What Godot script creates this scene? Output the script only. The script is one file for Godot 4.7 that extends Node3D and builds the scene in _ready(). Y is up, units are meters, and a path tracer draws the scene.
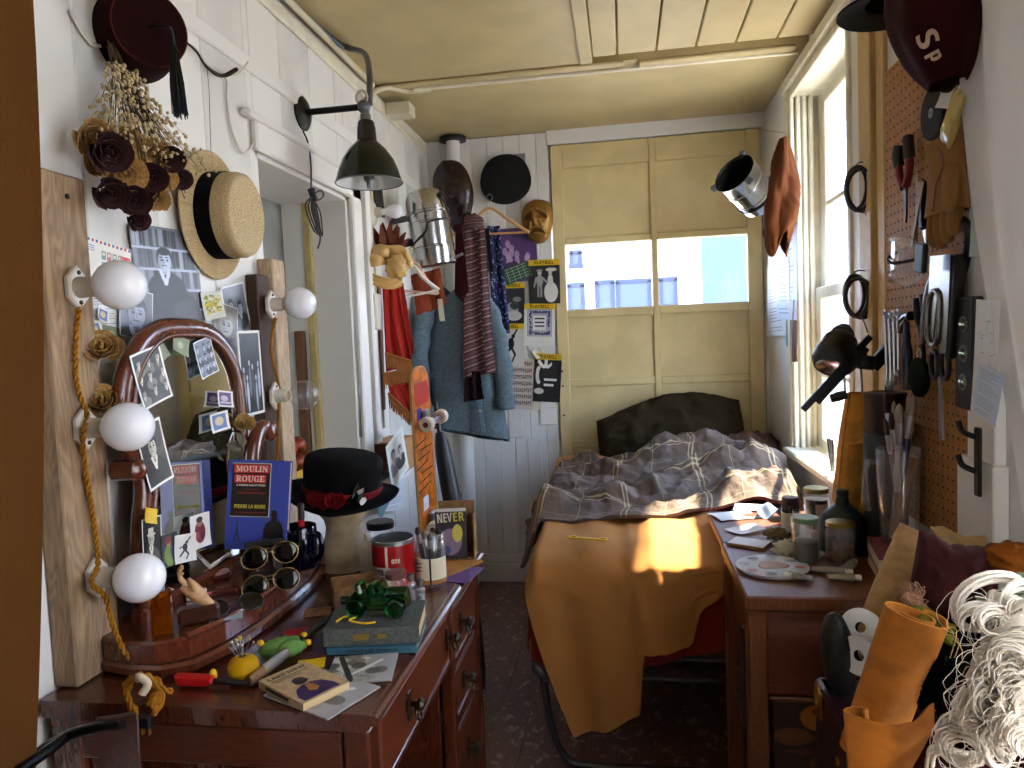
extends Node3D
# A crowded theatre dressing room: everything is built here from meshes, in metres, y up.

class G:
	# Collects shapes for ONE mesh. Corners are given anticlockwise as seen from outside.
	var st := SurfaceTool.new()
	var X := Transform3D()
	var grp := 1
	func _init():
		st.begin(Mesh.PRIMITIVE_TRIANGLES)
	func at(p: Vector3, rot := Vector3.ZERO, s := Vector3.ONE) -> G:
		X = Transform3D(Basis.from_euler(rot * PI / 180.0).scaled_local(s), p)
		return self
	func v(p: Vector3, uv := Vector2.ZERO):
		st.set_uv(uv)
		st.add_vertex(X * p)
	func tri(a: Vector3, b: Vector3, c: Vector3, ua := Vector2.ZERO, ub := Vector2.ZERO, uc := Vector2.ZERO):
		v(a, ua); v(c, uc); v(b, ub)
	func quad(a: Vector3, b: Vector3, c: Vector3, d: Vector3, u := Rect2(0, 0, 1, 1)):
		var p0 := u.position + Vector2(0, u.size.y)
		var p1 := u.end
		var p2 := u.position + Vector2(u.size.x, 0)
		tri(a, b, c, p0, p1, p2)
		tri(a, c, d, p0, p2, u.position)
	func flat():
		st.set_smooth_group(0xFFFFFFFF)
	func smooth():
		grp += 1
		st.set_smooth_group(grp)
	func box(c: Vector3, s: Vector3, b := 0.0) -> G:
		flat()
		var h := s * 0.5
		b = minf(b, minf(h.x, minf(h.y, h.z)) * 0.9)
		var i := h - Vector3(b, b, b)
		for ax in 3:
			var u := (ax + 1) % 3
			var w := (ax + 2) % 3
			for sg in [-1.0, 1.0]:
				var q := []
				for k in [[-1, -1], [1, -1], [1, 1], [-1, 1]]:
					var p := Vector3()
					p[ax] = sg * h[ax]; p[u] = k[0] * i[u]; p[w] = k[1] * i[w]
					q.append(c + p)
				if sg > 0: quad(q[0], q[1], q[2], q[3])
				else: quad(q[1], q[0], q[3], q[2])
		if b > 0.0:
			for ax in 3:
				var u := (ax + 1) % 3
				var w := (ax + 2) % 3
				for k in [[1, 1], [-1, 1], [-1, -1], [1, -1]]:
					var q := []
					for e in [[-1, 0], [1, 0], [1, 1], [-1, 1]]:
						var p := Vector3()
						p[ax] = e[0] * i[ax]
						p[u] = k[0] * (h[u] if e[1] == 0 else i[u])
						p[w] = k[1] * (i[w] if e[1] == 0 else h[w])
						q.append(c + p)
					if k[0] * k[1] > 0: quad(q[3], q[2], q[1], q[0])
					else: quad(q[0], q[1], q[2], q[3])
			for k in 8:
				var sx := 1.0 if k & 1 else -1.0
				var sy := 1.0 if k & 2 else -1.0
				var sz := 1.0 if k & 4 else -1.0
				var p0 := c + Vector3(sx * h.x, sy * i.y, sz * i.z)
				var p1 := c + Vector3(sx * i.x, sy * h.y, sz * i.z)
				var p2 := c + Vector3(sx * i.x, sy * i.y, sz * h.z)
				if sx * sy * sz > 0: tri(p0, p1, p2)
				else: tri(p0, p2, p1)
		return self
	func tube(pts: Array, r, n := 8, closed := false, flatten := 1.0) -> G:
		# r is one radius or one for each point
		smooth()
		var m := pts.size()
		var rings := []
		var up := Vector3.UP
		for k in m:
			var a: Vector3 = pts[k - 1] if k > 0 else (pts[m - 1] if closed else pts[0])
			var b: Vector3 = pts[k + 1] if k < m - 1 else (pts[0] if closed else pts[m - 1])
			var t := (b - a).normalized()
			if k == 0: up = Vector3.UP if absf(t.y) < 0.9 else Vector3.RIGHT
			var sx := t.cross(up).normalized()
			if sx.length() < 0.1: sx = t.cross(Vector3.FORWARD).normalized()
			up = sx.cross(t).normalized()
			var rr: float = r[k] if r is Array else r
			var ring := []
			for j in n:
				var f := TAU * j / n
				ring.append(pts[k] + (sx * cos(f) * flatten + up * sin(f)) * rr)
			rings.append(ring)
		for k in (m if closed else m - 1):
			var k2 := (k + 1) % m
			for j in n:
				var j2 := (j + 1) % n
				quad(rings[k][j2], rings[k][j], rings[k2][j], rings[k2][j2], Rect2(float(j) / n, float(k) / m, 1.0 / n, 1.0 / m))
		if not closed:
			smooth()
			for j in n: tri(rings[0][j], rings[0][(j + 1) % n], pts[0])
			smooth()
			for j in n: tri(rings[m - 1][(j + 1) % n], rings[m - 1][j], pts[m - 1])
		return self
	func lathe(prof: Array, n := 24, warp = null, crease := 0.75) -> G:
		# prof: Vector2(radius, height) from one end to the other; upwards on the outside
		smooth()
		var m := prof.size()
		var P := func(k, j):
			var f: float = TAU * (j % n) / n
			var p := Vector3(prof[k].x * cos(f), prof[k].y, prof[k].x * -sin(f))
			return warp.call(p) if warp != null else p
		for k in m - 1:
			if k > 0:
				var d0: Vector2 = (prof[k] - prof[k - 1]).normalized()
				var d1: Vector2 = (prof[k + 1] - prof[k]).normalized()
				if d0.dot(d1) < crease: smooth()
			for j in n:
				var a: Vector3 = P.call(k, j)
				var b: Vector3 = P.call(k, j + 1)
				var c: Vector3 = P.call(k + 1, j + 1)
				var d: Vector3 = P.call(k + 1, j)
				var u0 := Vector2(float(j) / n, 1.0 - float(k) / (m - 1))
				var u1 := Vector2(float(j + 1) / n, 1.0 - float(k + 1) / (m - 1))
				if prof[k].x > 1e-5: tri(a, b, c, u0, Vector2(u1.x, u0.y), u1)
				if prof[k + 1].x > 1e-5: tri(a, c, d, u0, u1, Vector2(u0.x, u1.y))
		return self
	func ball(c: Vector3, r: Vector3, n := 16, m := 10, bump = null) -> G:
		smooth()
		var P := func(i, j):
			var f: float = TAU * (j % n) / n
			var t: float = PI * i / m
			var d := Vector3(sin(t) * cos(f), -cos(t), -sin(t) * sin(f))
			return c + d * r * (bump.call(d) if bump != null else 1.0)
		for i in m:
			for j in n:
				var a: Vector3 = P.call(i, j)
				var b: Vector3 = P.call(i, j + 1)
				var e: Vector3 = P.call(i + 1, j + 1)
				var d: Vector3 = P.call(i + 1, j)
				var u0 := Vector2(float(j) / n, 1.0 - float(i) / m)
				var u1 := Vector2(float(j + 1) / n, 1.0 - float(i + 1) / m)
				if i > 0: tri(a, b, e, u0, Vector2(u1.x, u0.y), u1)
				if i < m - 1: tri(a, e, d, u0, u1, Vector2(u0.x, u1.y))
		return self
	func sheet(f: Callable, nu: int, nv: int, th := 0.002, uvs := Vector2.ONE) -> G:
		# f(u, v) -> point, u and v 0..1; u to the right and v down as seen from the front; given a thickness behind
		smooth()
		var p := []
		for i in nv + 1:
			for j in nu + 1:
				p.append(f.call(float(j) / nu, float(i) / nv))
		var w := nu + 1
		var nrm := []
		for i in nv + 1:
			for j in w:
				var du: Vector3 = p[i * w + mini(j + 1, nu)] - p[i * w + maxi(j - 1, 0)]
				var dv: Vector3 = p[mini(i + 1, nv) * w + j] - p[maxi(i - 1, 0) * w + j]
				nrm.append(dv.cross(du).normalized())
		var q := []
		for k in p.size(): q.append(p[k] - nrm[k] * th)
		var U := func(k): return Vector2(float(k % w) / nu * uvs.x, float(k / w) / nv * uvs.y)
		for i in nv:
			for j in nu:
				var a := i * w + j
				var b := a + 1
				var c := a + w + 1
				var d := a + w
				tri(p[a], p[d], p[c], U.call(a), U.call(d), U.call(c)); tri(p[a], p[c], p[b], U.call(a), U.call(c), U.call(b))
		if th <= 0.0: return self
		smooth()
		for i in nv:
			for j in nu:
				var a := i * w + j
				var b := a + 1
				var c := a + w + 1
				var d := a + w
				tri(q[a], q[c], q[d], U.call(a), U.call(c), U.call(d)); tri(q[a], q[b], q[c], U.call(a), U.call(b), U.call(c))
		smooth()
		for j in nu:
			rim(p, q, j + 1, j, U); rim(p, q, nv * w + j, nv * w + j + 1, U)
		for i in nv:
			rim(p, q, i * w, (i + 1) * w, U); rim(p, q, (i + 1) * w + nu, i * w + nu, U)
		return self
	func rim(p, q, a, b, U):
		tri(p[a], q[a], q[b], U.call(a), U.call(a), U.call(b)); tri(p[a], q[b], p[b], U.call(a), U.call(b), U.call(b))
	func prism(poly: Array, d: float, b := 0.0) -> G:
		# outline in x, y (anticlockwise), from z = -d/2 to z = d/2, edges chamfered by b
		flat()
		var pp := PackedVector2Array(poly)
		if Geometry2D.is_polygon_clockwise(pp): pp.reverse()
		var inn := pp
		if b > 0.0:
			var o := Geometry2D.offset_polygon(pp, -b)
			if o.size() == 1 and o[0].size() == pp.size():
				inn = o[0]
				if Geometry2D.is_polygon_clockwise(inn): inn.reverse()
				var best := 0
				for k in inn.size():
					if inn[k].distance_to(pp[0]) < inn[best].distance_to(pp[0]): best = k
				var t := PackedVector2Array()
				for k in inn.size(): t.append(inn[(k + best) % inn.size()])
				inn = t
			else: b = 0.0
		var h := d * 0.5
		var lo := pp[0]
		var hi := pp[0]
		for k in pp: lo = lo.min(k); hi = hi.max(k)
		var UV := func(k: Vector2): return Vector2((k.x - lo.x) / maxf(hi.x - lo.x, 1e-6), (hi.y - k.y) / maxf(hi.y - lo.y, 1e-6))
		var ix := Geometry2D.triangulate_polygon(inn)
		for k in range(0, ix.size(), 3):
			var a := inn[ix[k]]
			var c := inn[ix[k + 1]]
			var e := inn[ix[k + 2]]
			if (c - a).cross(e - a) < 0:
				var s := c
				c = e
				e = s
			tri(Vector3(a.x, a.y, h), Vector3(c.x, c.y, h), Vector3(e.x, e.y, h), UV.call(a), UV.call(c), UV.call(e))
			tri(Vector3(a.x, a.y, -h), Vector3(e.x, e.y, -h), Vector3(c.x, c.y, -h), UV.call(a), UV.call(e), UV.call(c))
		var n := pp.size()
		for k in n:
			var a := pp[k]
			var c := pp[(k + 1) % n]
			quad(Vector3(a.x, a.y, -h + b), Vector3(c.x, c.y, -h + b), Vector3(c.x, c.y, h - b), Vector3(a.x, a.y, h - b))
			if b > 0.0:
				var ai := inn[k]
				var ci := inn[(k + 1) % n]
				quad(Vector3(a.x, a.y, h - b), Vector3(c.x, c.y, h - b), Vector3(ci.x, ci.y, h), Vector3(ai.x, ai.y, h))
				quad(Vector3(ai.x, ai.y, -h), Vector3(ci.x, ci.y, -h), Vector3(c.x, c.y, -h + b), Vector3(a.x, a.y, -h + b))
		return self
	func mesh() -> ArrayMesh:
		st.generate_normals()
		st.index()
		return st.commit()

var M := {}
var used := {}
var rng := RandomNumberGenerator.new()
var nz := FastNoiseLite.new()

func numbered(n: String) -> String:
	if not used.has(n):
		used[n] = 0
		return n
	used[n] += 1
	return "%s_%03d" % [n, used[n]]
func meta(o: Node, label: String, category: String, group := "", kind := ""):
	if label: o.set_meta("label", label)
	if category: o.set_meta("category", category)
	if group: o.set_meta("group", group)
	if kind: o.set_meta("kind", kind)
func thing(called: String, label: String, category: String, at := Vector3.ZERO, rot := Vector3.ZERO, group := "") -> Node3D:
	var o := Node3D.new()
	o.name = numbered(called)
	add_child(o)
	o.position = at
	o.rotation_degrees = rot
	meta(o, label, category, group)
	return o
func part(parent: Node, called: String, g, m: Material, at := Vector3.ZERO, rot := Vector3.ZERO) -> MeshInstance3D:
	var o := MeshInstance3D.new()
	o.name = called
	o.mesh = g.mesh() if g is G else g
	o.material_override = m
	o.position = at
	o.rotation_degrees = rot
	parent.add_child(o, true)
	return o
func one(called: String, label: String, category: String, g, m: Material, at := Vector3.ZERO, rot := Vector3.ZERO, group := "") -> MeshInstance3D:
	var o := part(self, numbered(called), g, m, at, rot)
	meta(o, label, category, group)
	return o
func struct(called: String, g, m: Material, parent: Node = self) -> MeshInstance3D:
	var o := part(parent, called, g, m)
	if parent == self: o.set_meta("kind", "structure")
	return o
func setting(called: String) -> Node3D:
	var o := Node3D.new()
	o.name = called
	add_child(o)
	o.set_meta("kind", "structure")
	return o
func dup(src: Node3D, called: String, label: String, at: Vector3, rot := Vector3.ZERO) -> Node3D:
	var o: Node3D = src.duplicate()
	o.name = numbered(called)
	add_child(o)
	o.position = at
	o.rotation_degrees = rot
	o.set_meta("label", label)
	return o
func text(parent: Node, s: String, h: float, m: Material, at: Vector3, rot := Vector3.ZERO, width := 0.0, font := "Droid Sans", deep := 0.0006) -> MeshInstance3D:
	# raised print h tall, centred; width squeezes or stretches the line
	var t := TextMesh.new()
	var f := SystemFont.new()
	f.font_names = PackedStringArray([font])
	f.font_weight = 700
	t.font = f
	t.text = s
	t.font_size = 32
	t.pixel_size = 0.01
	t.depth = 0.01
	t.curve_step = 4.0
	var o := part(parent, "lettering", t, m, at, rot)
	var bb := t.get_aabb()
	var k := h / maxf(bb.size.y, 0.01)
	o.scale = Vector3((width / maxf(bb.size.x, 0.01)) if width > 0 else k, k, deep / 0.01)
	o.position = at + o.basis * -bb.get_center()
	return o
func spline(pts: Array, per := 6, closed := false) -> Array:
	# Catmull-Rom through the points
	var o := []
	var n := pts.size()
	for k in (n if closed else n - 1):
		var a: Vector3 = pts[(k - 1 + n) % n] if closed or k > 0 else pts[0]
		var b: Vector3 = pts[k]
		var c: Vector3 = pts[(k + 1) % n]
		var d: Vector3 = pts[(k + 2) % n] if closed or k < n - 2 else pts[n - 1]
		for j in per:
			o.append(b.cubic_interpolate(c, a, d, float(j) / per))
	if not closed: o.append(pts[n - 1])
	return o
func coil(c: Vector3, r: float, turns: int, ax: Vector3, sx: Vector3, squash: float, jit: float, n := 20) -> Array:
	var o := []
	var sy := ax.cross(sx).normalized()
	for k in turns * n + 1:
		var f := TAU * k / n
		var w := 1.0 + jit * sin(f * 0.37 + k * 0.05)
		o.append(c + (sx * cos(f) + sy * sin(f) * squash) * r * w + ax * (jit * r * 0.6 * sin(f * 0.61)))
	return o
func n3(p: Vector3, f: float) -> float:
	return nz.get_noise_3d(p.x * f, p.y * f, p.z * f)

# ---- pictures and materials
func lerpc(a: Color, b: Color, t: float) -> Color:
	return a.lerp(b, clampf(t, 0, 1))
func noise_img(freq: float, oct: int, w := 256, h := 256, sd := 1) -> Image:
	var f := FastNoiseLite.new()
	f.seed = sd
	f.noise_type = FastNoiseLite.TYPE_SIMPLEX_SMOOTH
	f.frequency = freq
	f.fractal_octaves = oct
	return f.get_seamless_image(w, h)
func tex(img: Image) -> ImageTexture:
	return ImageTexture.create_from_image(img)
var bumps := {}
func bump(kind: String) -> ImageTexture:
	if bumps.has(kind): return bumps[kind]
	var im: Image
	if kind == "fine": im = noise_img(0.09, 3)
	elif kind == "coarse": im = noise_img(0.02, 4)
	elif kind == "weave":
		im = Image.create(128, 128, false, Image.FORMAT_L8)
		for y in 128:
			for x in 128:
				var a := sin(x * TAU / 8.0) * (1.0 if (y / 4) % 2 else 0.5) + sin(y * TAU / 8.0) * (1.0 if (x / 4) % 2 else 0.5)
				im.set_pixel(x, y, Color(0.5 + a * 0.22, 0, 0))
	elif kind == "paint":
		im = noise_img(0.012, 5)
	elif kind == "cracked":
		var f := FastNoiseLite.new()
		f.noise_type = FastNoiseLite.TYPE_CELLULAR
		f.frequency = 0.05
		f.cellular_return_type = FastNoiseLite.RETURN_DISTANCE2_SUB
		im = f.get_seamless_image(256, 256)
	im.convert(Image.FORMAT_RGBA8)
	im.bump_map_to_normal_map(3.0)
	bumps[kind] = tex(im)
	return bumps[kind]
func mat(key: String, c: Color, rough := 0.6, metal := 0.0, nb := "", nscale := 0.3, tile := 4.0) -> StandardMaterial3D:
	if M.has(key): return M[key]
	if (c == Color.WHITE or c == Color.BLACK): print("undefined material ", key)
	var m := StandardMaterial3D.new()
	m.resource_name = key
	m.albedo_color = c
	m.roughness = rough
	m.metallic = metal
	if nb:
		m.normal_enabled = true
		m.normal_texture = bump(nb)
		m.normal_scale = nscale
		m.uv1_triplanar = true
		m.uv1_scale = Vector3.ONE * tile
	M[key] = m
	return m
var mottles := {}
func mottled(key: String, a: Color, b: Color, rough := 0.6, freq := 0.02, tile := 2.0, nb := "", nscale := 0.3, oct := 4, own := false) -> StandardMaterial3D:
	# two colours mixed by noise, laid from three sides; mixes of one hue share their grey picture
	if M.has(key): return M[key]
	var m := mat(key, Color(0.999, 1, 1), rough, 0.0, nb, nscale, tile)
	var ca := a
	var cb := b
	var sd := 5
	if own: sd = hash(key) % 1000
	else:
		var la := a.get_luminance()
		var lb := b.get_luminance()
		if lb > la:
			ca = b
			cb = a
		var k := snappedf(clampf(minf(la, lb) / maxf(maxf(la, lb), 0.001), 0.3, 0.98), 0.05)
		m.albedo_color = ca
		ca = Color.WHITE
		cb = Color(k, k, k)
	var id := "%s %s %s %d" % [ca.to_html(), cb.to_html(), snappedf(freq, 0.02), sd]
	if not mottles.has(id):
		var im := noise_img(maxf(snappedf(freq, 0.02), 0.014), oct, 256, 256, sd)
		im.convert(Image.FORMAT_RGBA8)
		for y in 256:
			for x in 256:
				im.set_pixel(x, y, lerpc(ca, cb, (im.get_pixel(x, y).r - 0.3) / 0.4))
		mottles[id] = tex(im)
	m.albedo_texture = mottles[id]
	m.uv1_triplanar = true
	m.uv1_scale = Vector3.ONE * tile
	return m
var grains := {}
func wood(key: String, a: Color, b: Color, rough := 0.4, along_v := true, tile := 2.0, rings := 10.0) -> StandardMaterial3D:
	# grain along v (up walls, into the room on tops), or along u; woods of like contrast share their grey grain
	if M.has(key): return M[key]
	var m := mat(key, b if b.get_luminance() > a.get_luminance() else a, rough)
	var la := minf(a.get_luminance(), b.get_luminance())
	var ka := snappedf(clampf(la / m.albedo_color.get_luminance(), 0.4, 0.9), 0.15)
	var id := "%s %s" % [ka, along_v]
	if not grains.has(id):
		var f := FastNoiseLite.new()
		f.seed = 3
		f.frequency = 1.0
		f.fractal_octaves = 3
		var im := Image.create(256, 256, false, Image.FORMAT_RGBA8)
		for y in 256:
			for x in 256:
				# seamless by laying the noise on a torus
				var c1 := TAU * (x if along_v else y) / 256.0
				var c2 := TAU * (y if along_v else x) / 256.0
				var w := f.get_noise_3dv(Vector3(cos(c1) * 2.0 + cos(c2) * 0.35, sin(c1) * 2.0 + sin(c2) * 0.35, cos(c2 * 2.0) * 0.1))
				var fine := f.get_noise_3dv(Vector3(cos(c1) * 22.0, sin(c1) * 22.0, sin(c2) * 1.2))
				im.set_pixel(x, y, lerpc(Color(ka, ka * 0.97, ka * 0.94), Color.WHITE, 0.5 + 0.32 * sin(w * rings * 3.0 + c1 * 3.0) + fine * 0.45))
		grains[id] = tex(im)
	m.albedo_texture = grains[id]
	m.uv1_triplanar = true
	m.uv1_scale = Vector3.ONE * tile
	return m
func image_mat(key: String, im: Image, rough := 0.6) -> StandardMaterial3D:
	if M.has(key): return M[key]
	var m := StandardMaterial3D.new()
	m.resource_name = key
	m.albedo_texture = tex(im)
	m.roughness = rough
	M[key] = m
	return m
func glass(key: String, c: Color, alpha := 0.12, rough := 0.02) -> StandardMaterial3D:
	if M.has(key): return M[key]
	var m := StandardMaterial3D.new()
	m.resource_name = key
	m.transparency = BaseMaterial3D.TRANSPARENCY_ALPHA
	m.albedo_color = Color(c, alpha)
	m.roughness = rough
	M[key] = m
	return m
func cloth(key: String, c: Color, rough := 0.9, tile := 30.0, nscale := 0.4, rim := 0.0) -> StandardMaterial3D:
	if M.has(key): return M[key]
	var m := mottled(key, c, c.darkened(0.14), rough, 0.05, tile, "weave", nscale)
	m.metallic_specular = 0.25
	if rim > 0.0:
		m.rim_enabled = true
		m.rim = rim
	return m

func V(x: float, y: float, z: float) -> Vector3:
	return Vector3(x, y, z)
func W(x: float, y: float) -> Vector2:
	return Vector2(x, y)

const LW := -1.03
const RW := 0.745
const BW := -3.81
const CH := 2.45

func _ready():
	nz.seed = 7
	nz.frequency = 1.0
	rng.seed = 11
	var cam := Camera3D.new()
	cam.name = "camera"
	cam.fov = 57.36
	cam.near = 0.05
	cam.position = V(0, 1.35, 0)
	cam.rotation = V(-0.06232, 0.15892, -0.04215)
	add_child(cam)
	var sky := ProceduralSkyMaterial.new()
	sky.sky_top_color = Color(0.55, 0.68, 0.88)
	sky.sky_horizon_color = Color(0.92, 0.94, 0.96)
	sky.ground_bottom_color = Color(0.34, 0.33, 0.31)
	sky.ground_horizon_color = Color(0.62, 0.62, 0.6)
	sky.sun_angle_max = 12.0
	sky.energy_multiplier = 2.8
	var e := Environment.new()
	e.background_mode = Environment.BG_SKY
	e.sky = Sky.new()
	e.sky.sky_material = sky
	e.tonemap_mode = Environment.TONE_MAPPER_LINEAR
	e.tonemap_exposure = 9.2
	e.sdfgi_enabled = true
	e.ssao_enabled = true
	e.ssil_enabled = true
	var we := WorldEnvironment.new()
	we.name = "environment"
	we.environment = e
	add_child(we)
	var sun := DirectionalLight3D.new()
	sun.name = "sun"
	sun.light_color = Color(1.0, 0.95, 0.86)
	sun.light_energy = 2.2
	sun.light_angular_distance = 1.2
	sun.shadow_enabled = true
	sun.look_at_from_position(V(1.0, 1.35, -0.75), Vector3.ZERO)
	add_child(sun)
	mottled("page edges", Color(0.78, 0.68, 0.50), Color(0.68, 0.58, 0.42), 0.85, 0.1, 20.0)
	mat("programme yellow", Color(0.83, 0.68, 0.05), 0.5)
	room()
	outside()
	bed()
	desk()
	mirror()
	bulbs()
	desk_things()
	left_wall_things()
	back_wall_things()
	right_wall_things()
	cabinet_things()
	trunk_things()

func plank_wall(root: Node3D, m: Array, x0: float, x1: float, step: float, put: Callable):
	# planks between x0 and x1; put(lo, hi) returns a G or null
	var k := 0
	var x := x0
	while x < x1 - 0.002:
		var hi := minf(x + step, x1)
		var gs = put.call(x, hi)
		for g in gs:
			part(root, "plank", g, m[k % m.size()])
		x = hi
		k += 1

func room():
	var white := [mottled("wall paint", Color(0.87, 0.86, 0.83), Color(0.85, 0.84, 0.81), 0.5, 0.02, 0.7), mottled("wall paint b", Color(0.86, 0.85, 0.82), Color(0.83, 0.82, 0.79), 0.5, 0.02, 0.6)]
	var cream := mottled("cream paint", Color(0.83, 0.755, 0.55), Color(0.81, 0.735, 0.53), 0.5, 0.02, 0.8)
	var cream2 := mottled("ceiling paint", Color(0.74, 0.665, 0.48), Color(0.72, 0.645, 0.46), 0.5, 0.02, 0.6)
	var trimc := mottled("trim paint", Color(0.88, 0.85, 0.75), Color(0.85, 0.82, 0.71), 0.45, 0.03, 1.0)
	# floor of brown painted planks, the paint worn through in places
	var fl := setting("floor")
	var fm := []
	for k in 3:
		var im := Image.create(256, 1024, false, Image.FORMAT_RGBA8)
		var f := FastNoiseLite.new()
		f.seed = 40 + k
		f.fractal_octaves = 5
		f.frequency = 0.012
		var h := FastNoiseLite.new()
		h.seed = 80 + k
		h.fractal_octaves = 3
		h.frequency = 0.05
		for y in 1024:
			for x in 256:
				var t := f.get_noise_2d(x * 0.6, y * 2.2) * 1.15 + 0.25 * h.get_noise_2d(x * 1.5, y * 0.7)
				var c := lerpc(Color(0.41, 0.29, 0.25), Color(0.47, 0.33, 0.285), 0.5 + h.get_noise_2d(x * 2.0, y * 0.08))
				if t > 0.33: c = lerpc(c, Color(0.62, 0.55, 0.49), (t - 0.33) * 9.0)
				im.set_pixel(x, y, c)
		var m := image_mat("floor plank %d" % k, im, 0.38)
		m.normal_enabled = true
		m.normal_texture = bump("coarse")
		m.normal_scale = 0.08
		fm.append(m)
	part(fl, "subfloor", G.new().box(V(-0.14, -0.045, -1.25), V(2.2, 0.05, 5.6)), mat("dark wood", Color(0.09, 0.055, 0.045), 0.7))
	var fx := LW - 0.1
	var kk := 0
	while fx < 0.95:
		var g := G.new()
		var zs := [1.4, -1.2 - 0.5 * (kk % 3), -3.95]
		for s in 2:
			var lo: float = zs[s + 1]
			var hi: float = zs[s]
			var gg := G.new()
			gg.flat()
			var a := V(fx + 0.001, 0, hi - 0.001)
			var b := V(fx + 0.107, 0, hi - 0.001)
			var c := V(fx + 0.107, 0, lo + 0.001)
			var d := V(fx + 0.001, 0, lo + 0.001)
			var dn := V(0, -0.02, 0)
			gg.quad(a, b, c, d, Rect2(0, kk * 0.17 + s * 0.4, 1, (hi - lo) / 1.6))
			gg.quad(a + dn, b + dn, b, a); gg.quad(b + dn, c + dn, c, b); gg.quad(c + dn, d + dn, d, c); gg.quad(d + dn, a + dn, a, d)
			part(fl, "plank", gg, fm[(kk + s) % 3])
		fx += 0.108
		kk += 1
	# left wall: wide boards round an opening
	var wl := setting("wall_left")
	part(wl, "backing", G.new().box(V(LW - 0.32, CH / 2, -1.25), V(0.06, CH + 0.2, 5.4)), white[1])
	var oz0 := -2.612
	var oz1 := -1.928
	plank_wall(wl, white, BW - 0.02, 1.35, 0.215, func(lo, hi):
		var r := []
		for seg in [[lo, minf(hi, oz0), 0.0, CH], [maxf(lo, oz0), minf(hi, oz1), 0.0, 0.905], [maxf(lo, oz0), minf(hi, oz1), 1.93, CH], [maxf(lo, oz1), hi, 0.0, CH]]:
			if seg[1] - seg[0] > 0.004:
				r.append(G.new().box(V(LW - 0.06, (seg[2] + seg[3]) / 2, (seg[0] + seg[1]) / 2), V(0.12, seg[3] - seg[2], seg[1] - seg[0] - 0.0015), 0.003))
		return r)
	part(wl, "rail", G.new().box(V(LW + 0.005, 2.165, -1.2), V(0.012, 0.045, 5.1), 0.004), white[0])
	part(wl, "rail", G.new().box(V(LW + 0.007, 2.40, -1.2), V(0.018, 0.05, 5.1), 0.006), trimc)
	part(wl, "backing", G.new().box(V(LW - 0.125, CH / 2, -3.2), V(0.02, CH, 1.2)), white[1])
	# the boxed-in opening with a grey back board
	var w1 := setting("window_1")
	var grey := mottled("grey board", Color(0.56, 0.555, 0.53), Color(0.50, 0.495, 0.47), 0.7, 0.02, 1.0)
	part(w1, "back_board", G.new().box(V(LW - 0.275, 1.41, -2.27), V(0.02, 1.3, 0.9)), grey)
	part(w1, "sill", G.new().box(V(LW - 0.13, 0.912, -2.27), V(0.27, 0.025, 0.70), 0.004), trimc)
	part(w1, "jamb", G.new().box(V(LW - 0.137, 1.41, -2.608), V(0.27, 1.04, 0.024), 0.003), white[0])
	part(w1, "jamb", G.new().box(V(LW - 0.137, 1.41, -1.932), V(0.27, 1.04, 0.024), 0.003), white[0])
	part(w1, "head", G.new().box(V(LW - 0.137, 1.924, -2.27), V(0.27, 0.026, 0.70), 0.003), white[0])
	part(w1, "stop", G.new().box(V(LW - 0.16, 1.41, -2.59), V(0.03, 1.0, 0.022), 0.003), mottled("yellow trim", Color(0.78, 0.70, 0.45), Color(0.7, 0.61, 0.38), 0.6))
	part(w1, "stop", G.new().box(V(LW - 0.215, 1.17, -2.588), V(0.04, 0.5, 0.026), 0.003), wood("stop wood", Color(0.36, 0.23, 0.14), Color(0.5, 0.34, 0.22), 0.6))
	for s in [[V(LW + 0.012, 1.41, -2.655), V(0.024, 1.16, 0.09)], [V(LW + 0.02, 1.41, -2.735), V(0.04, 1.2, 0.045)], [V(LW + 0.012, 1.965, -2.30), V(0.024, 0.085, 0.80)], [V(LW + 0.016, 2.015, -2.30), V(0.032, 0.022, 0.90)]]:
		part(w1, "casing", G.new().box(s[0], s[1], 0.006), white[0])
	# back wall: narrow tongue and groove boards
	var wb := setting("wall_back")
	part(wb, "backing", G.new().box(V(-0.72, CH / 2, BW - 0.075), V(0.75, CH + 0.2, 0.05)), white[1])
	part(wb, "backing", G.new().box(V(0.85, CH / 2, BW - 0.075), V(0.26, CH + 0.2, 0.05)), white[1])
	part(wb, "backing", G.new().box(V(0.18, 2.47, BW - 0.075), V(1.1, 0.16, 0.05)), white[1])
	plank_wall(wb, white, LW - 0.02, -0.362, 0.0885, func(lo, hi):
		return [G.new().box(V((lo + hi) / 2, CH / 2, BW - 0.025), V(hi - lo - 0.001, CH, 0.05), 0.004)])
	part(wb, "header_board", G.new().box(V(0.2, 2.42, BW - 0.02), V(1.14, 0.085, 0.06), 0.003), white[0])
	part(wb, "side_board", G.new().box(V(0.745, CH / 2, BW - 0.025), V(0.03, CH, 0.05), 0.003), white[0])
	for q in [[-0.50, 0.62, 0.075, 0.36, 0.008], [-0.415, 1.06, 0.09, 0.36, 0.012], [-0.60, 1.02, 0.075, 0.42, 0.006]]:
		part(wb, "patch_board", G.new().box(V(q[0], q[1], BW + q[4] / 2), V(q[2], q[3], q[4]), 0.003), white[1])
	var bb := setting("baseboard_back")
	part(bb, "board", G.new().box(V(-0.70, 0.055, BW + 0.011), V(0.68, 0.105, 0.022), 0.005), white[0])
	part(bb, "cap", G.new().box(V(-0.70, 0.135, BW + 0.008), V(0.68, 0.05, 0.016), 0.005), white[0])
	# door with four panels and two panes
	var d := setting("door_1")
	var xs := [-0.352, -0.29, 0.163, 0.195, 0.648, 0.722]
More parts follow.
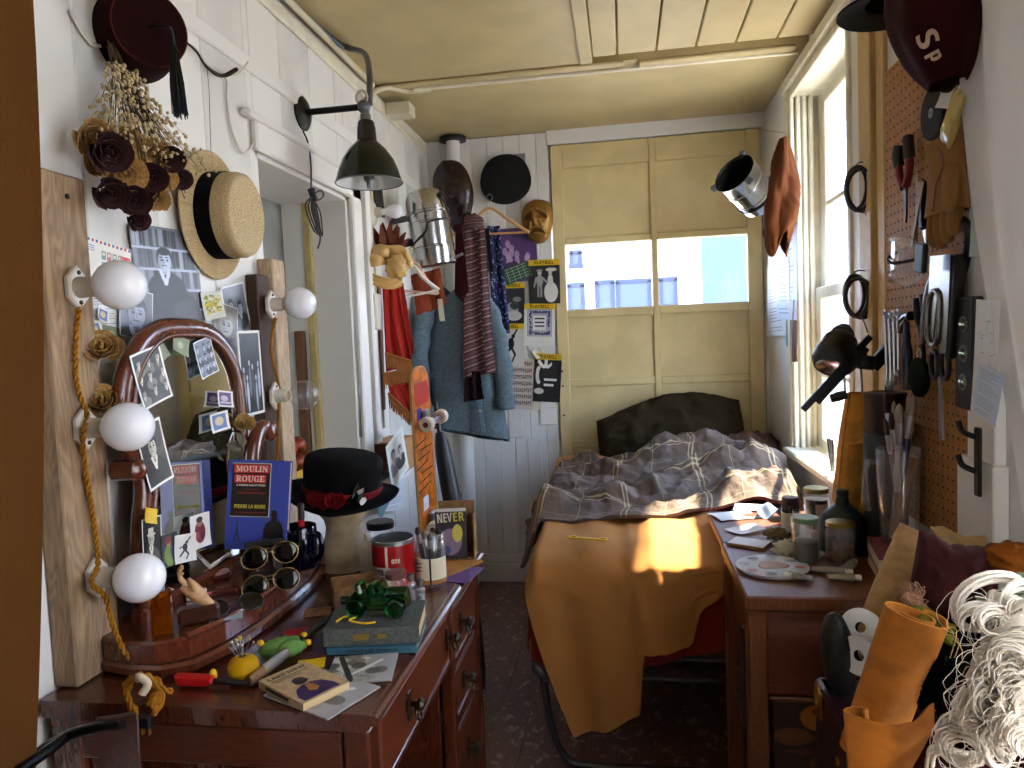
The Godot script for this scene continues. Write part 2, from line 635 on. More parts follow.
	var ys := [0.01, 0.32, 0.75, 0.79, 1.085, 1.125, 1.455, 1.50, 1.845, 1.88, 2.25, 2.372]
	var zf: float = BW + 0.012
	for s in [[0, 1], [2, 3], [4, 5]]:
		part(d, "stile", G.new().box(V((xs[s[0]] + xs[s[1]]) / 2, 1.191, zf - 0.02), V(xs[s[1]] - xs[s[0]], 2.362, 0.04), 0.004), cream)
	for s in [[0, 1], [2, 3], [4, 5], [6, 7], [8, 9], [10, 11]]:
		for c in [[1, 2], [3, 4]]:
			part(d, "rail", G.new().box(V((xs[c[0]] + xs[c[1]]) / 2, (ys[s[0]] + ys[s[1]]) / 2, zf - 0.021), V(xs[c[1]] - xs[c[0]], ys[s[1]] - ys[s[0]], 0.04), 0.004), cream)
	for c in [[1, 2], [3, 4]]:
		for s in [[1, 2], [3, 4], [5, 6], [9, 10]]:
			part(d, "panel", G.new().box(V((xs[c[0]] + xs[c[1]]) / 2, (ys[s[0]] + ys[s[1]]) / 2, zf - 0.026), V(xs[c[1]] - xs[c[0]], ys[s[1]] - ys[s[0]], 0.02)), cream)
		part(d, "pane", G.new().box(V((xs[c[0]] + xs[c[1]]) / 2, (ys[7] + ys[8]) / 2, zf - 0.025), V(xs[c[1]] - xs[c[0]], ys[8] - ys[7], 0.003)), glass("pane glass", Color(0.93, 0.97, 1.0), 0.05))
	for y in [1.09, 1.17, 0.93]:
		part(d, "screw", G.new().at(V(-0.33, y, zf), V(90, 0, 0)).lathe([W(0.006, -0.001), W(0.005, 0.003), W(0, 0.004)], 10), mat("dark screw", Color(0.2, 0.17, 0.14), 0.5, 0.6))
	for t in [[-0.357, 0.0, 1.78], [-0.357, 2.02, CH], [0.727, 0.0, CH]]:
		part(d, "jamb", G.new().box(V(t[0], (t[1] + t[2]) / 2, BW - 0.045), V(0.05, t[2] - t[1], 0.03)), white[0])
	part(d, "jamb", G.new().box(V(0.18, 2.385, BW - 0.045), V(1.1, 0.06, 0.03)), white[0])
	# ceiling: sheet and boards
	var ce := setting("ceiling")
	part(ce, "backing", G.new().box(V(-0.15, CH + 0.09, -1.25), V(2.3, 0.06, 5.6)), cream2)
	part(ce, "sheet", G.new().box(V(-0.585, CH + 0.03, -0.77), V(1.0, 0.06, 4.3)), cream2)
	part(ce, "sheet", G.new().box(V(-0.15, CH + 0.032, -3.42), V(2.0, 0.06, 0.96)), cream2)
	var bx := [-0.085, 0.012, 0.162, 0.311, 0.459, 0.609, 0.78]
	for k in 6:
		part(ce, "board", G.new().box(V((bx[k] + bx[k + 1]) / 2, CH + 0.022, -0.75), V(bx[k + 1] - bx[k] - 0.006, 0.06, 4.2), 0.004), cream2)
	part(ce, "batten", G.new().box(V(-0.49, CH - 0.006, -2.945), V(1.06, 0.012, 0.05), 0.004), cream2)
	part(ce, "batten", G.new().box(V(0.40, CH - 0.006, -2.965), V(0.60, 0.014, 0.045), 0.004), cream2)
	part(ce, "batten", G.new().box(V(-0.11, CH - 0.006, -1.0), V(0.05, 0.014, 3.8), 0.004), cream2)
	part(ce, "pipe", G.new().tube([V(-0.85, CH - 0.012, -2.985), V(-0.2, CH - 0.012, -2.99), V(0.72, CH - 0.012, -3.0)], 0.009, 8), trimc)
	# right wall with two windows
	var wr := setting("wall_right")
	var th := 0.12
	var rb := func(z0: float, z1: float, y0: float, y1: float, m: Material, called := "panel", x := RW, t := th):
		part(wr, called, G.new().box(V(x + t / 2, (y0 + y1) / 2, (z0 + z1) / 2), V(t, y1 - y0, z1 - z0), 0.003), m)
	rb.call(BW - 0.05, -3.23, 0.0, CH + 0.05, white[0])
	rb.call(-3.23, -2.47, 0.0, 0.80, white[0])
	rb.call(-3.23, -2.47, 2.36, CH + 0.05, white[0])
	rb.call(-2.47, -2.31, 0.0, CH + 0.05, white[0])
	rb.call(-2.31, -1.15, 0.0, CH + 0.05, white[1])
	rb.call(-1.15, -0.08, 0.0, 0.55, white[0])
	rb.call(-1.15, -0.08, 2.2, CH + 0.05, white[0])
	rb.call(-0.08, 1.4, 0.0, CH + 0.05, white[0])
	var pine := wood("pine post", Color(0.72, 0.58, 0.34), Color(0.80, 0.68, 0.44), 0.55, true, 1.6, 6.0)
	rb.call(-2.30, -2.20, 0.0, CH, pine, "stud", RW - 0.025, 0.04)
	rb.call(-2.19, -2.13, 0.0, CH, pine, "stud", RW - 0.012, 0.03)
	rb.call(-1.635, -1.52, 0.0, CH, white[0], "stud", RW - 0.02, 0.04)
	rb.call(-1.66, -1.505, 0.86, 1.06, white[1], "stud", RW - 0.03, 0.03)
	# window with a yellow cream frame, two sashes
	var w2 := setting("window_2")
	for s in [[V(RW + 0.06, 1.58, -3.245), V(0.14, 1.56, 0.03)], [V(RW + 0.06, 1.58, -2.455), V(0.14, 1.56, 0.03)]]:
		part(w2, "jamb", G.new().box(s[0], s[1], 0.004), trimc)
	for k in 4:
		part(w2, "jamb_moulding", G.new().box(V(RW - 0.004 + 0.026 * k, 1.58, -3.225 + 0.004 * (k % 2)), V(0.018, 1.54, 0.014), 0.005), trimc)
	part(w2, "head", G.new().box(V(RW + 0.06, 2.35, -2.85), V(0.14, 0.03, 0.8), 0.004), trimc)
	part(w2, "sill", G.new().box(V(RW + 0.045, 0.81, -2.85), V(0.2, 0.03, 0.82), 0.006), trimc)
	part(w2, "casing", G.new().box(V(RW - 0.012, 2.395, -2.72), V(0.03, 0.05, 1.2), 0.006), trimc)
	part(w2, "casing", G.new().box(V(RW - 0.010, 1.58, -3.265), V(0.02, 1.6, 0.05), 0.005), trimc)
	for s in [[0.83, 1.52, RW + 0.10], [1.47, 2.33, RW + 0.125]]:
		var y0: float = s[0]
		var y1: float = s[1]
		var sx: float = s[2]
		part(w2, "sash", G.new().box(V(sx, (y0 + y1) / 2, -3.19), V(0.035, y1 - y0, 0.085), 0.004).box(V(sx, (y0 + y1) / 2, -2.51), V(0.035, y1 - y0, 0.08), 0.004).box(V(sx, y0 + 0.022, -2.85), V(0.034, 0.044, 0.66), 0.004).box(V(sx, y1 - 0.025, -2.85), V(0.034, 0.05, 0.66), 0.004), trimc)
		part(w2, "muntin", G.new().box(V(sx, y0 + (y1 - y0) * 0.46, -2.85), V(0.022, 0.022, 0.62), 0.004), trimc)
		part(w2, "pane", G.new().box(V(sx, (y0 + y1) / 2, -2.85), V(0.003, y1 - y0 - 0.06, 0.61)), glass("pane glass", Color.WHITE))
	# near window behind the sheer curtain
	var w3 := setting("window_3")
	var fz := -0.55
	part(w3, "frame", G.new().box(V(RW + 0.07, 1.375, -1.13), V(0.06, 1.65, 0.04), 0.004).box(V(RW + 0.07, 1.375, 0.03), V(0.06, 1.65, 0.04), 0.004).box(V(RW + 0.07, 0.57, fz), V(0.08, 0.04, 1.18), 0.004).box(V(RW + 0.07, 2.18, fz), V(0.06, 0.04, 1.18), 0.004).box(V(RW + 0.07, 1.375, fz), V(0.05, 0.045, 1.16), 0.004), trimc)
	for y in [0.97, 1.78]: part(w3, "pane", G.new().box(V(RW + 0.07, y, fz), V(0.003, 0.77, 1.12)), glass("pane glass", Color.WHITE))
	# wall behind the camera, its door standing open
	var wf := setting("wall_front")
	part(wf, "panel", G.new().box(V(-0.75, CH / 2, 1.38), V(0.75, CH + 0.1, 0.1)), white[0])
	part(wf, "panel", G.new().box(V(0.72, CH / 2, 1.38), V(0.4, CH + 0.1, 0.1)), white[0])
	part(wf, "panel", G.new().box(V(0.05, 2.3, 1.38), V(1.0, 0.4, 0.1)), white[0])
	part(wf, "closed_door", G.new().box(V(0.07, 1.05, 1.38), V(0.92, 2.12, 0.06), 0.004), wood("front door wood", Color(0.24, 0.16, 0.10), Color(0.3, 0.21, 0.14), 0.5))

func outside():
	var gm := mottled("yard paving", Color(0.66, 0.65, 0.62), Color(0.58, 0.57, 0.55), 0.9, 0.05, 0.3)
	var gr := one("yard", "pale paved yard outside the door panes", "yard", G.new().box(V(0, -0.6, -4), V(60, 0.2, 60)), gm)
	gr.set_meta("kind", "structure")
	var rf := setting("roof")
	var rm := mat("roof boards", Color(0.55, 0.52, 0.46), 0.8)
	part(rf, "eave", G.new().box(V(0.98, CH + 0.16, -1.5), V(0.96, 0.04, 6.2)), rm)
	part(rf, "eave", G.new().box(V(-0.2, CH + 0.16, -4.1), V(2.4, 0.04, 0.6)), rm)
	part(rf, "cover", G.new().box(V(-0.35, CH + 0.22, -1.5), V(2.2, 0.08, 6.0)), rm)
	var h := thing("clapboard_house", "pale clapboard house with grey framed windows seen through the door panes", "house", V(2.0, -0.5, -26.0))
	var o := h.position
	var pale := mat("pale clapboard", Color(0.80, 0.83, 0.87), 0.8)
	var fr := mat("grey window frame", Color(0.20, 0.21, 0.27), 0.9)
	var dk := mat("house window glass", Color(0.24, 0.27, 0.34), 0.6)
	part(h, "wall", G.new().box(V(0, 7.0, -0.7), V(22.0, 14.0, 1.0)), pale)
	for k in 40:
		part(h, "clapboard", G.new().box(V(0, 0.18 + 0.35 * k, -0.18), V(22.0, 0.345, 0.06), 0.01), pale)
	for q in [[V(-1.656, 2.705, -26), 0.514, 1.133], [V(-0.601, 2.633, -26), 0.580, 1.380], [V(0.441, 2.563, -26), 1.145, 1.480], [V(-1.619, 4.215, -26), 0.329, 0.508], [V(1.674, 2.824, -26), 0.528, 0.966]]:
		window_of(h, q[0] - o, q[1], q[2], fr, dk)
	var sb := V(3.723, 3.511, -26)
	part(h, "blue_board", G.new().box(Vector3.ZERO, V(1.7, 2.8, 0.1), 0.02), mat("blue grey board", Color(0.30, 0.36, 0.46), 0.9), sb - o + V(0, 0, -0.1))

func window_of(h: Node3D, c: Vector3, w: float, t: float, fr: Material, dk: Material):
	var f := part(h, "window", G.new().box(V(-w / 2, 0, 0), V(0.14, t, 0.12)).box(V(w / 2, 0, 0), V(0.14, t, 0.12)).box(V(0, t / 2, 0), V(w + 0.14, 0.16, 0.12)).box(V(0, -t / 2, 0), V(w + 0.2, 0.16, 0.14)), fr, c + V(0, 0, -0.1))
	part(f, "pane", G.new().box(Vector3.ZERO, V(w, t, 0.05)), dk)

func plaid_image() -> Image:
	var im := Image.create(512, 512, false, Image.FORMAT_RGBA8)
	var base := Color(0.36, 0.30, 0.25)
	for y in 512:
		for x in 512:
			var c := base
			var bx := (x / 128) % 2
			var by := (y / 128) % 2
			if bx: c = c.darkened(0.10)
			if by: c = c.lightened(0.05)
			for s in [x % 256, y % 256]:
				if (s > 40 and s < 46) or (s > 54 and s < 60): c = c.lerp(Color(0.78, 0.70, 0.52), 0.6)
				elif s > 168 and s < 172: c = c.lerp(Color(0.62, 0.55, 0.42), 0.6)
				elif s > 200 and s < 236: c = c.lerp(Color(0.42, 0.37, 0.36), 0.5)
			var w := 0.04 if (x + y) % 4 < 2 else -0.03
			im.set_pixel(x, y, Color(c.r + w, c.g + w, c.b + w))
	return im
func pillow(w: float, h: float, t: float, sd: float, pinch := 0.08, hump := 0.0) -> G:
	var g := G.new()
	for s in [1.0, -1.0]:
		g.sheet(func(u, v):
			var a: float = (u * 2 - 1) * s
			var b: float = 1 - v * 2
			var e: float = (1 - pow(absf(a), 3.0)) * (1 - pow(absf(b), 3.0))
			var z: float = t * 0.5 * pow(maxf(e, 0.0), 0.5)
			var p := V(a * w / 2 * (1 - pinch * (1 - b * b)), b * h / 2 * (1 - pinch * (1 - a * a)), s * z)
			var n := n3(V(p.x, p.y, sd), 7.0) * t * 0.30 + absf(n3(V(p.x, p.y, sd + 5), 13.0)) * t * 0.22
			p.z += s * n * minf(e * 2.0, 1.0)
			p.y += hump * (cos(a * 1.7 - 0.35) - 0.3) * (0.4 + 0.6 * smoothstep(-1.0, 1.0, b)) + 0.012 * n3(V(a * 2, b * 2, sd), 1.0)
			return p, 34, 26, 0.0004)
	return g

func bed():
	var steel := mat("bed tube", Color(0.30, 0.31, 0.33), 0.3, 0.85)
	var b := thing("folding_bed", "steel tube folding bed frame under the tan blanket", "bed frame", V(0.15, 0, -2.95))
	for z in [0.83, -0.80]:
		var pts := spline([V(-0.43, 0.40, z), V(-0.43, 0.30, z), V(-0.41, 0.14, z), V(-0.37, 0.04, z), V(-0.30, 0.013, z), V(0.0, 0.013, z), V(0.30, 0.013, z), V(0.37, 0.04, z), V(0.41, 0.14, z), V(0.43, 0.30, z), V(0.43, 0.40, z)], 4)
		part(b, "leg_loop", G.new().tube(pts, 0.0125, 10), steel)
		for y in [0.30, 0.365]:
			part(b, "cross_bar", G.new().tube([V(-0.42, y, z), V(0.42, y, z)], 0.009, 8), steel)
	for x in [-0.43, 0.43]:
		part(b, "side_rail", G.new().tube([V(x, 0.395, -0.82), V(x, 0.395, 0.85)], 0.014, 10), steel)
		part(b, "side_rail", G.new().tube(spline([V(x - signf(x) * 0.02, 0.31, 0.86), V(x, 0.335, 0.88), V(x + signf(x) * 0.018, 0.35, 0.80), V(x + signf(x) * 0.018, 0.35, 0.1)], 4), 0.016, 8), steel)
	for k in 9:
		part(b, "slat", G.new().box(V(0, 0.398, -0.76 + 0.19 * k), V(0.86, 0.006, 0.045)), steel)
	var rust := cloth("rust sheet", Color(0.50, 0.17, 0.10), 0.9, 34.0)
	var mt := thing("mattress", "thin mattress in a rust red sheet under the blankets", "mattress", V(0.15, 0.405, -2.95))
	part(mt, "body", G.new().sheet(func(u, v):
		var x: float = lerpf(-0.455, 0.455, u)
		var z: float = lerpf(-0.83, 0.835, v)
		var ex: float = pow(absf(x) / 0.455, 10.0)
		var ez: float = pow(absf(z) / 0.835, 14.0)
		return V(x, 0.25 - 0.06 * minf(ex + ez, 1.0) + 0.008 * n3(V(x, 0, z), 5.0), z), 30, 40, 0.19), rust)
	part(mt, "sheet_skirt", G.new().sheet(func(u, v):
		var x: float = lerpf(-0.46, 0.46, u)
		var lo: float = -0.02 - 0.05 * sin(u * 5.0 + 0.6)
		return V(x, lerpf(0.20, lo, v), 0.852 + 0.010 * sin(u * 34.0) * v + 0.012 * v), 40, 8, 0.003), rust)
	part(mt, "sheet_skirt", G.new().sheet(func(u, v):
		var z: float = lerpf(-0.83, 0.85, u)
		return V(-0.462 - 0.012 * v + 0.008 * sin(z * 30.0) * v, lerpf(0.20, -0.02, v), z), 40, 8, 0.003), rust)
	# tan blanket over the foot of the bed, one corner hanging low
	var tan := cloth("tan blanket", Color(0.70, 0.485, 0.255), 0.95, 34.0, 0.3, 0.2)
	var B := [[0.0, -0.185, 0.14], [0.28, -0.09, 0.16], [0.5, 0.012, 0.205], [0.545, 0.03, 0.40], [0.78, 0.172, 0.425], [0.82, 0.20, 0.53], [1.0, 0.265, 0.59]]
	one("tan_blanket", "tan wool blanket hanging off the foot of the bed", "blanket", G.new().sheet(func(u, v):
		var bx: float = 0.0
		var by: float = 0.0
		for k in B.size() - 1:
			if u >= B[k][0]:
				var f: float = (u - B[k][0]) / (B[k + 1][0] - B[k][0])
				f = minf(f, 1.0)
				bx = lerpf(B[k][1], B[k + 1][1], f)
				by = lerpf(B[k][2], B[k + 1][2], f)
		var tx: float = lerpf(-0.325, 0.275, u)
		var fold: float = 0.012 * sin(u * 19.0 + v * 2.0) + 0.014 * exp(-pow((u - 0.52 - 0.06 * v) / 0.035, 2.0)) + 0.012 * exp(-pow((u - 0.66) / 0.03, 2.0))
		if v < 0.46:
			var t: float = v / 0.46
			var z: float = lerpf(-3.02, -2.15, t)
			var y: float = 0.705 + 0.5 * fold + 0.010 * n3(V(tx, z, 0.3), 5.0) - 0.03 * pow(t, 6.0)
			y -= 0.07 * smoothstep(0.06, 0.0, u)
			return V(tx, y, z)
		var s: float = (v - 0.46) / 0.54
		var q := 1.0 - pow(1.0 - minf(s / 0.12, 1.0), 2.0)
		var x: float = lerpf(tx, bx, pow(s, 1.35))
		return V(x, lerpf(0.675 + 0.5 * fold - 0.07 * smoothstep(0.06, 0.0, u), by, s), -2.15 + 0.075 * q + fold * minf(s * 4.0, 1.0) + 0.01 * s + 0.006 * n3(V(x, s, 2), 6.0)), 60, 56, 0.006), tan)
	one("folded_blanket_edge", "turned back tan blanket edge at the left side of the bed", "blanket", G.new().sheet(func(u, v):
		var z: float = lerpf(-3.62, -2.55, v)
		var a: float = u * 1.0
		var x: float
		var y: float
		if a < 0.45:
			var t: float = a / 0.45
			x = -0.37 + 0.02 * t
			y = lerpf(0.58, 0.70, t)
		else:
			var t: float = (a - 0.45) / 0.55
			x = lerpf(-0.35, 0.02, t)
			y = 0.70 + 0.016 * sin(minf(t * 3.2, PI)) + 0.006 * n3(V(x, z, 9), 6.0)
		return V(x + 0.012 * sin(z * 9.0), y + 0.03 * smoothstep(-3.25, -3.5, z), z), 26, 40, 0.007), tan)
	# rumpled plaid quilt
	var pm := image_mat("plaid", plaid_image(), 0.9)
	pm.normal_enabled = true
	pm.normal_texture = bump("fine")
	pm.normal_scale = 0.25
	pm.metallic_specular = 0.25
	one("plaid_quilt", "rumpled grey brown plaid quilt across the middle of the bed", "quilt", G.new().sheet(func(u, v):
		var x: float = lerpf(-0.40, 0.655, u)
		var z: float = lerpf(-3.5, lerpf(-2.43, -2.66, smoothstep(0.35, 0.9, u)), v)
		x += 0.03 * sin(v * 9.0) * (1.0 - u) + 0.02 * n3(V(u, v, 7), 3.0)
		var w := V(x + 0.16 * n3(V(x, z, 1), 1.5), 0, z + 0.20 * n3(V(x, z, 4), 1.5))
		var r1: float = sin(w.x * 9.0 + w.z * 15.0 + 2.0 * n3(V(x, z, 8), 2.0))
		var r2: float = sin(w.x * 24.0 - w.z * 13.0 + 3.0 * n3(V(x, z, 9), 2.5))
		var r3: float = n3(V(w.x, w.z, 2), 5.0)
		var lie: float = 1.0 - 0.8 * smoothstep(0.82, 1.0, v)
		var y: float = 0.748 + lie * (0.034 * r1 * absf(r1) + 0.020 * r2 * smoothstep(-0.3, 0.3, r1) + 0.030 * r3)
		y += 0.105 * smoothstep(-0.15, 0.22, x) * smoothstep(-2.75, -3.2, z) * smoothstep(-3.6, -3.3, z)
		y += 0.05 * exp(-pow((x - 0.42) / 0.16, 2.0)) * exp(-pow((z + 2.85) / 0.18, 2.0))
		y -= 0.17 * pow(smoothstep(-0.30, -0.385, x), 1.5)
		y -= 0.030 * smoothstep(0.86, 1.0, v)
		y -= 0.05 * smoothstep(0.04, 0.0, v)
		y -= 0.06 * smoothstep(0.95, 1.0, u)
		return V(x, y, z), 150, 160, 0.012, W(1.7, 1.9)), pm)
	var olive := cloth("olive cotton", Color(0.19, 0.155, 0.09), 0.95, 24.0, 0.3)
	one("olive_pillow", "dark olive green pillow propped against the door", "pillow", pillow(0.74, 0.30, 0.20, 2.0, 0.0, 0.075), olive, V(0.225, 0.845, -3.655), V(-24, 4, 3))
	var pp := image_mat("plaid pillowcase", plaid_image(), 0.9)
	pp.albedo_color = Color(0.75, 0.62, 0.55)
	one("plaid_pillow", "brown plaid pillow lying in the corner by the right wall", "pillow", pillow(0.36, 0.42, 0.15, 5.0), pp, V(0.54, 0.75, -3.42), V(-74, 0, -8))
	# small yellow tool on the blanket
	var yt := thing("plastic_tool", "small yellow plastic tool lying on the tan blanket", "tool", V(-0.127, 0.722, -2.149), V(0, -14, 0))
	var yel := mat("yellow plastic", Color(0.85, 0.68, 0.08), 0.45)
	part(yt, "shank", G.new().box(V(0, 0.004, 0), V(0.075, 0.006, 0.012), 0.002), yel)
	for s in [-1.0, 1.0]:
		part(yt, "ring", G.new().tube(coil(V(s * 0.048, 0.005, 0), 0.013, 1, Vector3.UP, Vector3.RIGHT, 0.8, 0.0, 14), 0.0035, 6), yel)

func pull(parent: Node, at: Vector3, m: Material):
	var p := part(parent, "handle", G.new().at(Vector3.ZERO, V(0, 0, -90)).lathe([W(0.0, 0), W(0.016, 0.0), W(0.016, 0.003), W(0.006, 0.005), W(0.005, 0.016), W(0.012, 0.020), W(0.013, 0.026), W(0.008, 0.032), W(0, 0.033)], 14), m, at)
	part(p, "backplate", G.new().box(V(0.002, -0.002, 0), V(0.004, 0.055, 0.020), 0.0018), m)
	part(p, "drop", G.new().tube(coil(V(0.02, -0.016, 0), 0.013, 1, V(0.9, 0.3, 0).normalized(), V(0, 0, 1), 1.1, 0.0, 14), 0.003, 6), m)

func desk():
	var wd := wood("mahogany", Color(0.275, 0.118, 0.066), Color(0.34, 0.155, 0.085), 0.24, true, 1.7)
	wd.clearcoat_enabled = true
	wd.clearcoat = 0.5
	wd.clearcoat_roughness = 0.15
	var wh := wood("mahogany across", Color(0.29, 0.125, 0.07), Color(0.36, 0.165, 0.09), 0.3, false, 1.7)
	var dark := mat("dark wood", Color(0.09, 0.055, 0.045), 0.7)
	var brass := mat("old brass", Color(0.24, 0.20, 0.14), 0.4, 0.85)
	var d := thing("writing_desk", "dark mahogany writing desk with drawers under the vanity mirror", "desk", V(-0.71, 0, -1.47))
	var nose := [W(-0.31, 0.73), W(0.28, 0.73), W(0.287, 0.734), W(0.289, 0.739), W(0.294, 0.741), W(0.302, 0.743), W(0.306, 0.749), W(0.304, 0.755), W(0.298, 0.758), W(0.290, 0.7585), W(0.286, 0.760), W(-0.31, 0.760)]
	part(d, "top", G.new().prism(nose, 0.866), wd)
	part(d, "side_panel", G.new().box(V(-0.01, 0.37, 0.405), V(0.50, 0.72, 0.02)), wd)
	for q in [[-0.27, 0.06, 0.72, 0.37], [0.262, 0.045, 0.72, 0.37]]:
		part(d, "post", G.new().box(V(q[0], q[3], 0.405), V(q[1], q[2], 0.045), 0.004), wd)
	for y in [0.69, 0.12]:
		part(d, "rail", G.new().box(V(-0.01, y, 0.41), V(0.49, 0.07, 0.03), 0.003), wh)
	part(d, "side_panel", G.new().box(V(-0.01, 0.37, -0.42), V(0.55, 0.72, 0.025), 0.003), wd)
	part(d, "side_panel", G.new().box(V(-0.02, 0.37, -0.13), V(0.53, 0.72, 0.02), 0.003), wd)
	part(d, "back_panel", G.new().box(V(-0.30, 0.40, 0), V(0.012, 0.66, 0.82)), dark)
	part(d, "front_rail", G.new().box(V(0.265, 0.722, 0.0), V(0.03, 0.018, 0.82), 0.003), wd)
	part(d, "front_rail", G.new().box(V(0.262, 0.585, 0.13), V(0.03, 0.02, 0.52), 0.003), wd)
	part(d, "front_post", G.new().box(V(0.268, 0.37, -0.13), V(0.032, 0.72, 0.03), 0.004), wd)
	part(d, "front_post", G.new().box(V(0.268, 0.37, -0.42), V(0.032, 0.72, 0.03), 0.004), wd)
	part(d, "plinth", G.new().box(V(0.262, 0.045, -0.275), V(0.03, 0.07, 0.28), 0.004), wd)
	# drawers: front, box behind it and handles
	for q in [[0.655, 0.13, 0.125, 0.475, [0.05, -0.09]], [0.64, 0.14, -0.275, 0.255, [-0.225]], [0.49, 0.13, -0.275, 0.255, [-0.23]], [0.30, 0.20, -0.275, 0.255, [-0.245]]]:
		var f := part(d, "drawer", G.new().box(V(0, 0, 0), V(0.022, q[1] - 0.008, q[3] - 0.008), 0.004), wh, V(0.268, q[0], q[2]))
		part(f, "drawer_box", G.new().box(V(-0.2, 0, 0), V(0.36, q[1] - 0.03, q[3] - 0.03)), dark)
		for z in q[4]:
			pull(f, V(0.012, 0.005, (z if q[4].size() == 1 else (0.21 if z > 0 else -0.09) + q[2] - 0.125) - q[2]), brass)
		part(f, "bead", G.new().box(V(0.012, -q[1] / 2 + 0.008, 0), V(0.006, 0.005, q[3] - 0.02), 0.002).box(V(0.012, q[1] / 2 - 0.008, 0), V(0.006, 0.005, q[3] - 0.02), 0.002), wd)

func arch_path(z0: float, z1: float, y0: float, y1: float, r: float, n := 10) -> Array:
	var o := []
	for t in [[0.0, 0.030], [0.08, 0.020], [0.18, 0.030], [0.25, 0.046], [0.30, 0.040], [0.34, 0.014], [0.37, 0.0]]: o.append(V(0, y0 + t[0], z0 - t[1]))
	o = spline(o, 4)
	for k in n + 1:
		var f := PI / 2 * k / n
		o.append(V(0, y1 - r + r * sin(f), z0 - r + r * cos(f)))
	for k in n + 1:
		var f := PI / 2 * k / n
		o.append(V(0, y1 - r + r * cos(f), z1 + r - r * sin(f)))
	o.append(V(0, lerpf(y0, y1 - r, 0.5), z1))
	o.append(V(0, y0, z1))
	return o

func mirror():
	var wd := wood("mirror mahogany", Color(0.31, 0.14, 0.085), Color(0.42, 0.205, 0.125), 0.25, true, 2.6)
	wd.clearcoat_enabled = true
	wd.clearcoat = 0.5
	wd.clearcoat_roughness = 0.12
	var m := thing("vanity_mirror", "arched mahogany vanity mirror on scrolled posts standing on the desk", "mirror", V(-0.955, 0.762, -1.43))
	var ap := arch_path(0.222, -0.192, 0.07, 0.645, 0.17)
	var rr := G.new().tube(ap, 0.0175, 10, false, 1.25)
	part(m, "frame", rr, wd)
	part(m, "frame_bead", G.new().at(V(0.014, 0, 0)).tube(arch_path(0.206, -0.176, 0.07, 0.629, 0.155), 0.007, 6), wd)
	part(m, "bottom_rail", G.new().box(V(0, 0.075, 0.015), V(0.035, 0.035, 0.42), 0.008), wd)
	var poly := []
	for p in arch_path(0.208, -0.178, 0.08, 0.631, 0.157): poly.append(W(-p.z, p.y))
	var mm := mat("mirror silver", Color(0.90, 0.91, 0.90), 0.015, 1.0)
	part(m, "looking_glass", G.new().at(V(0.004, 0, 0), V(0, 90, 0)).prism(poly, 0.004), mm)
	var bk := []
	for p in arch_path(0.215, -0.185, 0.08, 0.637, 0.162): bk.append(W(-p.z, p.y))
	part(m, "backing", G.new().at(V(-0.008, 0, 0), V(0, 90, 0)).prism(bk, 0.012), wd)
	for s in [[-0.235, -1.0]]:
		var z: float = s[0]
		var q: float = s[1]
		var pts := spline([V(0.03, 0.055, z - 0.015 * q), V(0.03, 0.15, z - 0.005 * q), V(0.03, 0.235, z - 0.03 * q), V(0.03, 0.30, z - 0.048 * q), V(0.03, 0.355, z - 0.03 * q), V(0.03, 0.388, z + 0.008 * q), V(0.03, 0.380, z + 0.038 * q)], 5)
		var rad := []
		for k in pts.size(): rad.append(lerpf(0.022, 0.017, float(k) / pts.size()))
		part(m, "scroll_post", G.new().tube(pts, rad, 10, false, 1.3), wd)
		part(m, "scroll_boss", G.new().at(V(0.0, 0.378, z + 0.036 * q), V(0, 0, -90)).lathe([W(0, 0), W(0.026, 0), W(0.026, 0.045), W(0.018, 0.052), W(0, 0.054)], 18), wd)
	part(m, "scroll_boss", G.new().at(V(-0.01, 0.372, 0.236), V(0, 0, -90)).lathe([W(0, 0), W(0.021, 0), W(0.021, 0.050), W(0.015, 0.056), W(0, 0.064)], 18), wd)
	var ol := [W(-0.06, -0.28), W(0.03, -0.305), W(0.095, -0.305), W(0.145, -0.275), W(0.172, -0.20), W(0.182, -0.10), W(0.185, 0.03), W(0.178, 0.16), W(0.150, 0.29), W(-0.06, 0.29)]
	var big := []
	for p in ol: big.append(W(p.x + (0.014 if p.x > 0 else 0.0), p.y - 0.006))
	part(m, "base_moulding", G.new().at(V(0, 0.012, 0), V(-90, 0, 0)).prism(big, 0.024, 0.006), wd)
	part(m, "base", G.new().at(V(0, 0.044, 0), V(-90, 0, 0)).prism(ol, 0.044, 0.005), wd)
	var lip := []
	for k in 9:
		var p: Vector2 = ol[k]
		lip.append(V(p.x - 0.006, 0.066, -p.y))
	part(m, "lip", G.new().tube(spline(lip.slice(3), 4), 0.0075, 8), wd)

func twist(pts: Array, r: float, pitch := 0.022) -> G:
	# two strands laid round each other
	var g := G.new()
	var path := []
	for k in pts.size() - 1:
		var n := maxi(1, int((pts[k + 1] - pts[k]).length() / 0.004))
		for j in n: path.append(pts[k].lerp(pts[k + 1], float(j) / n))
	path.append(pts[-1])
	for s in 2:
		var o := []
		var l := 0.0
		for k in path.size():
			var t: Vector3 = (path[mini(k + 1, path.size() - 1)] - path[maxi(k - 1, 0)]).normalized()
			var a := t.cross(V(1, 0.2, 0.1)).normalized()
			var b := t.cross(a)
			var f := l / pitch * TAU + PI * s
			o.append(path[k] + (a * cos(f) + b * sin(f)) * r)
			l += 0.004
		g.tube(o, r * 1.05, 5)
	return g

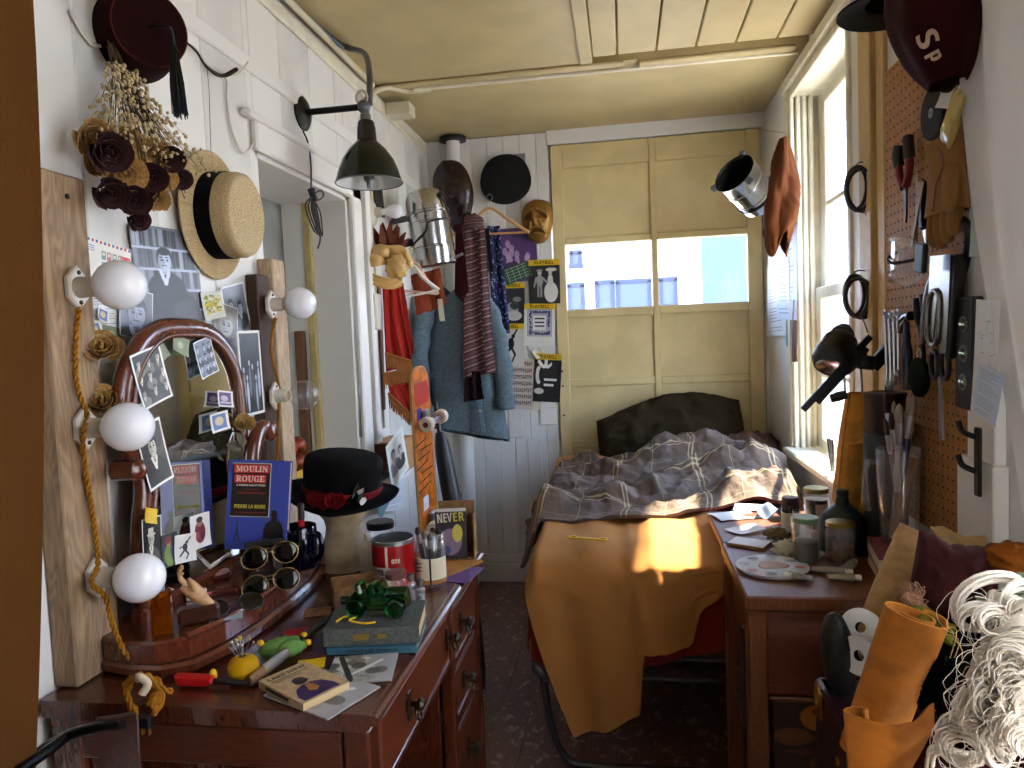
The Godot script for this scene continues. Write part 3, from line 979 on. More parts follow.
func bulbs():
	var pine := wood("weathered board", Color(0.52, 0.42, 0.31), Color(0.63, 0.52, 0.39), 0.7, true, 1.0, 12.0)
	var pine2 := wood("brown board", Color(0.60, 0.49, 0.37), Color(0.78, 0.68, 0.55), 0.7, true, 1.6, 10.0)
	var b1 := thing("light_board", "weathered wooden board with three white globe bulbs beside the mirror", "board", V(-1.005, 0.762, -1.135))
	part(b1, "plank", G.new().box(V(0, 0.46, 0), V(0.048, 0.92, 0.112), 0.003), pine)
	part(b1, "nail", G.new().at(V(0.024, 0.88, -0.01), V(0, 0, -90)).lathe([W(0, 0), W(0.005, 0), W(0.005, 0.002), W(0, 0.003)], 8), mat("dark screw", Color.BLACK))
	var b2 := thing("light_board", "brown wooden board with two globe bulbs by the grey opening", "board", V(-1.005, 0.762, -1.90))
	part(b2, "plank", G.new().box(V(0, 0.42, -0.03), V(0.045, 0.86, 0.075), 0.003), pine2)
	part(b2, "plank", G.new().box(V(-0.005, 0.40, 0.045), V(0.035, 0.80, 0.07), 0.003), wood("dark back plank", Color(0.22, 0.14, 0.09), Color(0.3, 0.2, 0.13), 0.7))
	var porc := mat("porcelain", Color(0.83, 0.80, 0.73), 0.25)
	var frost := mat("frosted glass", Color(0.90, 0.90, 0.91), 0.16)
	frost.subsurf_scatter_enabled = true
	frost.subsurf_scatter_strength = 0.1
	var brass := mat("bright brass", Color(0.75, 0.6, 0.3), 0.3, 0.9)
	var clear := glass("bulb glass", Color(0.95, 0.97, 1.0), 0.04)
	var prof := []
	for k in 13:
		var f := lerpf(-1.22, PI / 2, k / 12.0)
		prof.append(W(0.0445 * cos(f), 0.0445 * sin(f)))
	prof[12].x = 0.0
	var neck := [W(0.0125, -0.062), W(0.0135, -0.052), W(0.0150, -0.0425)]
	var gp := neck + prof
	var spots := [[V(-0.98, 1.478, -1.143), "top", 0], [V(-0.98, 1.223, -1.136), "middle", 0], [V(-0.98, 0.945, -1.136), "bottom", 0], [V(-0.981, 1.478, -1.858), "upper", 0], [V(-0.981, 1.221, -1.848), "lower", 1]]
	for q in spots:
		var p: Vector3 = q[0]
		var where: String = "on the weathered board left of the mirror" if p.z > -1.5 else "on the brown board right of the mirror"
		var s := thing("lamp_socket", "white porcelain lamp socket, %s one %s" % [q[1], where], "lamp socket", p, Vector3.ZERO, "lamp sockets round the mirror")
		var hx := [W(-0.024, -0.018), W(0, -0.040), W(0.024, -0.018), W(0.024, 0.018), W(0, 0.040), W(-0.024, 0.018)]
		part(s, "base_plate", G.new().at(V(0.006, 0, 0), V(0, 90, 0)).prism(hx, 0.013, 0.003), porc)
		part(s, "collar", G.new().at(V(0.01, 0, 0), V(0, 0, -90)).lathe([W(0.020, 0), W(0.019, 0.010), W(0.0175, 0.034), W(0.016, 0.036), W(0.013, 0.036), W(0.013, 0.02)], 18), porc)
		for sy in [-0.027, 0.027]:
			part(s, "screw", G.new().at(V(0.012, sy, 0), V(0, 0, -90)).lathe([W(0, 0), W(0.0045, 0), W(0.004, 0.002), W(0, 0.0028)], 10), mat("dark screw", Color.BLACK))
		var bl: Node3D = thing("light_bulb", ("clear" if q[2] else "frosted white") + " globe bulb in the %s socket %s" % [q[1], where], "bulb", p + V(0.093, 0, 0), Vector3.ZERO, "globe bulbs round the mirror")
		part(bl, "globe", G.new().at(Vector3.ZERO, V(0, 0, -90)).lathe(gp if not q[2] else gp.map(func(t): return t * 0.93), 28, null, 0.2), clear if q[2] else frost)
		part(bl, "screw_cap", G.new().at(Vector3.ZERO, V(0, 0, -90)).lathe([W(0, -0.068), W(0.0115, -0.066), W(0.0118, -0.052), W(0, -0.051)], 14), brass)
		if q[2]:
			part(bl, "filament_stem", G.new().at(Vector3.ZERO, V(0, 0, -90)).lathe([W(0.006, -0.055), W(0.004, -0.03), W(0.003, -0.01), W(0, -0.008)], 8), glass("bulb glass", Color.WHITE))
			part(bl, "filament", G.new().tube([V(-0.012, 0, 0.014), V(0.002, 0.004, 0.008), V(0.004, -0.002, 0), V(0.002, 0.004, -0.008), V(-0.012, 0, -0.014)], 0.0007, 4), mat("filament wire", Color(0.3, 0.3, 0.3), 0.4, 0.8))
	# twisted yellow flex
	var yel := cloth("yellow flex", Color(0.66, 0.44, 0.10), 0.8, 60.0, 0.5)
	var X := -0.972
	one("twisted_flex", "twisted yellow cloth flex running down the weathered board", "cord", twist(spline([V(-0.972, 1.45, -1.145), V(-0.972, 1.383, -1.129), V(-0.972, 1.302, -1.123), V(-0.965, 1.247, -1.133), V(-0.955, 1.222, -1.111), V(-0.965, 1.194, -1.117), V(-0.972, 1.138, -1.127), V(-0.972, 1.033, -1.138), V(-0.965, 0.97, -1.13), V(-0.95, 0.949, -1.095), V(-0.94, 0.915, -1.113), V(-0.93, 0.865, -1.113), V(-0.92, 0.814, -1.123), V(-0.9, 0.775, -1.136)], 5), 0.0028), yel)
	one("twisted_flex", "twisted yellow cloth flex running down the brown board", "cord", twist(spline([V(-0.975, 1.441, -1.882), V(-0.975, 1.351, -1.841), V(-0.97, 1.251, -1.865), V(-0.965, 1.195, -1.848), V(-0.975, 1.095, -1.849), V(-0.975, 1.026, -1.834)], 5), 0.0026), yel)
	var cb := thing("cord_bundle", "tied bundle of yellow flex with black plug hanging over the desk edge", "cord", V(-0.797, 0.799, -1.015))
	for k in 5:
		var o := 0.004 * k
		part(cb, "loop", twist(spline([V(-0.003, 0.028, 0.004 * (k % 3)), V(-0.024 - o * 0.6, 0.012, 0.004), V(-0.034 + o, -0.022, 0.003 * k), V(-0.018, -0.046 + o, 0.004)], 5), 0.0026), yel)
		part(cb, "loop", twist(spline([V(0.003, 0.026, 0.004 * (k % 3)), V(0.020 + o * 0.7, 0.014, 0.004), V(0.030 - o, -0.014, 0.003 * k), V(0.014 + o * 0.4, -0.040 + o, 0.004)], 5), 0.0026), yel)
	part(cb, "loose_end", twist(spline([V(0.0, 0.022, 0.006), V(0.03, 0.012, 0.01), V(0.056, 0.004, 0.01)], 5), 0.0026), yel)
	part(cb, "tie", G.new().tube(spline([V(-0.008, 0.022, 0.008), V(0.003, 0.03, 0.016), V(0.016, 0.018, 0.014), V(0.004, 0.0, 0.014)], 4), 0.007, 6, false, 0.5), mat("masking tape", Color(0.80, 0.74, 0.62), 0.8))
	var pl := part(cb, "plug", G.new().box(V(0.0, -0.05, 0.006), V(0.026, 0.022, 0.016), 0.003), mat("black plastic", Color(0.035, 0.033, 0.032), 0.4))
	for s in [-1.0, 1.0]:
		part(pl, "prong", G.new().box(V(s * 0.006, -0.066, 0.006), V(0.0016, 0.014, 0.006)), brass)

# ---- printed pictures
func pic(w: int, h: int, c: Color) -> Image:
	var im := Image.create(w, h, false, Image.FORMAT_RGBA8)
	im.fill(c)
	return im
func ell(im: Image, cx: float, cy: float, rx: float, ry: float, c: Color, a := 1.0):
	for y in range(maxi(0, int(cy - ry)), mini(im.get_height(), int(cy + ry) + 1)):
		for x in range(maxi(0, int(cx - rx)), mini(im.get_width(), int(cx + rx) + 1)):
			var d := pow((x - cx) / rx, 2) + pow((y - cy) / ry, 2)
			if d < 1.0:
				im.set_pixel(x, y, im.get_pixel(x, y).lerp(c, a * clampf((1.0 - d) * 6.0, 0, 1)))
func rct(im: Image, x: float, y: float, w: float, h: float, c: Color):
	im.fill_rect(Rect2i(int(x), int(y), int(maxf(w, 1)), int(maxf(h, 1))), c)
func lin(im: Image, a: Vector2, b: Vector2, w: float, c: Color):
	var n := int(a.distance_to(b)) + 1
	for k in n + 1:
		var p := a.lerp(b, float(k) / n)
		rct(im, p.x - w / 2, p.y - w / 2, w, w, c)
func grain(im: Image, amp: float):
	for y in im.get_height():
		for x in im.get_width():
			var c := im.get_pixel(x, y)
			var r := (rng.randf() - 0.5) * amp
			im.set_pixel(x, y, Color(c.r + r, c.g + r, c.b + r, c.a))
func tone(v: float, t: Color) -> Color:
	return Color(v * t.r, v * t.g, v * t.b)
func face(im: Image, cx: float, cy: float, s: float, t: Color, hair := 0.12, skin := 0.72, coat := 0.16, hat := false):
	# a generic head and shoulders
	ell(im, cx, cy + s * 1.75, s * 1.45, s * 1.1, tone(coat, t))
	rct(im, cx - s * 0.25, cy + s * 0.4, s * 0.5, s * 0.5, tone(skin * 0.85, t))
	lin(im, W(cx - s * 0.3, cy + s * 0.75), W(cx, cy + s * 1.5), s * 0.22, tone(0.85, t))
	lin(im, W(cx + s * 0.3, cy + s * 0.75), W(cx, cy + s * 1.5), s * 0.22, tone(0.85, t))
	ell(im, cx, cy - s * 0.12, s * 0.60, s * 0.72, tone(hair, t))
	ell(im, cx, cy + s * 0.05, s * 0.50, s * 0.66, tone(skin, t))
	ell(im, cx - s * 0.28, cy + s * 0.05, s * 0.22, s * 0.5, tone(skin * 0.72, t), 0.6)
	for e in [-1.0, 1.0]:
		ell(im, cx + e * s * 0.2, cy - s * 0.02, s * 0.10, s * 0.06, tone(0.12, t))
		lin(im, W(cx + e * s * 0.10, cy - s * 0.16), W(cx + e * s * 0.30, cy - s * 0.14), maxf(s * 0.05, 1), tone(0.15, t))
	lin(im, W(cx, cy), W(cx + s * 0.05, cy + s * 0.22), maxf(s * 0.05, 1), tone(skin * 0.6, t))
	lin(im, W(cx - s * 0.15, cy + s * 0.38), W(cx + s * 0.15, cy + s * 0.38), maxf(s * 0.06, 1), tone(0.25, t))
	if hat:
		ell(im, cx, cy - s * 0.5, s * 0.9, s * 0.18, tone(hair, t))
		rct(im, cx - s * 0.5, cy - s * 1.1, s, s * 0.6, tone(hair, t))
	else:
		ell(im, cx, cy - s * 0.55, s * 0.50, s * 0.24, tone(hair, t))
const SEPIA := Color(1.0, 0.97, 0.9)
const COOL := Color(0.93, 0.97, 1.06)
func photo(key: String, kind: String, t := SEPIA, hair := 0.12, coat := 0.15, border := 4, bg := 0.45) -> StandardMaterial3D:
	if M.has(key): return M[key]
	var im := pic(96, 128, tone(bg, t))
	if kind == "face":
		for k in 30: ell(im, rng.randf() * 96, rng.randf() * 128, 20, 26, tone(bg + (rng.randf() - 0.5) * 0.3, t), 0.4)
		face(im, 48, 48, 30, t, hair, 0.74, coat)
	elif kind == "hat":
		face(im, 46, 56, 26, t, hair, 0.7, coat, true)
	elif kind == "close":
		face(im, 50, 62, 52, t, hair, 0.7, coat)
	elif kind == "group":
		for k in 9: face(im, 14 + (k % 3) * 33 + rng.randf() * 8, 24 + (k / 3) * 34, 12, t, 0.05 + rng.randf() * 0.2, 0.6 + rng.randf() * 0.25, rng.randf() * 0.5)
	elif kind == "couple":
		face(im, 30, 44, 20, t, 0.15, 0.7, 0.5)
		face(im, 66, 52, 18, t, 0.08, 0.75, 0.2)
	elif kind == "library":
		for r in 5:
			var x := 2
			while x < 94:
				var w := 3 + rng.randi() % 5
				rct(im, x, 3 + r * 25, w, 20 + rng.randi() % 3, tone(0.12 + rng.randf() * 0.55, t))
				x += w + 1
			rct(im, 0, 25 + r * 25, 96, 3, tone(0.75, t))
		ell(im, 50, 118, 44, 52, tone(0.15, t))
		face(im, 44, 40, 20, t, 0.16, 0.78, 0.13)
		rct(im, 20, 84, 60, 44, tone(0.14, t))
		ell(im, 70, 100, 22, 12, tone(0.25, t), 0.7)
	elif kind == "stage":
		im.fill(tone(0.07, t))
		for k in 6: ell(im, 14 + k * 14, 88 + sin(k * 2.0) * 14, 6, 26, tone(0.55 + 0.3 * sin(k * 1.7), t), 0.9)
		for k in 6: ell(im, 14 + k * 14, 58 + sin(k * 2.0) * 14, 4, 5, tone(0.75, t))
	if border:
		for s in [[0, 0, 96, border], [0, 128 - border, 96, border], [0, 0, border, 128], [96 - border, 0, border, 128]]: rct(im, s[0], s[1], s[2], s[3], Color(0.9, 0.9, 0.87))
	grain(im, 0.06)
	return image_mat(key, im, 0.35)
func printed(key: String, kind: String) -> StandardMaterial3D:
	if M.has(key): return M[key]
	var im := pic(128, 180, Color(0.87, 0.86, 0.82))
	var k0 := Color(0.12, 0.11, 0.12)
	if kind == "wedding":
		im.fill(Color(0.11, 0.11, 0.12))
		ell(im, 44, 84, 15, 26, Color(0.62, 0.62, 0.6)); rct(im, 34, 96, 8, 56, Color(0.58, 0.58, 0.56)); rct(im, 46, 96, 8, 56, Color(0.58, 0.58, 0.56)); lin(im, W(30, 72), W(22, 108), 6, Color(0.6, 0.6, 0.58)); lin(im, W(56, 72), W(74, 92), 6, Color(0.6, 0.6, 0.58)); lin(im, W(94, 40), W(80, 84), 2, Color(0.7, 0.7, 0.68)); ell(im, 44, 52, 9, 11, Color(0.75, 0.74, 0.72)); ell(im, 44, 42, 14, 5, Color(0.6, 0.6, 0.58))
		ell(im, 90, 132, 30, 44, Color(0.84, 0.83, 0.8)); ell(im, 88, 84, 12, 26, Color(0.8, 0.8, 0.78)); ell(im, 88, 54, 8, 10, Color(0.75, 0.73, 0.7)); ell(im, 92, 40, 24, 8, Color(0.8, 0.8, 0.78))
	elif kind == "swirl":
		im.fill(Color(0.12, 0.12, 0.13))
		ell(im, 50, 110, 40, 30, Color(0.6, 0.6, 0.6)); ell(im, 66, 96, 30, 18, Color(0.2, 0.2, 0.2)); ell(im, 60, 140, 50, 22, Color(0.75, 0.75, 0.74)); ell(im, 80, 70, 26, 12, Color(0.5, 0.5, 0.5))
	elif kind == "frame":
		for k in 6:
			var o := 14 + k * 5
			for s in [[o, o + 10, 128 - 2 * o, 2], [o, 150 - o, 128 - 2 * o, 2], [o, o + 10, 2, 140 - 2 * o], [126 - o, o + 10, 2, 140 - 2 * o]]: rct(im, s[0], s[1], s[2], s[3], Color(0.25, 0.24, 0.45))
		for k in 110:
			var a := 24 + rng.randf() * 80
			var b := 30 + rng.randf() * 100
			if k % 2: a = [26.0, 102.0][rng.randi() % 2] + rng.randf() * 8 - 4
			else: b = [34.0, 126.0][rng.randi() % 2] + rng.randf() * 8 - 4
			ell(im, a, b, 4, 4, Color(0.25, 0.24, 0.42), 0.9)
		rct(im, 36, 50, 56, 62, Color(0.88, 0.87, 0.84))
		for r in 3: rct(im, 44, 60 + r * 16, 40, 6, k0)
	elif kind == "dancer":
		im.fill(Color(0.82, 0.80, 0.77))
		ell(im, 66, 84, 15, 26, k0); ell(im, 76, 52, 9, 9, k0)
		lin(im, W(70, 70), W(96, 22), 6, k0); lin(im, W(62, 74), W(34, 86), 6, k0); lin(im, W(64, 104), W(36, 138), 8, k0); lin(im, W(70, 104), W(86, 132), 8, k0); lin(im, W(86, 132), W(72, 160), 6, k0)
	elif kind == "poster":
		im.fill(Color(0.08, 0.08, 0.09))
		for k in 26:
			var f := k / 25.0
			ell(im, 22 + 60 * f + 14 * sin(f * 6), 30 + 18 * sin(f * 9), 9 - 5 * f, 7, Color(0.85, 0.84, 0.82))
		ell(im, 22, 80, 16, 36, Color(0.8, 0.8, 0.78)); ell(im, 34, 78, 12, 28, Color(0.09, 0.09, 0.1)); ell(im, 26, 140, 24, 12, Color(0.75, 0.74, 0.7))
		for r in 2: rct(im, 48, 92 + r * 20, 60 - r * 14, 9, Color(0.85, 0.84, 0.82))
	elif kind == "music":
		im.fill(Color(0.80, 0.75, 0.70))
		for r in 7:
			for l in 5: rct(im, 8, 14 + r * 23 + l * 3, 112, 1, Color(0.35, 0.3, 0.3))
			for k in 16: ell(im, 12 + k * 7, 14 + r * 23 + rng.randf() * 12, 2.4, 2, k0)
			for k in 16: rct(im, 12 + k * 7, 9 + r * 23 + rng.randf() * 4, 1, 10, k0)
	elif kind == "lines" or kind == "lines blue":
		im.fill(Color(0.84, 0.84, 0.84) if kind == "lines" else Color(0.74, 0.79, 0.86))
		for r in 20:
			if r % 6 != 5: rct(im, 14, 14 + r * 8, 60 + rng.randi() % 42, 2, Color(0.5, 0.5, 0.53))
	elif kind == "diagram":
		im.fill(Color(0.83, 0.82, 0.80))
		for k in 12:
			var p := W(20 + rng.randf() * 80, 20 + rng.randf() * 130)
			lin(im, p, p + W(rng.randf() * 20, 0), 1.5, Color(0.4, 0.4, 0.42)); lin(im, p, p + W(0, rng.randf() * 24), 1.5, Color(0.4, 0.4, 0.42))
		rct(im, 20, 150, 50, 10, Color(0.55, 0.62, 0.75))
	elif kind == "envelope":
		im = pic(180, 128, Color(0.87, 0.85, 0.80))
		for k in 12: rct(im, 4 + k * 15, 2, 8, 6, [Color(0.75, 0.2, 0.2), Color(0.2, 0.3, 0.55)][k % 2])
		for r in 3: rct(im, 10, 16 + r * 5, 34, 2, Color(0.45, 0.5, 0.7))
		for k in 10: rct(im, 70 + (k % 5) * 20, 22 + (k / 5) * 24, 16, 19, [Color(0.45, 0.56, 0.52), Color(0.70, 0.42, 0.42)][k % 3 % 2])
		for k in 10: rct(im, 73 + (k % 5) * 20, 25 + (k / 5) * 24, 10, 7, Color(0.82, 0.80, 0.74))
		rct(im, 140, 22, 36, 50, Color(0.78, 0.22, 0.25)); lin(im, W(146, 30), W(170, 62), 4, Color(0.9, 0.85, 0.8)); lin(im, W(170, 30), W(146, 62), 4, Color(0.9, 0.85, 0.8))
		for r in 4: rct(im, 50, 84 + r * 9, 70, 2, Color(0.35, 0.35, 0.4))
	elif kind == "flowers":
		im.fill(Color(0.80, 0.80, 0.74))
		for k in 60: ell(im, 64 + (rng.randf() - 0.5) * 90, 80 + (rng.randf() - 0.5) * 110, 9, 8, [Color(0.80, 0.72, 0.15), Color(0.45, 0.50, 0.16), Color(0.70, 0.62, 0.22)][rng.randi() % 3])
	elif kind == "costume":
		im.fill(Color(0.88, 0.86, 0.84))
		ell(im, 64, 96, 36, 60, Color(0.45, 0.12, 0.16)); ell(im, 64, 46, 18, 22, Color(0.62, 0.45, 0.38)); ell(im, 64, 30, 22, 16, Color(0.2, 0.12, 0.1)); ell(im, 50, 110, 14, 20, Color(0.6, 0.25, 0.2)); ell(im, 80, 120, 12, 22, Color(0.25, 0.1, 0.2))
	elif kind == "green lady":
		im.fill(Color(0.22, 0.23, 0.26))
		ell(im, 60, 120, 40, 60, Color(0.42, 0.52, 0.22)); ell(im, 62, 50, 18, 22, Color(0.66, 0.5, 0.42)); ell(im, 58, 36, 24, 20, Color(0.5, 0.14, 0.14)); ell(im, 92, 110, 20, 44, Color(0.25, 0.28, 0.42))
	elif kind == "purple":
		im.fill(Color(0.32, 0.20, 0.42))
		for k in 16: ell(im, 24 + rng.randf() * 84, 50 + rng.randf() * 90, 8, 14, Color(0.72, 0.62, 0.74), 0.8)
		for k in 10: ell(im, 20 + rng.randf() * 90, 120 + rng.randf() * 30, 12, 14, Color(0.24, 0.13, 0.34))
	elif kind == "green ticket":
		im.fill(Color(0.16, 0.32, 0.22))
		for k in 5: rct(im, 14, 14 + k * 34, 100, 4, Color(0.75, 0.78, 0.7))
		for k in 4: rct(im, 20 + k * 26, 8, 3, 164, Color(0.6, 0.66, 0.6))
	elif kind == "stamp":
		im.fill(Color(0.86, 0.84, 0.8))
		rct(im, 16, 20, 96, 140, Color(0.35, 0.45, 0.62)); ell(im, 64, 84, 32, 44, Color(0.78, 0.7, 0.55))
	elif kind == "stamp red":
		im.fill(Color(0.86, 0.84, 0.8))
		rct(im, 14, 18, 100, 144, Color(0.36, 0.24, 0.42)); ell(im, 60, 84, 34, 34, Color(0.74, 0.65, 0.7)); rct(im, 20, 120, 88, 24, Color(0.72, 0.66, 0.74))
	elif kind == "banknote":
		im.fill(Color(0.52, 0.55, 0.42))
		for k in 12: rct(im, 10, 10 + k * 14, 108, 3, Color(0.36, 0.40, 0.30))
		ell(im, 64, 90, 26, 40, Color(0.66, 0.67, 0.54))
	elif kind == "comic":
		im.fill(Color(0.16, 0.14, 0.17))
		ell(im, 60, 120, 50, 50, Color(0.5, 0.42, 0.5)); ell(im, 90, 90, 22, 34, Color(0.75, 0.7, 0.3)); ell(im, 34, 150, 28, 20, Color(0.2, 0.3, 0.5)); rct(im, 0, 0, 128, 12, Color(0.75, 0.73, 0.7))
	elif kind == "magazine":
		im.fill(Color(0.62, 0.62, 0.62))
		for k in 30: ell(im, rng.randf() * 128, 30 + rng.randf() * 150, 16, 22, tone(0.2 + rng.randf() * 0.7, SEPIA), 0.8)
		lin(im, W(10, 160), W(120, 110), 12, Color(0.15, 0.15, 0.15)); lin(im, W(30, 40), W(90, 110), 8, Color(0.85, 0.85, 0.83))
	grain(im, 0.04)
	return image_mat(key, im, 0.5)

func paper_mesh(w: float, h: float, curl := 0.004, th := 0.0006) -> G:
	return G.new().sheet(func(u, v): return V((u - 0.5) * w, (0.5 - v) * h, curl * (pow(absf(u - 0.5) * 2.0, 2.0) * 0.5 + pow(v, 3.0))), 6, 6, th)
const FACE := {"L": Vector3(0, 90, 0), "B": Vector3.ZERO, "R": Vector3(0, -90, 0)}
func paper(called: String, label: String, cat: String, side: String, c: Vector3, w: float, h: float, roll: float, m: Material, group := "", curl := 0.004) -> MeshInstance3D:
	return one(called, label, cat, paper_mesh(w, h, curl), m, c, FACE[side] + V(0, 0, roll), group)
func programme(label: String, side: String, c: Vector3, w: float, h: float, roll: float, key: String, kind: String, title := "PLAYBILL"):
	# theatre programme with a yellow band along the top
	var o := paper("theatre_programme", label, "programme", side, c, w, h, roll, printed(key, kind), "theatre programmes pinned up", 0.002)
	var b := part(o, "yellow_band", G.new().box(V(0, h * 0.44, 0.0022), V(w, h * 0.13, 0.0012)), mat("programme yellow", Color(0.83, 0.68, 0.05), 0.5))
	text(b, title, h * 0.075, mat("ink", Color(0.06, 0.055, 0.05), 0.6), V(0, h * 0.44, 0.0032), Vector3.ZERO, w * 0.62)

func rose(parent: Node, called: String, at: Vector3, r: float, dir: Vector3, m: Material, open := 0.6):
	# a dried rose: petals in a spiral round a tight heart
	var g := G.new()
	var up := dir.normalized()
	var sx := up.cross(V(0.3, 0.9, 0.2)).normalized()
	g.X = Transform3D(Basis(sx, up, sx.cross(up)), Vector3.ZERO)
	var base := g.X
	g.ball(V(0, r * 0.1, 0), V(r * 0.16, r * 0.66, r * 0.16), 8, 6)
	for k in 16:
		var f := k * 2.4
		var ring := 0.14 + 0.05 * k
		var lean := open * (0.10 + k * 0.045)
		var off := rng.randf() * 0.3
		g.X = base * Transform3D(Basis(Vector3.UP, f), Vector3.ZERO)
		g.sheet(func(u, v):
			var a: float = (u - 0.5) * 1.7
			var t: float = 1.0 - v
			var rr: float = r * ring * (0.45 + 0.75 * sin(t * 1.5)) + r * lean * t * t + r * 0.10 * n3(V(u, v, k), 3.0)
			var y: float = r * (-0.55 + 1.25 * t * (1.0 - 0.22 * absf(a)) - lean * 0.55 * pow(t, 3.0) + 0.1 * off)
			return V(sin(a) * rr, y, cos(a) * rr), 6, 5, r * 0.03)
	part(parent, called, g, m, at)

func fringe(g: G, a: Vector3, b: Vector3, l: float, n: int, out: Vector3, r := 0.0016):
	for k in n:
		var p := a.lerp(b, (k + 0.5) / n)
		var s := V((rng.randf() - 0.5) * 0.004, -l * (0.85 + rng.randf() * 0.3), (rng.randf() - 0.5) * 0.004)
		g.tube([p, p + s * 0.5 + out, p + s + out * 0.6], [r, r * 1.1, r * 0.7], 4)

func left_wall_things():
	# brown drape at the near left edge
	var dr := cloth("brown drape", Color(0.33, 0.20, 0.07), 0.95, 30.0, 0.2)
	one("door_drape", "heavy ochre brown drape hanging at the near left edge", "curtain", G.new().sheet(func(u, v):
		var y: float = lerpf(2.40, 0.03, v)
		var x: float = lerpf(-1.028, -0.772 - 0.10 * pow(clampf((1.9 - y) / 1.13, 0.0, 1.2), 1.6), u)
		return V(x, y, -0.93 + 0.13 * smoothstep(0.0, 0.86, u) - 0.07 * pow(smoothstep(0.84, 1.0, u), 2.0) + 0.010 * sin(u * 22.0 + 0.4 * v)), 60, 30, 0.006), dr)
	# fez with a tassel
	var fz := thing("fez", "dark red felt fez with a black tassel hanging top left", "hat", V(-0.92, 2.008, -1.329))
	var felt := cloth("red felt", Color(0.13, 0.02, 0.024), 0.95, 45.0, 0.2)
	var ax := V(0.80, -0.12, 0.58).normalized()
	var q := Transform3D(Basis(ax.cross(V(0, 0, 1)).normalized(), ax, ax.cross(V(0, 0, 1)).normalized().cross(ax)), Vector3.ZERO)
	var g := G.new()
	g.X = q
	g.lathe([W(0.0, -0.115), W(0.086, -0.115), W(0.089, -0.112), W(0.075, -0.006), W(0.070, 0.0), W(0, 0.001)], 36)
	part(fz, "crown", g, felt)
	g = G.new()
	g.X = q
	g.tube(coil(V(0, -0.001, 0), 0.072, 1, Vector3.UP, Vector3.RIGHT, 1.0, 0.0, 36), 0.0022, 6)
	part(fz, "seam", g, cloth("dusty red felt", Color(0.26, 0.08, 0.07)))
	var blk := mat("black thread", Color(0.02, 0.025, 0.025), 0.8)
	var tz := part(fz, "tassel", G.new().tube(spline([q * V(0, 0.002, 0), V(0.05, -0.01, 0.012), V(0.056, -0.05, 0.012)], 5), 0.004, 6), blk)
	g = G.new()
	for k in 60:
		var f := rng.randf() * TAU
		var r := sqrt(rng.randf()) * 0.012
		g.tube([V(0.056, -0.045, 0.012) + V(cos(f), 0, sin(f)) * r * 0.5, V(0.06, -0.12, 0.014) + V(cos(f), 0, sin(f)) * r * 1.1, V(0.062 + rng.randf() * 0.008, -0.175 - rng.randf() * 0.014, 0.016) + V(cos(f), 0, sin(f)) * r * 1.3], 0.0012, 4)
	part(tz, "threads", g, blk).set_meta("kind", "stuff")
	# dried bouquet
	var bq := thing("dried_bouquet", "bunch of dried roses and baby's breath hanging head down on the wall", "bouquet", V(-1, 1.834, -1.332))
	var tanp := mottled("tan petals", Color(0.76, 0.58, 0.31), Color(0.60, 0.41, 0.18), 0.8, 0.05, 10.0)
	var redp := mottled("dark red petals", Color(0.24, 0.045, 0.04), Color(0.15, 0.025, 0.025), 0.9, 0.05, 10.0)
	var stem := mat("dry stems", Color(0.28, 0.20, 0.11), 0.9)
	var org: Vector3 = bq.position
	var top: Vector3 = V(-0.985, 1.955, -1.297) - org
	g = G.new()
	for k in 26:
		var e := V(0.02 + rng.randf() * 0.06, -0.07 - rng.randf() * 0.10, (rng.randf() - 0.5) * 0.26)
		g.tube(spline([top + V(rng.randf() * 0.01, rng.randf() * 0.02, rng.randf() * 0.012), top.lerp(e, 0.5) + V(0.01, 0.01, 0), e], 3), 0.0014, 4)
	part(bq, "stems", g, stem)
	part(bq, "string", G.new().tube(coil(top + V(0, -0.025, 0), 0.012, 3, Vector3.UP, Vector3.RIGHT, 1.0, 0.05, 12), 0.0018, 5), mat("string", Color(0.75, 0.7, 0.6), 0.9))
	g = G.new()
	var g2 := G.new()
	for k in 620:
		var f := rng.randf()
		var sp := 0.03 + 0.13 * f
		var p: Vector3 = top + V(0.008 + rng.randf() * 0.08 * (0.3 + f), -0.03 - 0.185 * f, (rng.randf() - 0.5) * 2.0 * sp - 0.03 * f)
		if k % 4 == 0: p.z -= 0.03 * f
		g.ball(p, Vector3.ONE * (0.0028 + rng.randf() * 0.002), 5, 4)
		if k % 3 == 0: g2.tube([p, p.lerp(top, 0.35) + V(0, -0.01, 0)], 0.0005, 3)
	part(bq, "baby_breath", g, mat("baby breath", Color(0.72, 0.64, 0.47), 0.9)).set_meta("kind", "stuff")
	part(bq, "baby_breath_twigs", g2, stem).set_meta("kind", "stuff")
	for t in [[V(-0.93, 1.7, -1.228), 0.031, 0], [V(-0.95, 1.754, -1.186), 0.029, 0], [V(-0.94, 1.764, -1.329), 0.025, 0], [V(-0.94, 1.719, -1.361), 0.023, 0], [V(-0.95, 1.674, -1.351), 0.020, 0], [V(-0.97, 1.723, -1.217), 0.024, 0], [V(-0.96, 1.776, -1.28), 0.024, 0],
			[V(-0.915, 1.725, -1.17), 0.034, 1], [V(-0.92, 1.757, -1.357), 0.026, 1], [V(-0.94, 1.731, -1.42), 0.022, 1], [V(-0.91, 1.702, -1.278), 0.027, 1], [V(-0.92, 1.649, -1.239), 0.026, 1], [V(-0.935, 1.656, -1.192), 0.028, 1], [V(-0.95, 1.622, -1.284), 0.021, 1], [V(-0.96, 1.688, -1.323), 0.024, 1]]:
		rose(bq, "rose", t[0] - org, t[1], V(0.75, -0.45 + rng.randf() * 0.2, 0.45 + (rng.randf() - 0.5) * 0.5), redp if t[2] else tanp, 0.42 if not t[2] else 0.22)
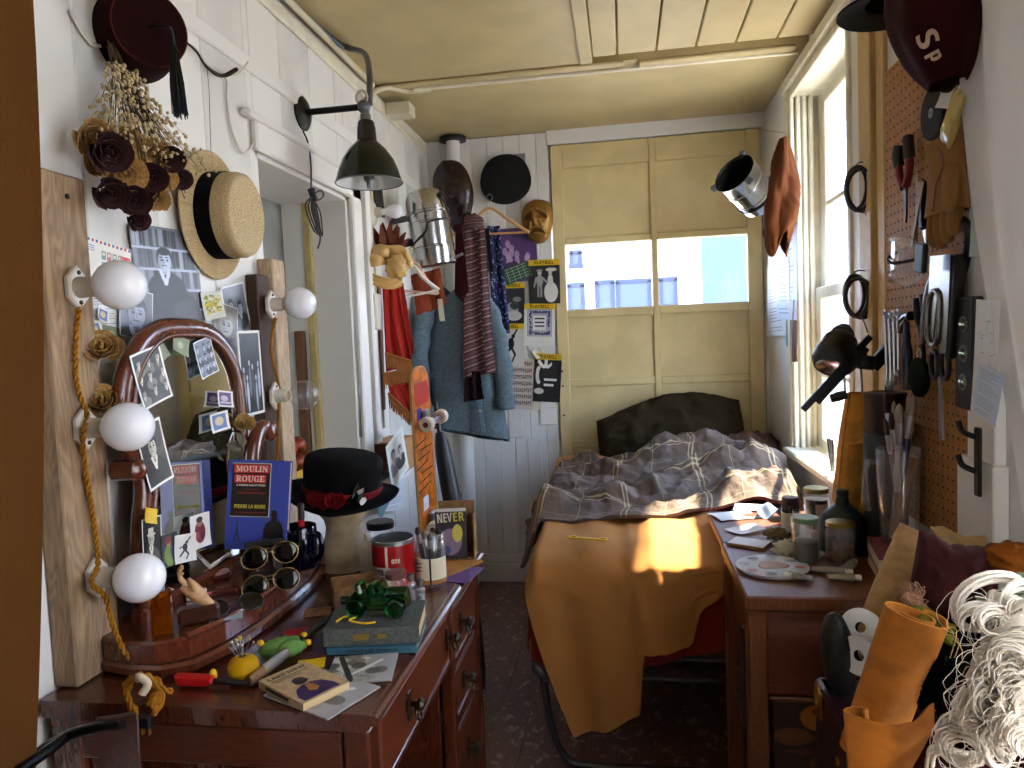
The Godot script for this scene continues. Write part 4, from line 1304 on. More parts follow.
	# straw boater
	var straw := mottled("straw", Color(0.84, 0.73, 0.53), Color(0.60, 0.48, 0.31), 0.7, 0.12, 9.0, "fine", 0.6)
	var bo := thing("boater_hat", "straw boater hat with a navy band hanging on the wall", "hat", V(-1.02, 1.697, -1.672), V(0, 4, -92))
	var pr := [W(0.0, 0.004)]
	for k in 9: pr.append_array([W(0.107 + 0.0058 * k, 0.001), W(0.110 + 0.0058 * k, -0.0015)])
	pr.append_array([W(0.161, 0.001), W(0.160, 0.005)])
	for k in range(8, -1, -1): pr.append_array([W(0.109 + 0.0058 * k, 0.0075), W(0.1065 + 0.0058 * k, 0.005)])
	part(bo, "brim", G.new().lathe(pr, 48, null, 0.2), straw)
	pr = [W(0.104, 0.004)]
	for k in 8: pr.append_array([W(0.1065, 0.012 + 0.009 * k), W(0.104, 0.0165 + 0.009 * k)])
	pr.append_array([W(0.102, 0.088), W(0.096, 0.092)])
	for k in 12: pr.append_array([W(0.090 - 0.0075 * k, 0.0945), W(0.0865 - 0.0075 * k, 0.092)])
	pr.append(W(0, 0.093))
	part(bo, "crown", G.new().lathe(pr, 48, null, 0.2), straw)
	part(bo, "band", G.new().lathe([W(0.105, 0.006), W(0.1085, 0.006), W(0.1085, 0.047), W(0.105, 0.047)], 48), cloth("navy band", Color(0.025, 0.03, 0.04), 0.8, 30.0))
	# prints pinned round the mirror
	paper("airmail_envelope", "torn airmail envelope with red stamps pinned left of the mirror", "envelope", "L", V(-1.022, 1.523, -1.283), 0.136, 0.118, -6, printed("envelope", "envelope"))
	paper("letter_sheet", "blank tattered letter sheet under the airmail envelope", "paper", "L", V(-1.025, 1.43, -1.268), 0.111, 0.111, 3, printed("letter", "lines"))
	paper("photo_print", "large print of a suited man before book shelves", "photo", "L", V(-1.021, 1.52, -1.477), 0.234, 0.236, 3, photo("library man", "library", COOL, 0.12, 0.15, 0))
	paper("photo_print", "small portrait of a smiling face overlapping the book shelf print", "photo", "L", V(-1.016, 1.439, -1.35), 0.103, 0.106, -8, photo("smile", "close", COOL, 0.3, 0.2, 2))
	paper("postage_stamp", "blue postage stamp above the upper dried rose", "stamp", "L", V(-1.018, 1.405, -1.232), 0.034, 0.029, 14, printed("stamp", "stamp"))
	paper("postage_stamp", "small blue stamp stuck below the airmail envelope", "stamp", "L", V(-1.018, 1.434, -1.256), 0.030, 0.028, -18, printed("stamp", "stamp"))
	paper("banknote", "green banknote pinned beside the blue stamps", "banknote", "L", V(-1.02, 1.396, -1.279), 0.054, 0.032, -8, printed("banknote", "banknote"))
	paper("flower_card", "postcard of yellow flowers below the boater", "card", "L", V(-1.016, 1.469, -1.636), 0.092, 0.068, 8, printed("flowers", "flowers"))
	paper("letter_sheet", "white sheet behind the yellow flower postcard", "paper", "L", V(-1.024, 1.42, -1.645), 0.115, 0.117, -4, printed("letter", "lines"))
	paper("photo_print", "portrait of an elderly man pinned under the yellow flowers", "photo", "L", V(-1.02, 1.419, -1.695), 0.108, 0.113, -10, photo("elder", "close", SEPIA, 0.55, 0.2, 2))
	paper("photo_print", "snapshot of two people right of the yellow flowers", "photo", "L", V(-1.024, 1.453, -1.759), 0.115, 0.155, 12, photo("two people", "couple", COOL))
	paper("photo_print", "pale half portrait tucked behind the mirror frame", "photo", "L", V(-1.014, 1.33, -1.724), 0.078, 0.104, -8, photo("half face", "close", COOL, 0.6, 0.7, 0, 0.7))
	var fp := thing("framed_photo", "white bordered tall photo leaning on the brown board", "photo", V(-0.972, 1.293, -1.721), V(0, 90, 1))
	part(fp, "print", paper_mesh(0.10, 0.21, 0.001), photo("stage photo", "stage", COOL, 0.1, 0.1, 0))
	part(fp, "border", G.new().box(V(-0.052, 0, 0), V(0.007, 0.222, 0.003)).box(V(0.052, 0, 0), V(0.007, 0.222, 0.003)).box(V(0, 0.108, 0), V(0.1, 0.007, 0.003)).box(V(0, -0.108, 0), V(0.1, 0.007, 0.003)), mat("white card", Color(0.86, 0.85, 0.82), 0.6))
	# prints tucked into the mirror
	var mx := -0.940
	paper("photo_print", "black and white group snapshot tucked in the mirror's upper left", "photo", "L", V(-0.937, 1.307, -1.275), 0.093, 0.112, 14, photo("party", "group", SEPIA, 0.1, 0.1, 5, 0.15))
	paper("photo_print", "portrait of a moustached man tucked in the mirror's left side", "photo", "L", V(-0.935, 1.153, -1.264), 0.076, 0.132, 12, photo("moustache", "face", SEPIA, 0.06, 0.12, 5, 0.2))
	paper("photo_print", "portrait of a bearded man in a pale hat low in the mirror", "photo", "L", V(-0.93, 0.982, -1.232), 0.057, 0.100, -4, photo("beard", "hat", SEPIA, 0.75, 0.3, 4, 0.08))
	paper("costume_print", "colour print of a woman in green low in the mirror", "print", "L", V(-0.928, 0.953, -1.28), 0.052, 0.067, -4, printed("green lady", "green lady"))
	paper("calling_card", "white card with a tiny figure in the mirror's lower half", "card", "L", V(-0.926, 0.942, -1.327), 0.073, 0.058, -10, printed("tiny figure", "dancer"))
	paper("costume_card", "white edged card of a figure in red costume in the mirror", "card", "L", V(-0.932, 0.961, -1.392), 0.071, 0.074, -4, printed("costume", "costume"))
	paper("postage_stamp", "purple stamp on the mirror's right edge", "stamp", "L", V(-0.935, 1.24, -1.529), 0.063, 0.038, -8, printed("purple stamp", "stamp red"))
	paper("postage_stamp", "white edged stamp low on the mirror's right edge", "stamp", "L", V(-0.937, 1.189, -1.503), 0.074, 0.044, 3, printed("stamp", "stamp"))
	paper("photo_strip", "narrow strip of snapshots hanging from the mirror's arch", "photo", "L", V(-0.937, 1.34, -1.465), 0.069, 0.084, 14, photo("strip", "group", COOL, 0.1, 0.1, 3, 0.5))
	paper("banknote", "green banknote tucked under the mirror's arch", "banknote", "L", V(-0.94, 1.355, -1.309), 0.047, 0.039, 30, printed("banknote", "banknote"))
	paper("banknote", "folded green banknote at the top of the mirror's arch", "banknote", "L", V(-0.94, 1.37, -1.382), 0.055, 0.039, -20, printed("banknote", "banknote"))
	paper("ticket", "yellow ticket stub beside the mirror's left post", "ticket", "L", V(-0.925, 1.037, -1.227), 0.036, 0.029, -20, mat("programme yellow", Color(0.83, 0.68, 0.05), 0.5))
	for t in [[V(-0.975, 1.366, -1.192), 0.029, "dried tan rose beside the top of the mirror"], [V(-0.975, 1.266, -1.182), 0.027, "dried tan rose above the middle bulb"], [V(-0.93, 1.172, -1.594), 0.021, "dried tan rose on the mirror's right post"]]:
		var r := thing("dried_rose", t[2], "rose", t[0], Vector3.ZERO, "single dried roses round the mirror")
		rose(r, "bloom", Vector3.ZERO, t[1], V(0.5, 0.5, 0.5), tanp, 0.35)
		part(r, "stem", G.new().tube([V(0, -0.01, 0), V(-0.02, -0.03, -0.006)], 0.002, 5), stem)
	var lf := thing("dried_leaves", "dull green dried leaves below the rose on the mirror post", "leaves", V(-0.925, 1.119, -1.565))
	for k in 4:
		part(lf, "leaf", G.new().at(Vector3.ZERO, V(0, 60 + k * 15, -50 - k * 55)).sheet(func(u, v):
			var w: float = sin(v * PI) * 0.014
			return V((u - 0.5) * 2 * w, -v * 0.042, 0.006 * sin(v * 4.0) + absf(u - 0.5) * 0.008), 4, 6, 0.0008), mottled("dry leaf", Color(0.24, 0.25, 0.12), Color(0.32, 0.29, 0.16), 0.7, 0.05, 12.0))
	# cables and hooks on the upper wall
	var wht := mat("white cable", Color(0.80, 0.78, 0.72), 0.5)
	one("wall_cable", "white cable stapled along the upper left wall", "cable", G.new().tube(spline([V(-1.02, 2.013, -1.236), V(-1.02, 1.976, -1.272), V(-1.022, 1.982, -1.327), V(-1.024, 2.101, -1.609), V(-1.022, 2.08, -1.699), V(-1.022, 2.079, -1.781), V(-1.022, 2.021, -1.779), V(-1.022, 1.947, -1.794), V(-1.016, 1.896, -1.828), V(-1.008, 1.923, -1.869), V(-1, 1.944, -1.869)], 5), 0.0035, 6), wht)
	var tw := thing("gnarled_twig", "small dark twig wired to the wall above the boater", "twig", V(-1.02, 2.073, -1.682))
	g = G.new()
	var p0: Vector3 = tw.position
	g.tube(spline([V(-1.02, 2.104, -1.599) - p0, V(-1.015, 2.092, -1.642) - p0, V(-1.012, 2.069, -1.673) - p0, V(-1.012, 2.07, -1.744) - p0, V(-0.99, 2.1, -1.783) - p0], 4), [0.002, 0.002, 0.0025, 0.003, 0.003, 0.003, 0.003, 0.003, 0.004, 0.004, 0.005, 0.005, 0.005, 0.006, 0.006, 0.006, 0.005], 6)
	part(tw, "branch", g, mat("twig bark", Color(0.13, 0.11, 0.09), 0.9))
	part(tw, "wire", G.new().tube(spline([V(-1.01, 2.069, -1.741) - p0, V(-1, 2.096, -1.804) - p0, V(-0.99, 2.141, -1.844) - p0], 4), 0.0025, 5), wht)
	one("wire_hook", "thin grey wire hanging from the dark twig", "wire", G.new().tube(spline([V(-1.02, 2.071, -1.69), V(-1.022, 2.019, -1.696), V(-1.024, 1.944, -1.694), V(-1.024, 1.862, -1.689)], 3), 0.0009, 4), mat("grey wire", Color(0.3, 0.3, 0.29), 0.5, 0.6))
	# green enamel lamp
	var wp: Vector3 = V(-1.028, 2.132, -2.25)
	var lm := thing("wall_lamp", "dark green enamel shade lamp on a black wall arm", "lamp", wp)
	var black := mat("black iron", Color(0.03, 0.028, 0.026), 0.45, 0.4)
	var green := mat("green enamel", Color(0.022, 0.055, 0.03), 0.18)
	var galv := mat("galvanised", Color(0.42, 0.44, 0.46), 0.4, 0.8)
	part(lm, "wall_plate", G.new().at(Vector3.ZERO, V(0, 0, -90)).lathe([W(0, 0), W(0.058, 0), W(0.058, 0.004), W(0.045, 0.014), W(0.02, 0.02), W(0, 0.02)], 28), black)
	part(lm, "arm", G.new().tube([V(0.01, 0, 0), V(0.20, 0.0, 0)], 0.0105, 12), black)
	part(lm, "elbow", G.new().ball(V(0.215, 0, 0), V(0.022, 0.022, 0.02), 12, 8).at(V(0.22, -0.045, 0)).lathe([W(0.0, 0), W(0.017, 0.0), W(0.017, 0.018), W(0.014, 0.02), W(0.014, 0.045), W(0, 0.045)], 16), galv)
	part(lm, "hook_ring", G.new().tube(coil(V(0.21, 0.03, 0), 0.018, 1, V(0, 0, 1), V(1, 0, 0), 1.2, 0.0, 16), 0.005, 8), mat("pale enamel", Color(0.75, 0.73, 0.68), 0.4))
	var sp := [W(0.017, -0.045), W(0.024, -0.047), W(0.028, -0.055), W(0.027, -0.06), W(0.030, -0.066), W(0.032, -0.11), W(0.040, -0.118), W(0.062, -0.140), W(0.084, -0.172), W(0.099, -0.21), W(0.107, -0.238), W(0.110, -0.246)]
	sp.reverse()
	part(lm, "shade", G.new().at(V(0.22, 0, 0)).lathe(sp, 40), green)
	var si := sp.map(func(t): return W(maxf(t.x - 0.003, 0.001), t.y - 0.0005))
	si.reverse()
	part(lm, "shade_lining", G.new().at(V(0.22, 0, 0)).lathe(si, 40), mat("white enamel", Color(0.80, 0.80, 0.78), 0.3))
	part(lm, "rim", G.new().at(V(0.22, -0.246, 0)).tube(coil(Vector3.ZERO, 0.109, 1, Vector3.UP, Vector3.RIGHT, 1.0, 0.0, 40), 0.0025, 6), galv)
	var bt := part(lm, "socket_tip", G.new().at(V(0.22, -0.265, 0)).lathe([W(0, 0), W(0.008, 0.002), W(0.009, 0.02), W(0.018, 0.03), W(0.018, 0.08), W(0, 0.08)], 12), galv)
	one("steel_conduit", "grey steel conduit running along the ceiling to the green lamp", "conduit", G.new().tube(spline([V(-1.016, 2.435, -1.859), V(-1.001, 2.435, -2.138), V(-0.975, 2.435, -2.44), V(-0.95, 2.432, -2.50), V(-0.86, 2.37, -2.42), V(-0.805, 2.25, -2.30), wp + V(0.232, 0.01, -0.01)], 6), 0.0105, 10), galv)
	var cp := mat("cream pipe", Color(0.80, 0.76, 0.64), 0.45)
	one("ceiling_pipe", "cream painted pipe along the top of the left wall", "pipe", G.new().tube([V(-0.985, 2.425, 1.3), V(-0.985, 2.425, -2.85)], 0.011, 8), cp)
	one("ceiling_pipe", "white pipe bending from the left wall across to the ceiling batten", "pipe", G.new().tube(spline([V(-1.012, 1.0, -2.80), V(-1.012, 1.6, -2.80), V(-1.012, 2.22, -2.80), V(-1.0, 2.36, -2.83), V(-0.95, 2.425, -2.90), V(-0.88, 2.435, -2.99), V(-0.78, 2.436, -3.0)], 6), 0.010, 8), cp)
	one("wall_pipe", "thin cream pipe down the left wall beside the casing", "pipe", G.new().tube([V(-1.018, 1.0, -2.85), V(-1.018, 2.40, -2.85)], 0.008, 8), cp)
	one("junction_box", "cream junction box at the top of the left wall", "box", G.new().box(Vector3.ZERO, V(0.11, 0.055, 0.09), 0.004), cp, V(-0.955, 2.40, -3.12))
	# coiled black cord below the lamp plate
	var bc := thing("cord_coil", "coiled black cord hanging under the lamp's wall plate", "cord", V(-1, 1.865, -2.222))
	p0 = bc.position
	var rub := mat("black rubber", Color(0.02, 0.018, 0.018), 0.55)
	part(bc, "hanging_cord", G.new().tube(spline([V(-1.02, 2.067, -2.232) - p0, V(-1.012, 2.032, -2.248) - p0, V(-1, 1.956, -2.234) - p0, Vector3.ZERO], 5), 0.0028, 6), rub)
	part(bc, "tie", G.new().tube(spline([V(0, 0.012, 0), V(0.004, -0.008, -0.004), V(0.01, -0.03, -0.008)], 3), 0.0125, 8), rub)
	for k in 6:
		var sw := -0.05 + 0.022 * k
		part(bc, "loop", G.new().tube(spline([V(0.004, -0.015, 0), V(0.01, -0.06, sw + 0.01), V(0.012 + 0.003 * k, -0.125 - 0.006 * (k % 3), sw * 0.9), V(0.014, -0.135 + 0.02 * (k % 2), sw * 0.3 - 0.014), V(0.008, -0.07, sw * 0.25), V(0.006, -0.015, 0)], 5), 0.0026, 6), rub)
	part(bc, "loop", G.new().tube(spline([V(0.004, -0.01, 0), V(0.015, 0.012, -0.04), V(0.02, 0.0, -0.055), V(0.014, -0.02, -0.03), V(0.008, -0.02, -0.01)], 5), 0.0026, 6), rub)
	part(bc, "loose_end", G.new().tube(spline([V(0.01, -0.1, -0.03), V(0.014, -0.15, -0.02), V(0.012, -0.185, 0.0)], 5), 0.0028, 6), rub)
	# fruit in a yellow tray inside the opening
	var tray := thing("fruit_tray", "yellow tray of fruit on the sill of the grey opening", "tray", V(-1.15, 0.926, -2.21))
	part(tray, "tray", G.new().box(V(0, 0.004, 0), V(0.18, 0.008, 0.26), 0.002).box(V(0.087, 0.014, 0), V(0.006, 0.024, 0.26), 0.002).box(V(-0.087, 0.014, 0), V(0.006, 0.024, 0.26), 0.002).box(V(0, 0.014, 0.127), V(0.17, 0.024, 0.006), 0.002).box(V(0, 0.014, -0.127), V(0.17, 0.024, 0.006), 0.002), mat("yellow tin", Color(0.78, 0.60, 0.10), 0.4))
	var fruit := [mottled("orange peel", Color(0.72, 0.28, 0.05), Color(0.62, 0.20, 0.04), 0.45, 0.05, 6.0, "fine", 0.4), mottled("red apple", Color(0.55, 0.07, 0.04), Color(0.62, 0.24, 0.06), 0.3, 0.02, 5.0), mottled("peach skin", Color(0.66, 0.33, 0.12), Color(0.50, 0.12, 0.07), 0.6, 0.02, 5.0)]
	var names := ["orange", "apple", "peach"]
	var fl := ["nearest in the tray", "deep red, at the left of the tray", "yellowish, low in the tray", "on top of the heap", "at the right end of the heap", "furthest back in the tray"]
	var fs := [[0, 0.05, 0.045, 0.07], [1, 0.05, 0.043, -0.01], [2, 0.055, 0.043, -0.088], [0, 0.035, 0.105, 0.03], [1, 0.035, 0.104, -0.05], [2, -0.02, 0.05, 0.03]]
	for k in fs.size():
		var t: Array = fs[k]
		var o := thing(names[t[0]], "%s %s in the grey opening" % [names[t[0]], fl[k]], "fruit", V(-1.15 + t[1] * 0.85, 0.926 + t[2] * 0.9, -2.21 + t[3] * 0.85), V(rng.randf() * 30, rng.randf() * 90, 20), "fruit in the yellow tray")
		part(o, "flesh", G.new().ball(Vector3.ZERO, V(0.033, 0.032, 0.033), 18, 12, func(d): return 1.0 - 0.16 * exp(-(1.0 - d.y) * 14.0) - 0.08 * exp(-(1.0 + d.y) * 16.0)), fruit[t[0]])
		part(o, "stalk", G.new().tube([V(0, 0.029, 0), V(0.003, 0.042, 0)], 0.0014, 5), stem)
	# leather sling chair in the near corner
	var ch := thing("sling_chair", "black steel chair frame with a brown leather sling at bottom left", "chair", V(-0.822, 0.781, -0.93) * V(1, 0, 1) + V(0, 0.015, 0))
	var tubeb := mat("black chair tube", Color(0.05, 0.05, 0.055), 0.3, 0.5)
	var cy: float = V(-0.822, 0.781, -0.93).y - 0.015
	for s in [0.0, 0.36]:
		part(ch, "frame", G.new().tube(spline([V(-0.13, -0.015, 0.03 + s), V(-0.13, cy * 0.5, 0.03 + s), V(-0.125, cy - 0.09, 0.02 + s), V(-0.10, cy - 0.045, 0.01 + s), V(-0.05, cy - 0.016, s), V(0.0, cy, s), V(0.045, cy + 0.004, s), V(0.06, cy - 0.03, s), V(0.10, cy * 0.5, s), V(0.22, -0.015, s)], 6), 0.009, 10), tubeb)
	part(ch, "top_rail", G.new().tube([V(-0.05, cy - 0.016, 0.0), V(-0.05, cy - 0.016, 0.36)], 0.009, 10), tubeb)
	var lea := mottled("brown leather", Color(0.30, 0.15, 0.11), Color(0.22, 0.10, 0.08), 0.4, 0.03, 8.0, "cracked", 0.12)
	part(ch, "sling", G.new().sheet(func(u, v): return V(lerpf(-0.004, 0.062, u) + 0.16 * v, cy + 0.020 * (1.0 - pow(2.0 * minf(v * 4.0, 1.0) - 1.0, 2.0)) + 0.006 - 0.40 * maxf(v - 0.04, 0.0) + 0.012 * u, 0.014 - 0.02 * cos(minf(v * 12.0, PI))), 6, 30, 0.004), lea)
	part(ch, "strap", G.new().sheet(func(u, v): return V(lerpf(-0.010, 0.016, u) + 0.10 * v, cy - 0.01 - 0.36 * v, -0.016), 4, 12, 0.003), mottled("tan strap", Color(0.50, 0.34, 0.22), Color(0.42, 0.28, 0.18), 0.6))
	part(ch, "seat", G.new().sheet(func(u, v): return V(lerpf(-0.10, 0.13, u), 0.40 - 0.03 * sin(u * PI), lerpf(0.0, 0.36, v)), 8, 8, 0.004), lea)

func book(called: String, label: String, at: Vector3, rot: Vector3, w: float, l: float, t: float, cover: Material, cat := "book") -> Node3D:
	# lies flat: spine along local x at z = +l/2, thickness up
	var b := thing(called, label, cat, at, rot)
	part(b, "cover", G.new().box(V(0, t - 0.0012, 0), V(w, 0.0024, l), 0.001).box(V(0, 0.0012, 0), V(w, 0.0024, l), 0.001).box(V(0, t / 2, l / 2 - 0.0012), V(w, t, 0.0026), 0.001), cover)
	part(b, "pages", G.new().box(V(0, t / 2, -0.002), V(w - 0.006, t - 0.005, l - 0.008)), mottled("page edges", Color(0.78, 0.68, 0.50), Color(0.68, 0.58, 0.42), 0.85, 0.1, 20.0))
	return b
func jar_shape(r: float, h: float, neck: float, wall := 0.0025) -> G:
	var o := [W(0, 0), W(r * 0.9, 0), W(r, 0.005), W(r, h * 0.74), W(r * 0.97, h * 0.80), W(neck * 1.03, h * 0.87), W(neck, h * 0.89), W(neck, h * 0.985), W(neck - wall * 0.5, h)]
	var n := o.size()
	var inner := []
	for k in range(n - 2, 2, -1): inner.append(W(o[k].x - wall, o[k].y))
	inner.append(W(r * 0.85, 0.006))
	inner.append(W(0, 0.006))
	return G.new().lathe(o + inner, 28)
func paintbrush(parent: Node, at: Vector3, rot: Vector3, l: float, hm: Material, r := 0.004, bristle := Color(0.35, 0.25, 0.16)):
	var b := part(parent, "handle", G.new().lathe([W(0, 0), W(r * 0.6, 0.004), W(r * 0.8, l * 0.2), W(r * 1.15, l * 0.5), W(r * 0.8, l * 0.72), W(0, l * 0.72)], 8), hm, at, rot)
	part(b, "ferrule", G.new().lathe([W(r * 0.82, l * 0.70), W(r * 1.0, l * 0.73), W(r * 0.9, l * 0.86), W(0, l * 0.86)], 8), mat("steel", Color(0.62, 0.63, 0.65), 0.28, 0.95))
	part(b, "bristles", G.new().lathe([W(r * 0.85, l * 0.855), W(r * 1.15, l * 0.91), W(r * 0.6, l * 0.98), W(0, l)], 8), mat("bristles " + bristle.to_html(), bristle, 0.9))
func sunglasses(label: String, at: Vector3, rot: Vector3, rim: Material, r := 0.026):
	var s := thing("sunglasses", label, "sunglasses", at, rot, "sunglasses heaped on the mirror stand")
	var lens := mat("dark lens", Color(0.012, 0.014, 0.012), 0.05)
	for k in [-1.0, 1.0]:
		var pts := []
		for j in 20:
			var f := TAU * j / 20
			pts.append(V(k * 0.033 + cos(f) * r * (1.0 + 0.08 * sin(f) * k), sin(f) * r * 0.88 - 0.002 * cos(f) * k, 0.004 - 0.02 * cos(f) * cos(f) * 0.1))
		var fr := part(s, "rim", G.new().tube(pts, 0.0013, 6, true), rim)
		part(fr, "lens", G.new().ball(V(k * 0.033, 0, 0.002), V(r * 0.98, r * 0.86, 0.004), 20, 8), lens)
		part(s, "temple", G.new().tube(spline([V(k * (0.033 + r), 0.006, 0.002), V(k * (0.036 + r), 0.006, -0.03), V(k * (0.034 + r), 0.004, -0.09), V(k * (0.03 + r), -0.018, -0.115)], 4), 0.0013, 5), rim)
	part(s, "bridge", G.new().tube(spline([V(-0.010, 0.004, 0.004), V(0, 0.008, 0.006), V(0.010, 0.004, 0.004)], 4), 0.0013, 5), rim)
	part(s, "bridge", G.new().tube([V(-0.014, 0.015, 0.004), V(0.014, 0.015, 0.004)], 0.0012, 5), rim)

func desk_things():
	var ink := mat("ink", Color(0.06, 0.055, 0.05), 0.6)
	var steel := mat("steel", Color(0.62, 0.63, 0.65), 0.28, 0.95)
	var Y0 := 0.7615
	var Y1 := 0.829
	# amber perfume bottle
	var am := StandardMaterial3D.new()
	am.resource_name = "amber glass"
	am.refraction_enabled = true
	am.refraction_scale = 0.05
	am.transparency = BaseMaterial3D.TRANSPARENCY_ALPHA
	am.albedo_color = Color(0.80, 0.42, 0.04, 0.1)
	am.roughness = 0.03
	var pf := thing("perfume_bottle", "square amber perfume bottle beside the bottom bulb", "bottle", V(-0.867, 0.829, -1.161), V(0, 25, 0))
	part(pf, "body", G.new().box(V(0, 0.042, 0), V(0.036, 0.084, 0.022), 0.003), am)
	part(pf, "collar", G.new().lathe([W(0.009, 0.084), W(0.009, 0.092), W(0, 0.092)], 14), steel)
	part(pf, "stopper", G.new().box(V(0, 0.102, 0), V(0.016, 0.020, 0.016), 0.004), glass("clear jar glass", Color(0.96, 0.98, 0.98), 0.025))
	# carved hand
	var hw := mottled("pale carved wood", Color(0.78, 0.60, 0.40), Color(0.68, 0.49, 0.31), 0.5, 0.03, 10.0)
	var hd := thing("wooden_hand", "pale carved wooden hand lying against its brown block", "hand", V(-0.837, 0.829, -1.219), V(0, 35, 0))
	var g := G.new()
	g.tube(spline([V(0.034, 0.022, 0.0), V(0.018, 0.040, 0.0), V(0.002, 0.058, 0.0), V(-0.014, 0.078, 0.0)], 5), [0.008, 0.0082, 0.0085, 0.009, 0.0095, 0.0105, 0.012, 0.0135, 0.0145, 0.015, 0.0155, 0.0158, 0.0156, 0.0152, 0.0145, 0.013], 10, false, 0.75)
	for k in 4:
		var z := -0.010 + 0.0066 * k
		var l: float = [0.030, 0.036, 0.034, 0.026][k]
		g.tube(spline([V(-0.012, 0.076, z), V(-0.018 - l * 0.12, 0.078 + l * 0.42, z * 1.1), V(-0.020 - l * 0.10, 0.078 + l * 0.75, z * 1.1), V(-0.017, 0.078 + l, z)], 4), 0.0034, 7)
	g.tube(spline([V(0.0, 0.066, 0.012), V(-0.002, 0.080, 0.021), V(-0.008, 0.094, 0.022)], 4), 0.0038, 7)
	part(hd, "hand", g, hw)
	part(hd, "block", G.new().box(V(0.006, 0.016, 0.0), V(0.075, 0.032, 0.035), 0.006), wood("block wood", Color(0.20, 0.08, 0.04), Color(0.28, 0.12, 0.06), 0.3))
	# cosmetics
	var jr := thing("cream_jar", "white lidded cream jar behind the carved hand", "jar", V(-1.027, 0.829, -1.597))
	part(jr, "pot", G.new().lathe([W(0, 0), W(0.021, 0), W(0.022, 0.004), W(0.021, 0.02), W(0, 0.02)], 24), mat("opal glass", Color(0.82, 0.78, 0.72), 0.3))
	part(jr, "lid", G.new().lathe([W(0.0225, 0.018), W(0.0225, 0.031), W(0.02, 0.034), W(0, 0.034)], 24), mat("white plastic", Color(0.85, 0.83, 0.78), 0.35))
	var cc := thing("powder_compact", "pink and maroon powder compact in front of the cream jar", "compact", V(-0.949, 0.829, -1.466), V(0, 20, 6))
	part(cc, "case", G.new().at(Vector3.ZERO, Vector3.ZERO, V(1.5, 1, 1)).lathe([W(0, 0), W(0.022, 0), W(0.024, 0.004), W(0.023, 0.010), W(0, 0.010)], 24), mat("maroon enamel", Color(0.30, 0.03, 0.06), 0.3))
	part(cc, "puff", G.new().at(Vector3.ZERO, Vector3.ZERO, V(1.5, 1, 1)).lathe([W(0, 0.016), W(0.021, 0.010), W(0.021, 0.015), W(0.0, 0.019)], 24), mat("pink puff", Color(0.75, 0.55, 0.52), 0.9))
	var eb := thing("eyebrow_brush", "pale handled make-up brush by the cream jar", "brush", V(-0.973, 0.845, -1.44), V(30, 40, -52))
	paintbrush(eb, Vector3.ZERO, Vector3.ZERO, 0.085, mat("white plastic", Color.WHITE), 0.004, Color(0.75, 0.7, 0.62))
	var pb := thing("cosmetic_box", "small white cosmetic box with a dark slot", "box", V(-0.916, 0.829, -1.342), V(0, 30, 0))
	part(pb, "box", G.new().box(V(0, 0.008, 0), V(0.04, 0.016, 0.026), 0.002), mat("white plastic", Color.WHITE))
	part(pb, "slot", G.new().box(V(0, 0.0165, 0), V(0.018, 0.001, 0.006)), ink)
	var ls := thing("lipstick", "slim maroon lipstick lying before the compact", "lipstick", V(-0.874, 0.833, -1.369), V(0, 25, 90))
	part(ls, "case", G.new().lathe([W(0, -0.03), W(0.004, -0.03), W(0.004, 0.02), W(0, 0.02)], 12), mat("maroon enamel", Color.BLACK))
	part(ls, "cap", G.new().lathe([W(0, 0.02), W(0.0036, 0.02), W(0.0036, 0.034), W(0, 0.036)], 12), mat("pink plastic", Color(0.75, 0.35, 0.45), 0.4))
	one("brochure", "small pale blue brochure under the sunglasses", "paper", G.new().box(Vector3.ZERO, V(0.06, 0.002, 0.035), 0.0005), mat("pale blue paper", Color(0.62, 0.68, 0.68), 0.7), V(-0.789, 0.83, -1.244), V(0, 30, 0))
	var gold := mat("gold wire", Color(0.66, 0.56, 0.36), 0.25, 0.95)
	sunglasses("upper gold rimmed aviator sunglasses propped against the blue book", V(-0.796, 0.893, -1.44), V(-8, 30, 3), gold, 0.0275)
	sunglasses("lower gold rimmed aviator sunglasses below the other gold pair", V(-0.776, 0.843, -1.4), V(-18, 30, 6), gold, 0.0275)
	sunglasses("black rimmed sunglasses lying at the front of the heap", V(-0.782, 0.845, -1.262), V(-55, 40, 0), mat("black plastic", Color(0.035, 0.033, 0.032), 0.4), 0.024)
	var gs := thing("glasses_stand", "dark wooden stand holding the gold rimmed sunglasses", "stand", V(-0.825, 0.829, -1.475), V(0, 30, 0))
	part(gs, "post", G.new().box(V(0, 0.045, 0), V(0.014, 0.09, 0.012), 0.003), mat("dark wood", Color.BLACK))
	part(gs, "bar", G.new().box(V(0, 0.082, 0.004), V(0.09, 0.012, 0.012), 0.003), mat("dark wood", Color.BLACK))
	part(gs, "foot", G.new().box(V(0, 0.005, 0), V(0.08, 0.01, 0.05), 0.003), mat("dark wood", Color.BLACK))
	# the upright blue novel
	var mr := thing("novel", "blue novel with a black title panel standing against the mirror", "book", V(-0.861, 0.888, -1.5), V(-6, 14, -5))
	var blue := mat("blue jacket", Color(0.20, 0.25, 0.56), 0.35)
	part(mr, "cover", G.new().box(V(0, 0.103, 0.011), V(0.140, 0.206, 0.002), 0.0008).box(V(0, 0.103, -0.011), V(0.140, 0.206, 0.002), 0.0008).box(V(-0.070, 0.103, 0), V(0.002, 0.206, 0.024), 0.0008), blue)
	part(mr, "pages", G.new().box(V(0.001, 0.103, 0), V(0.134, 0.200, 0.0198)), mottled("page edges", Color.WHITE, Color.WHITE))
	var pn := part(mr, "title_panel", G.new().box(V(-0.018, 0.138, 0.0124), V(0.086, 0.122, 0.001)), mat("black brown print", Color(0.085, 0.06, 0.05), 0.4))
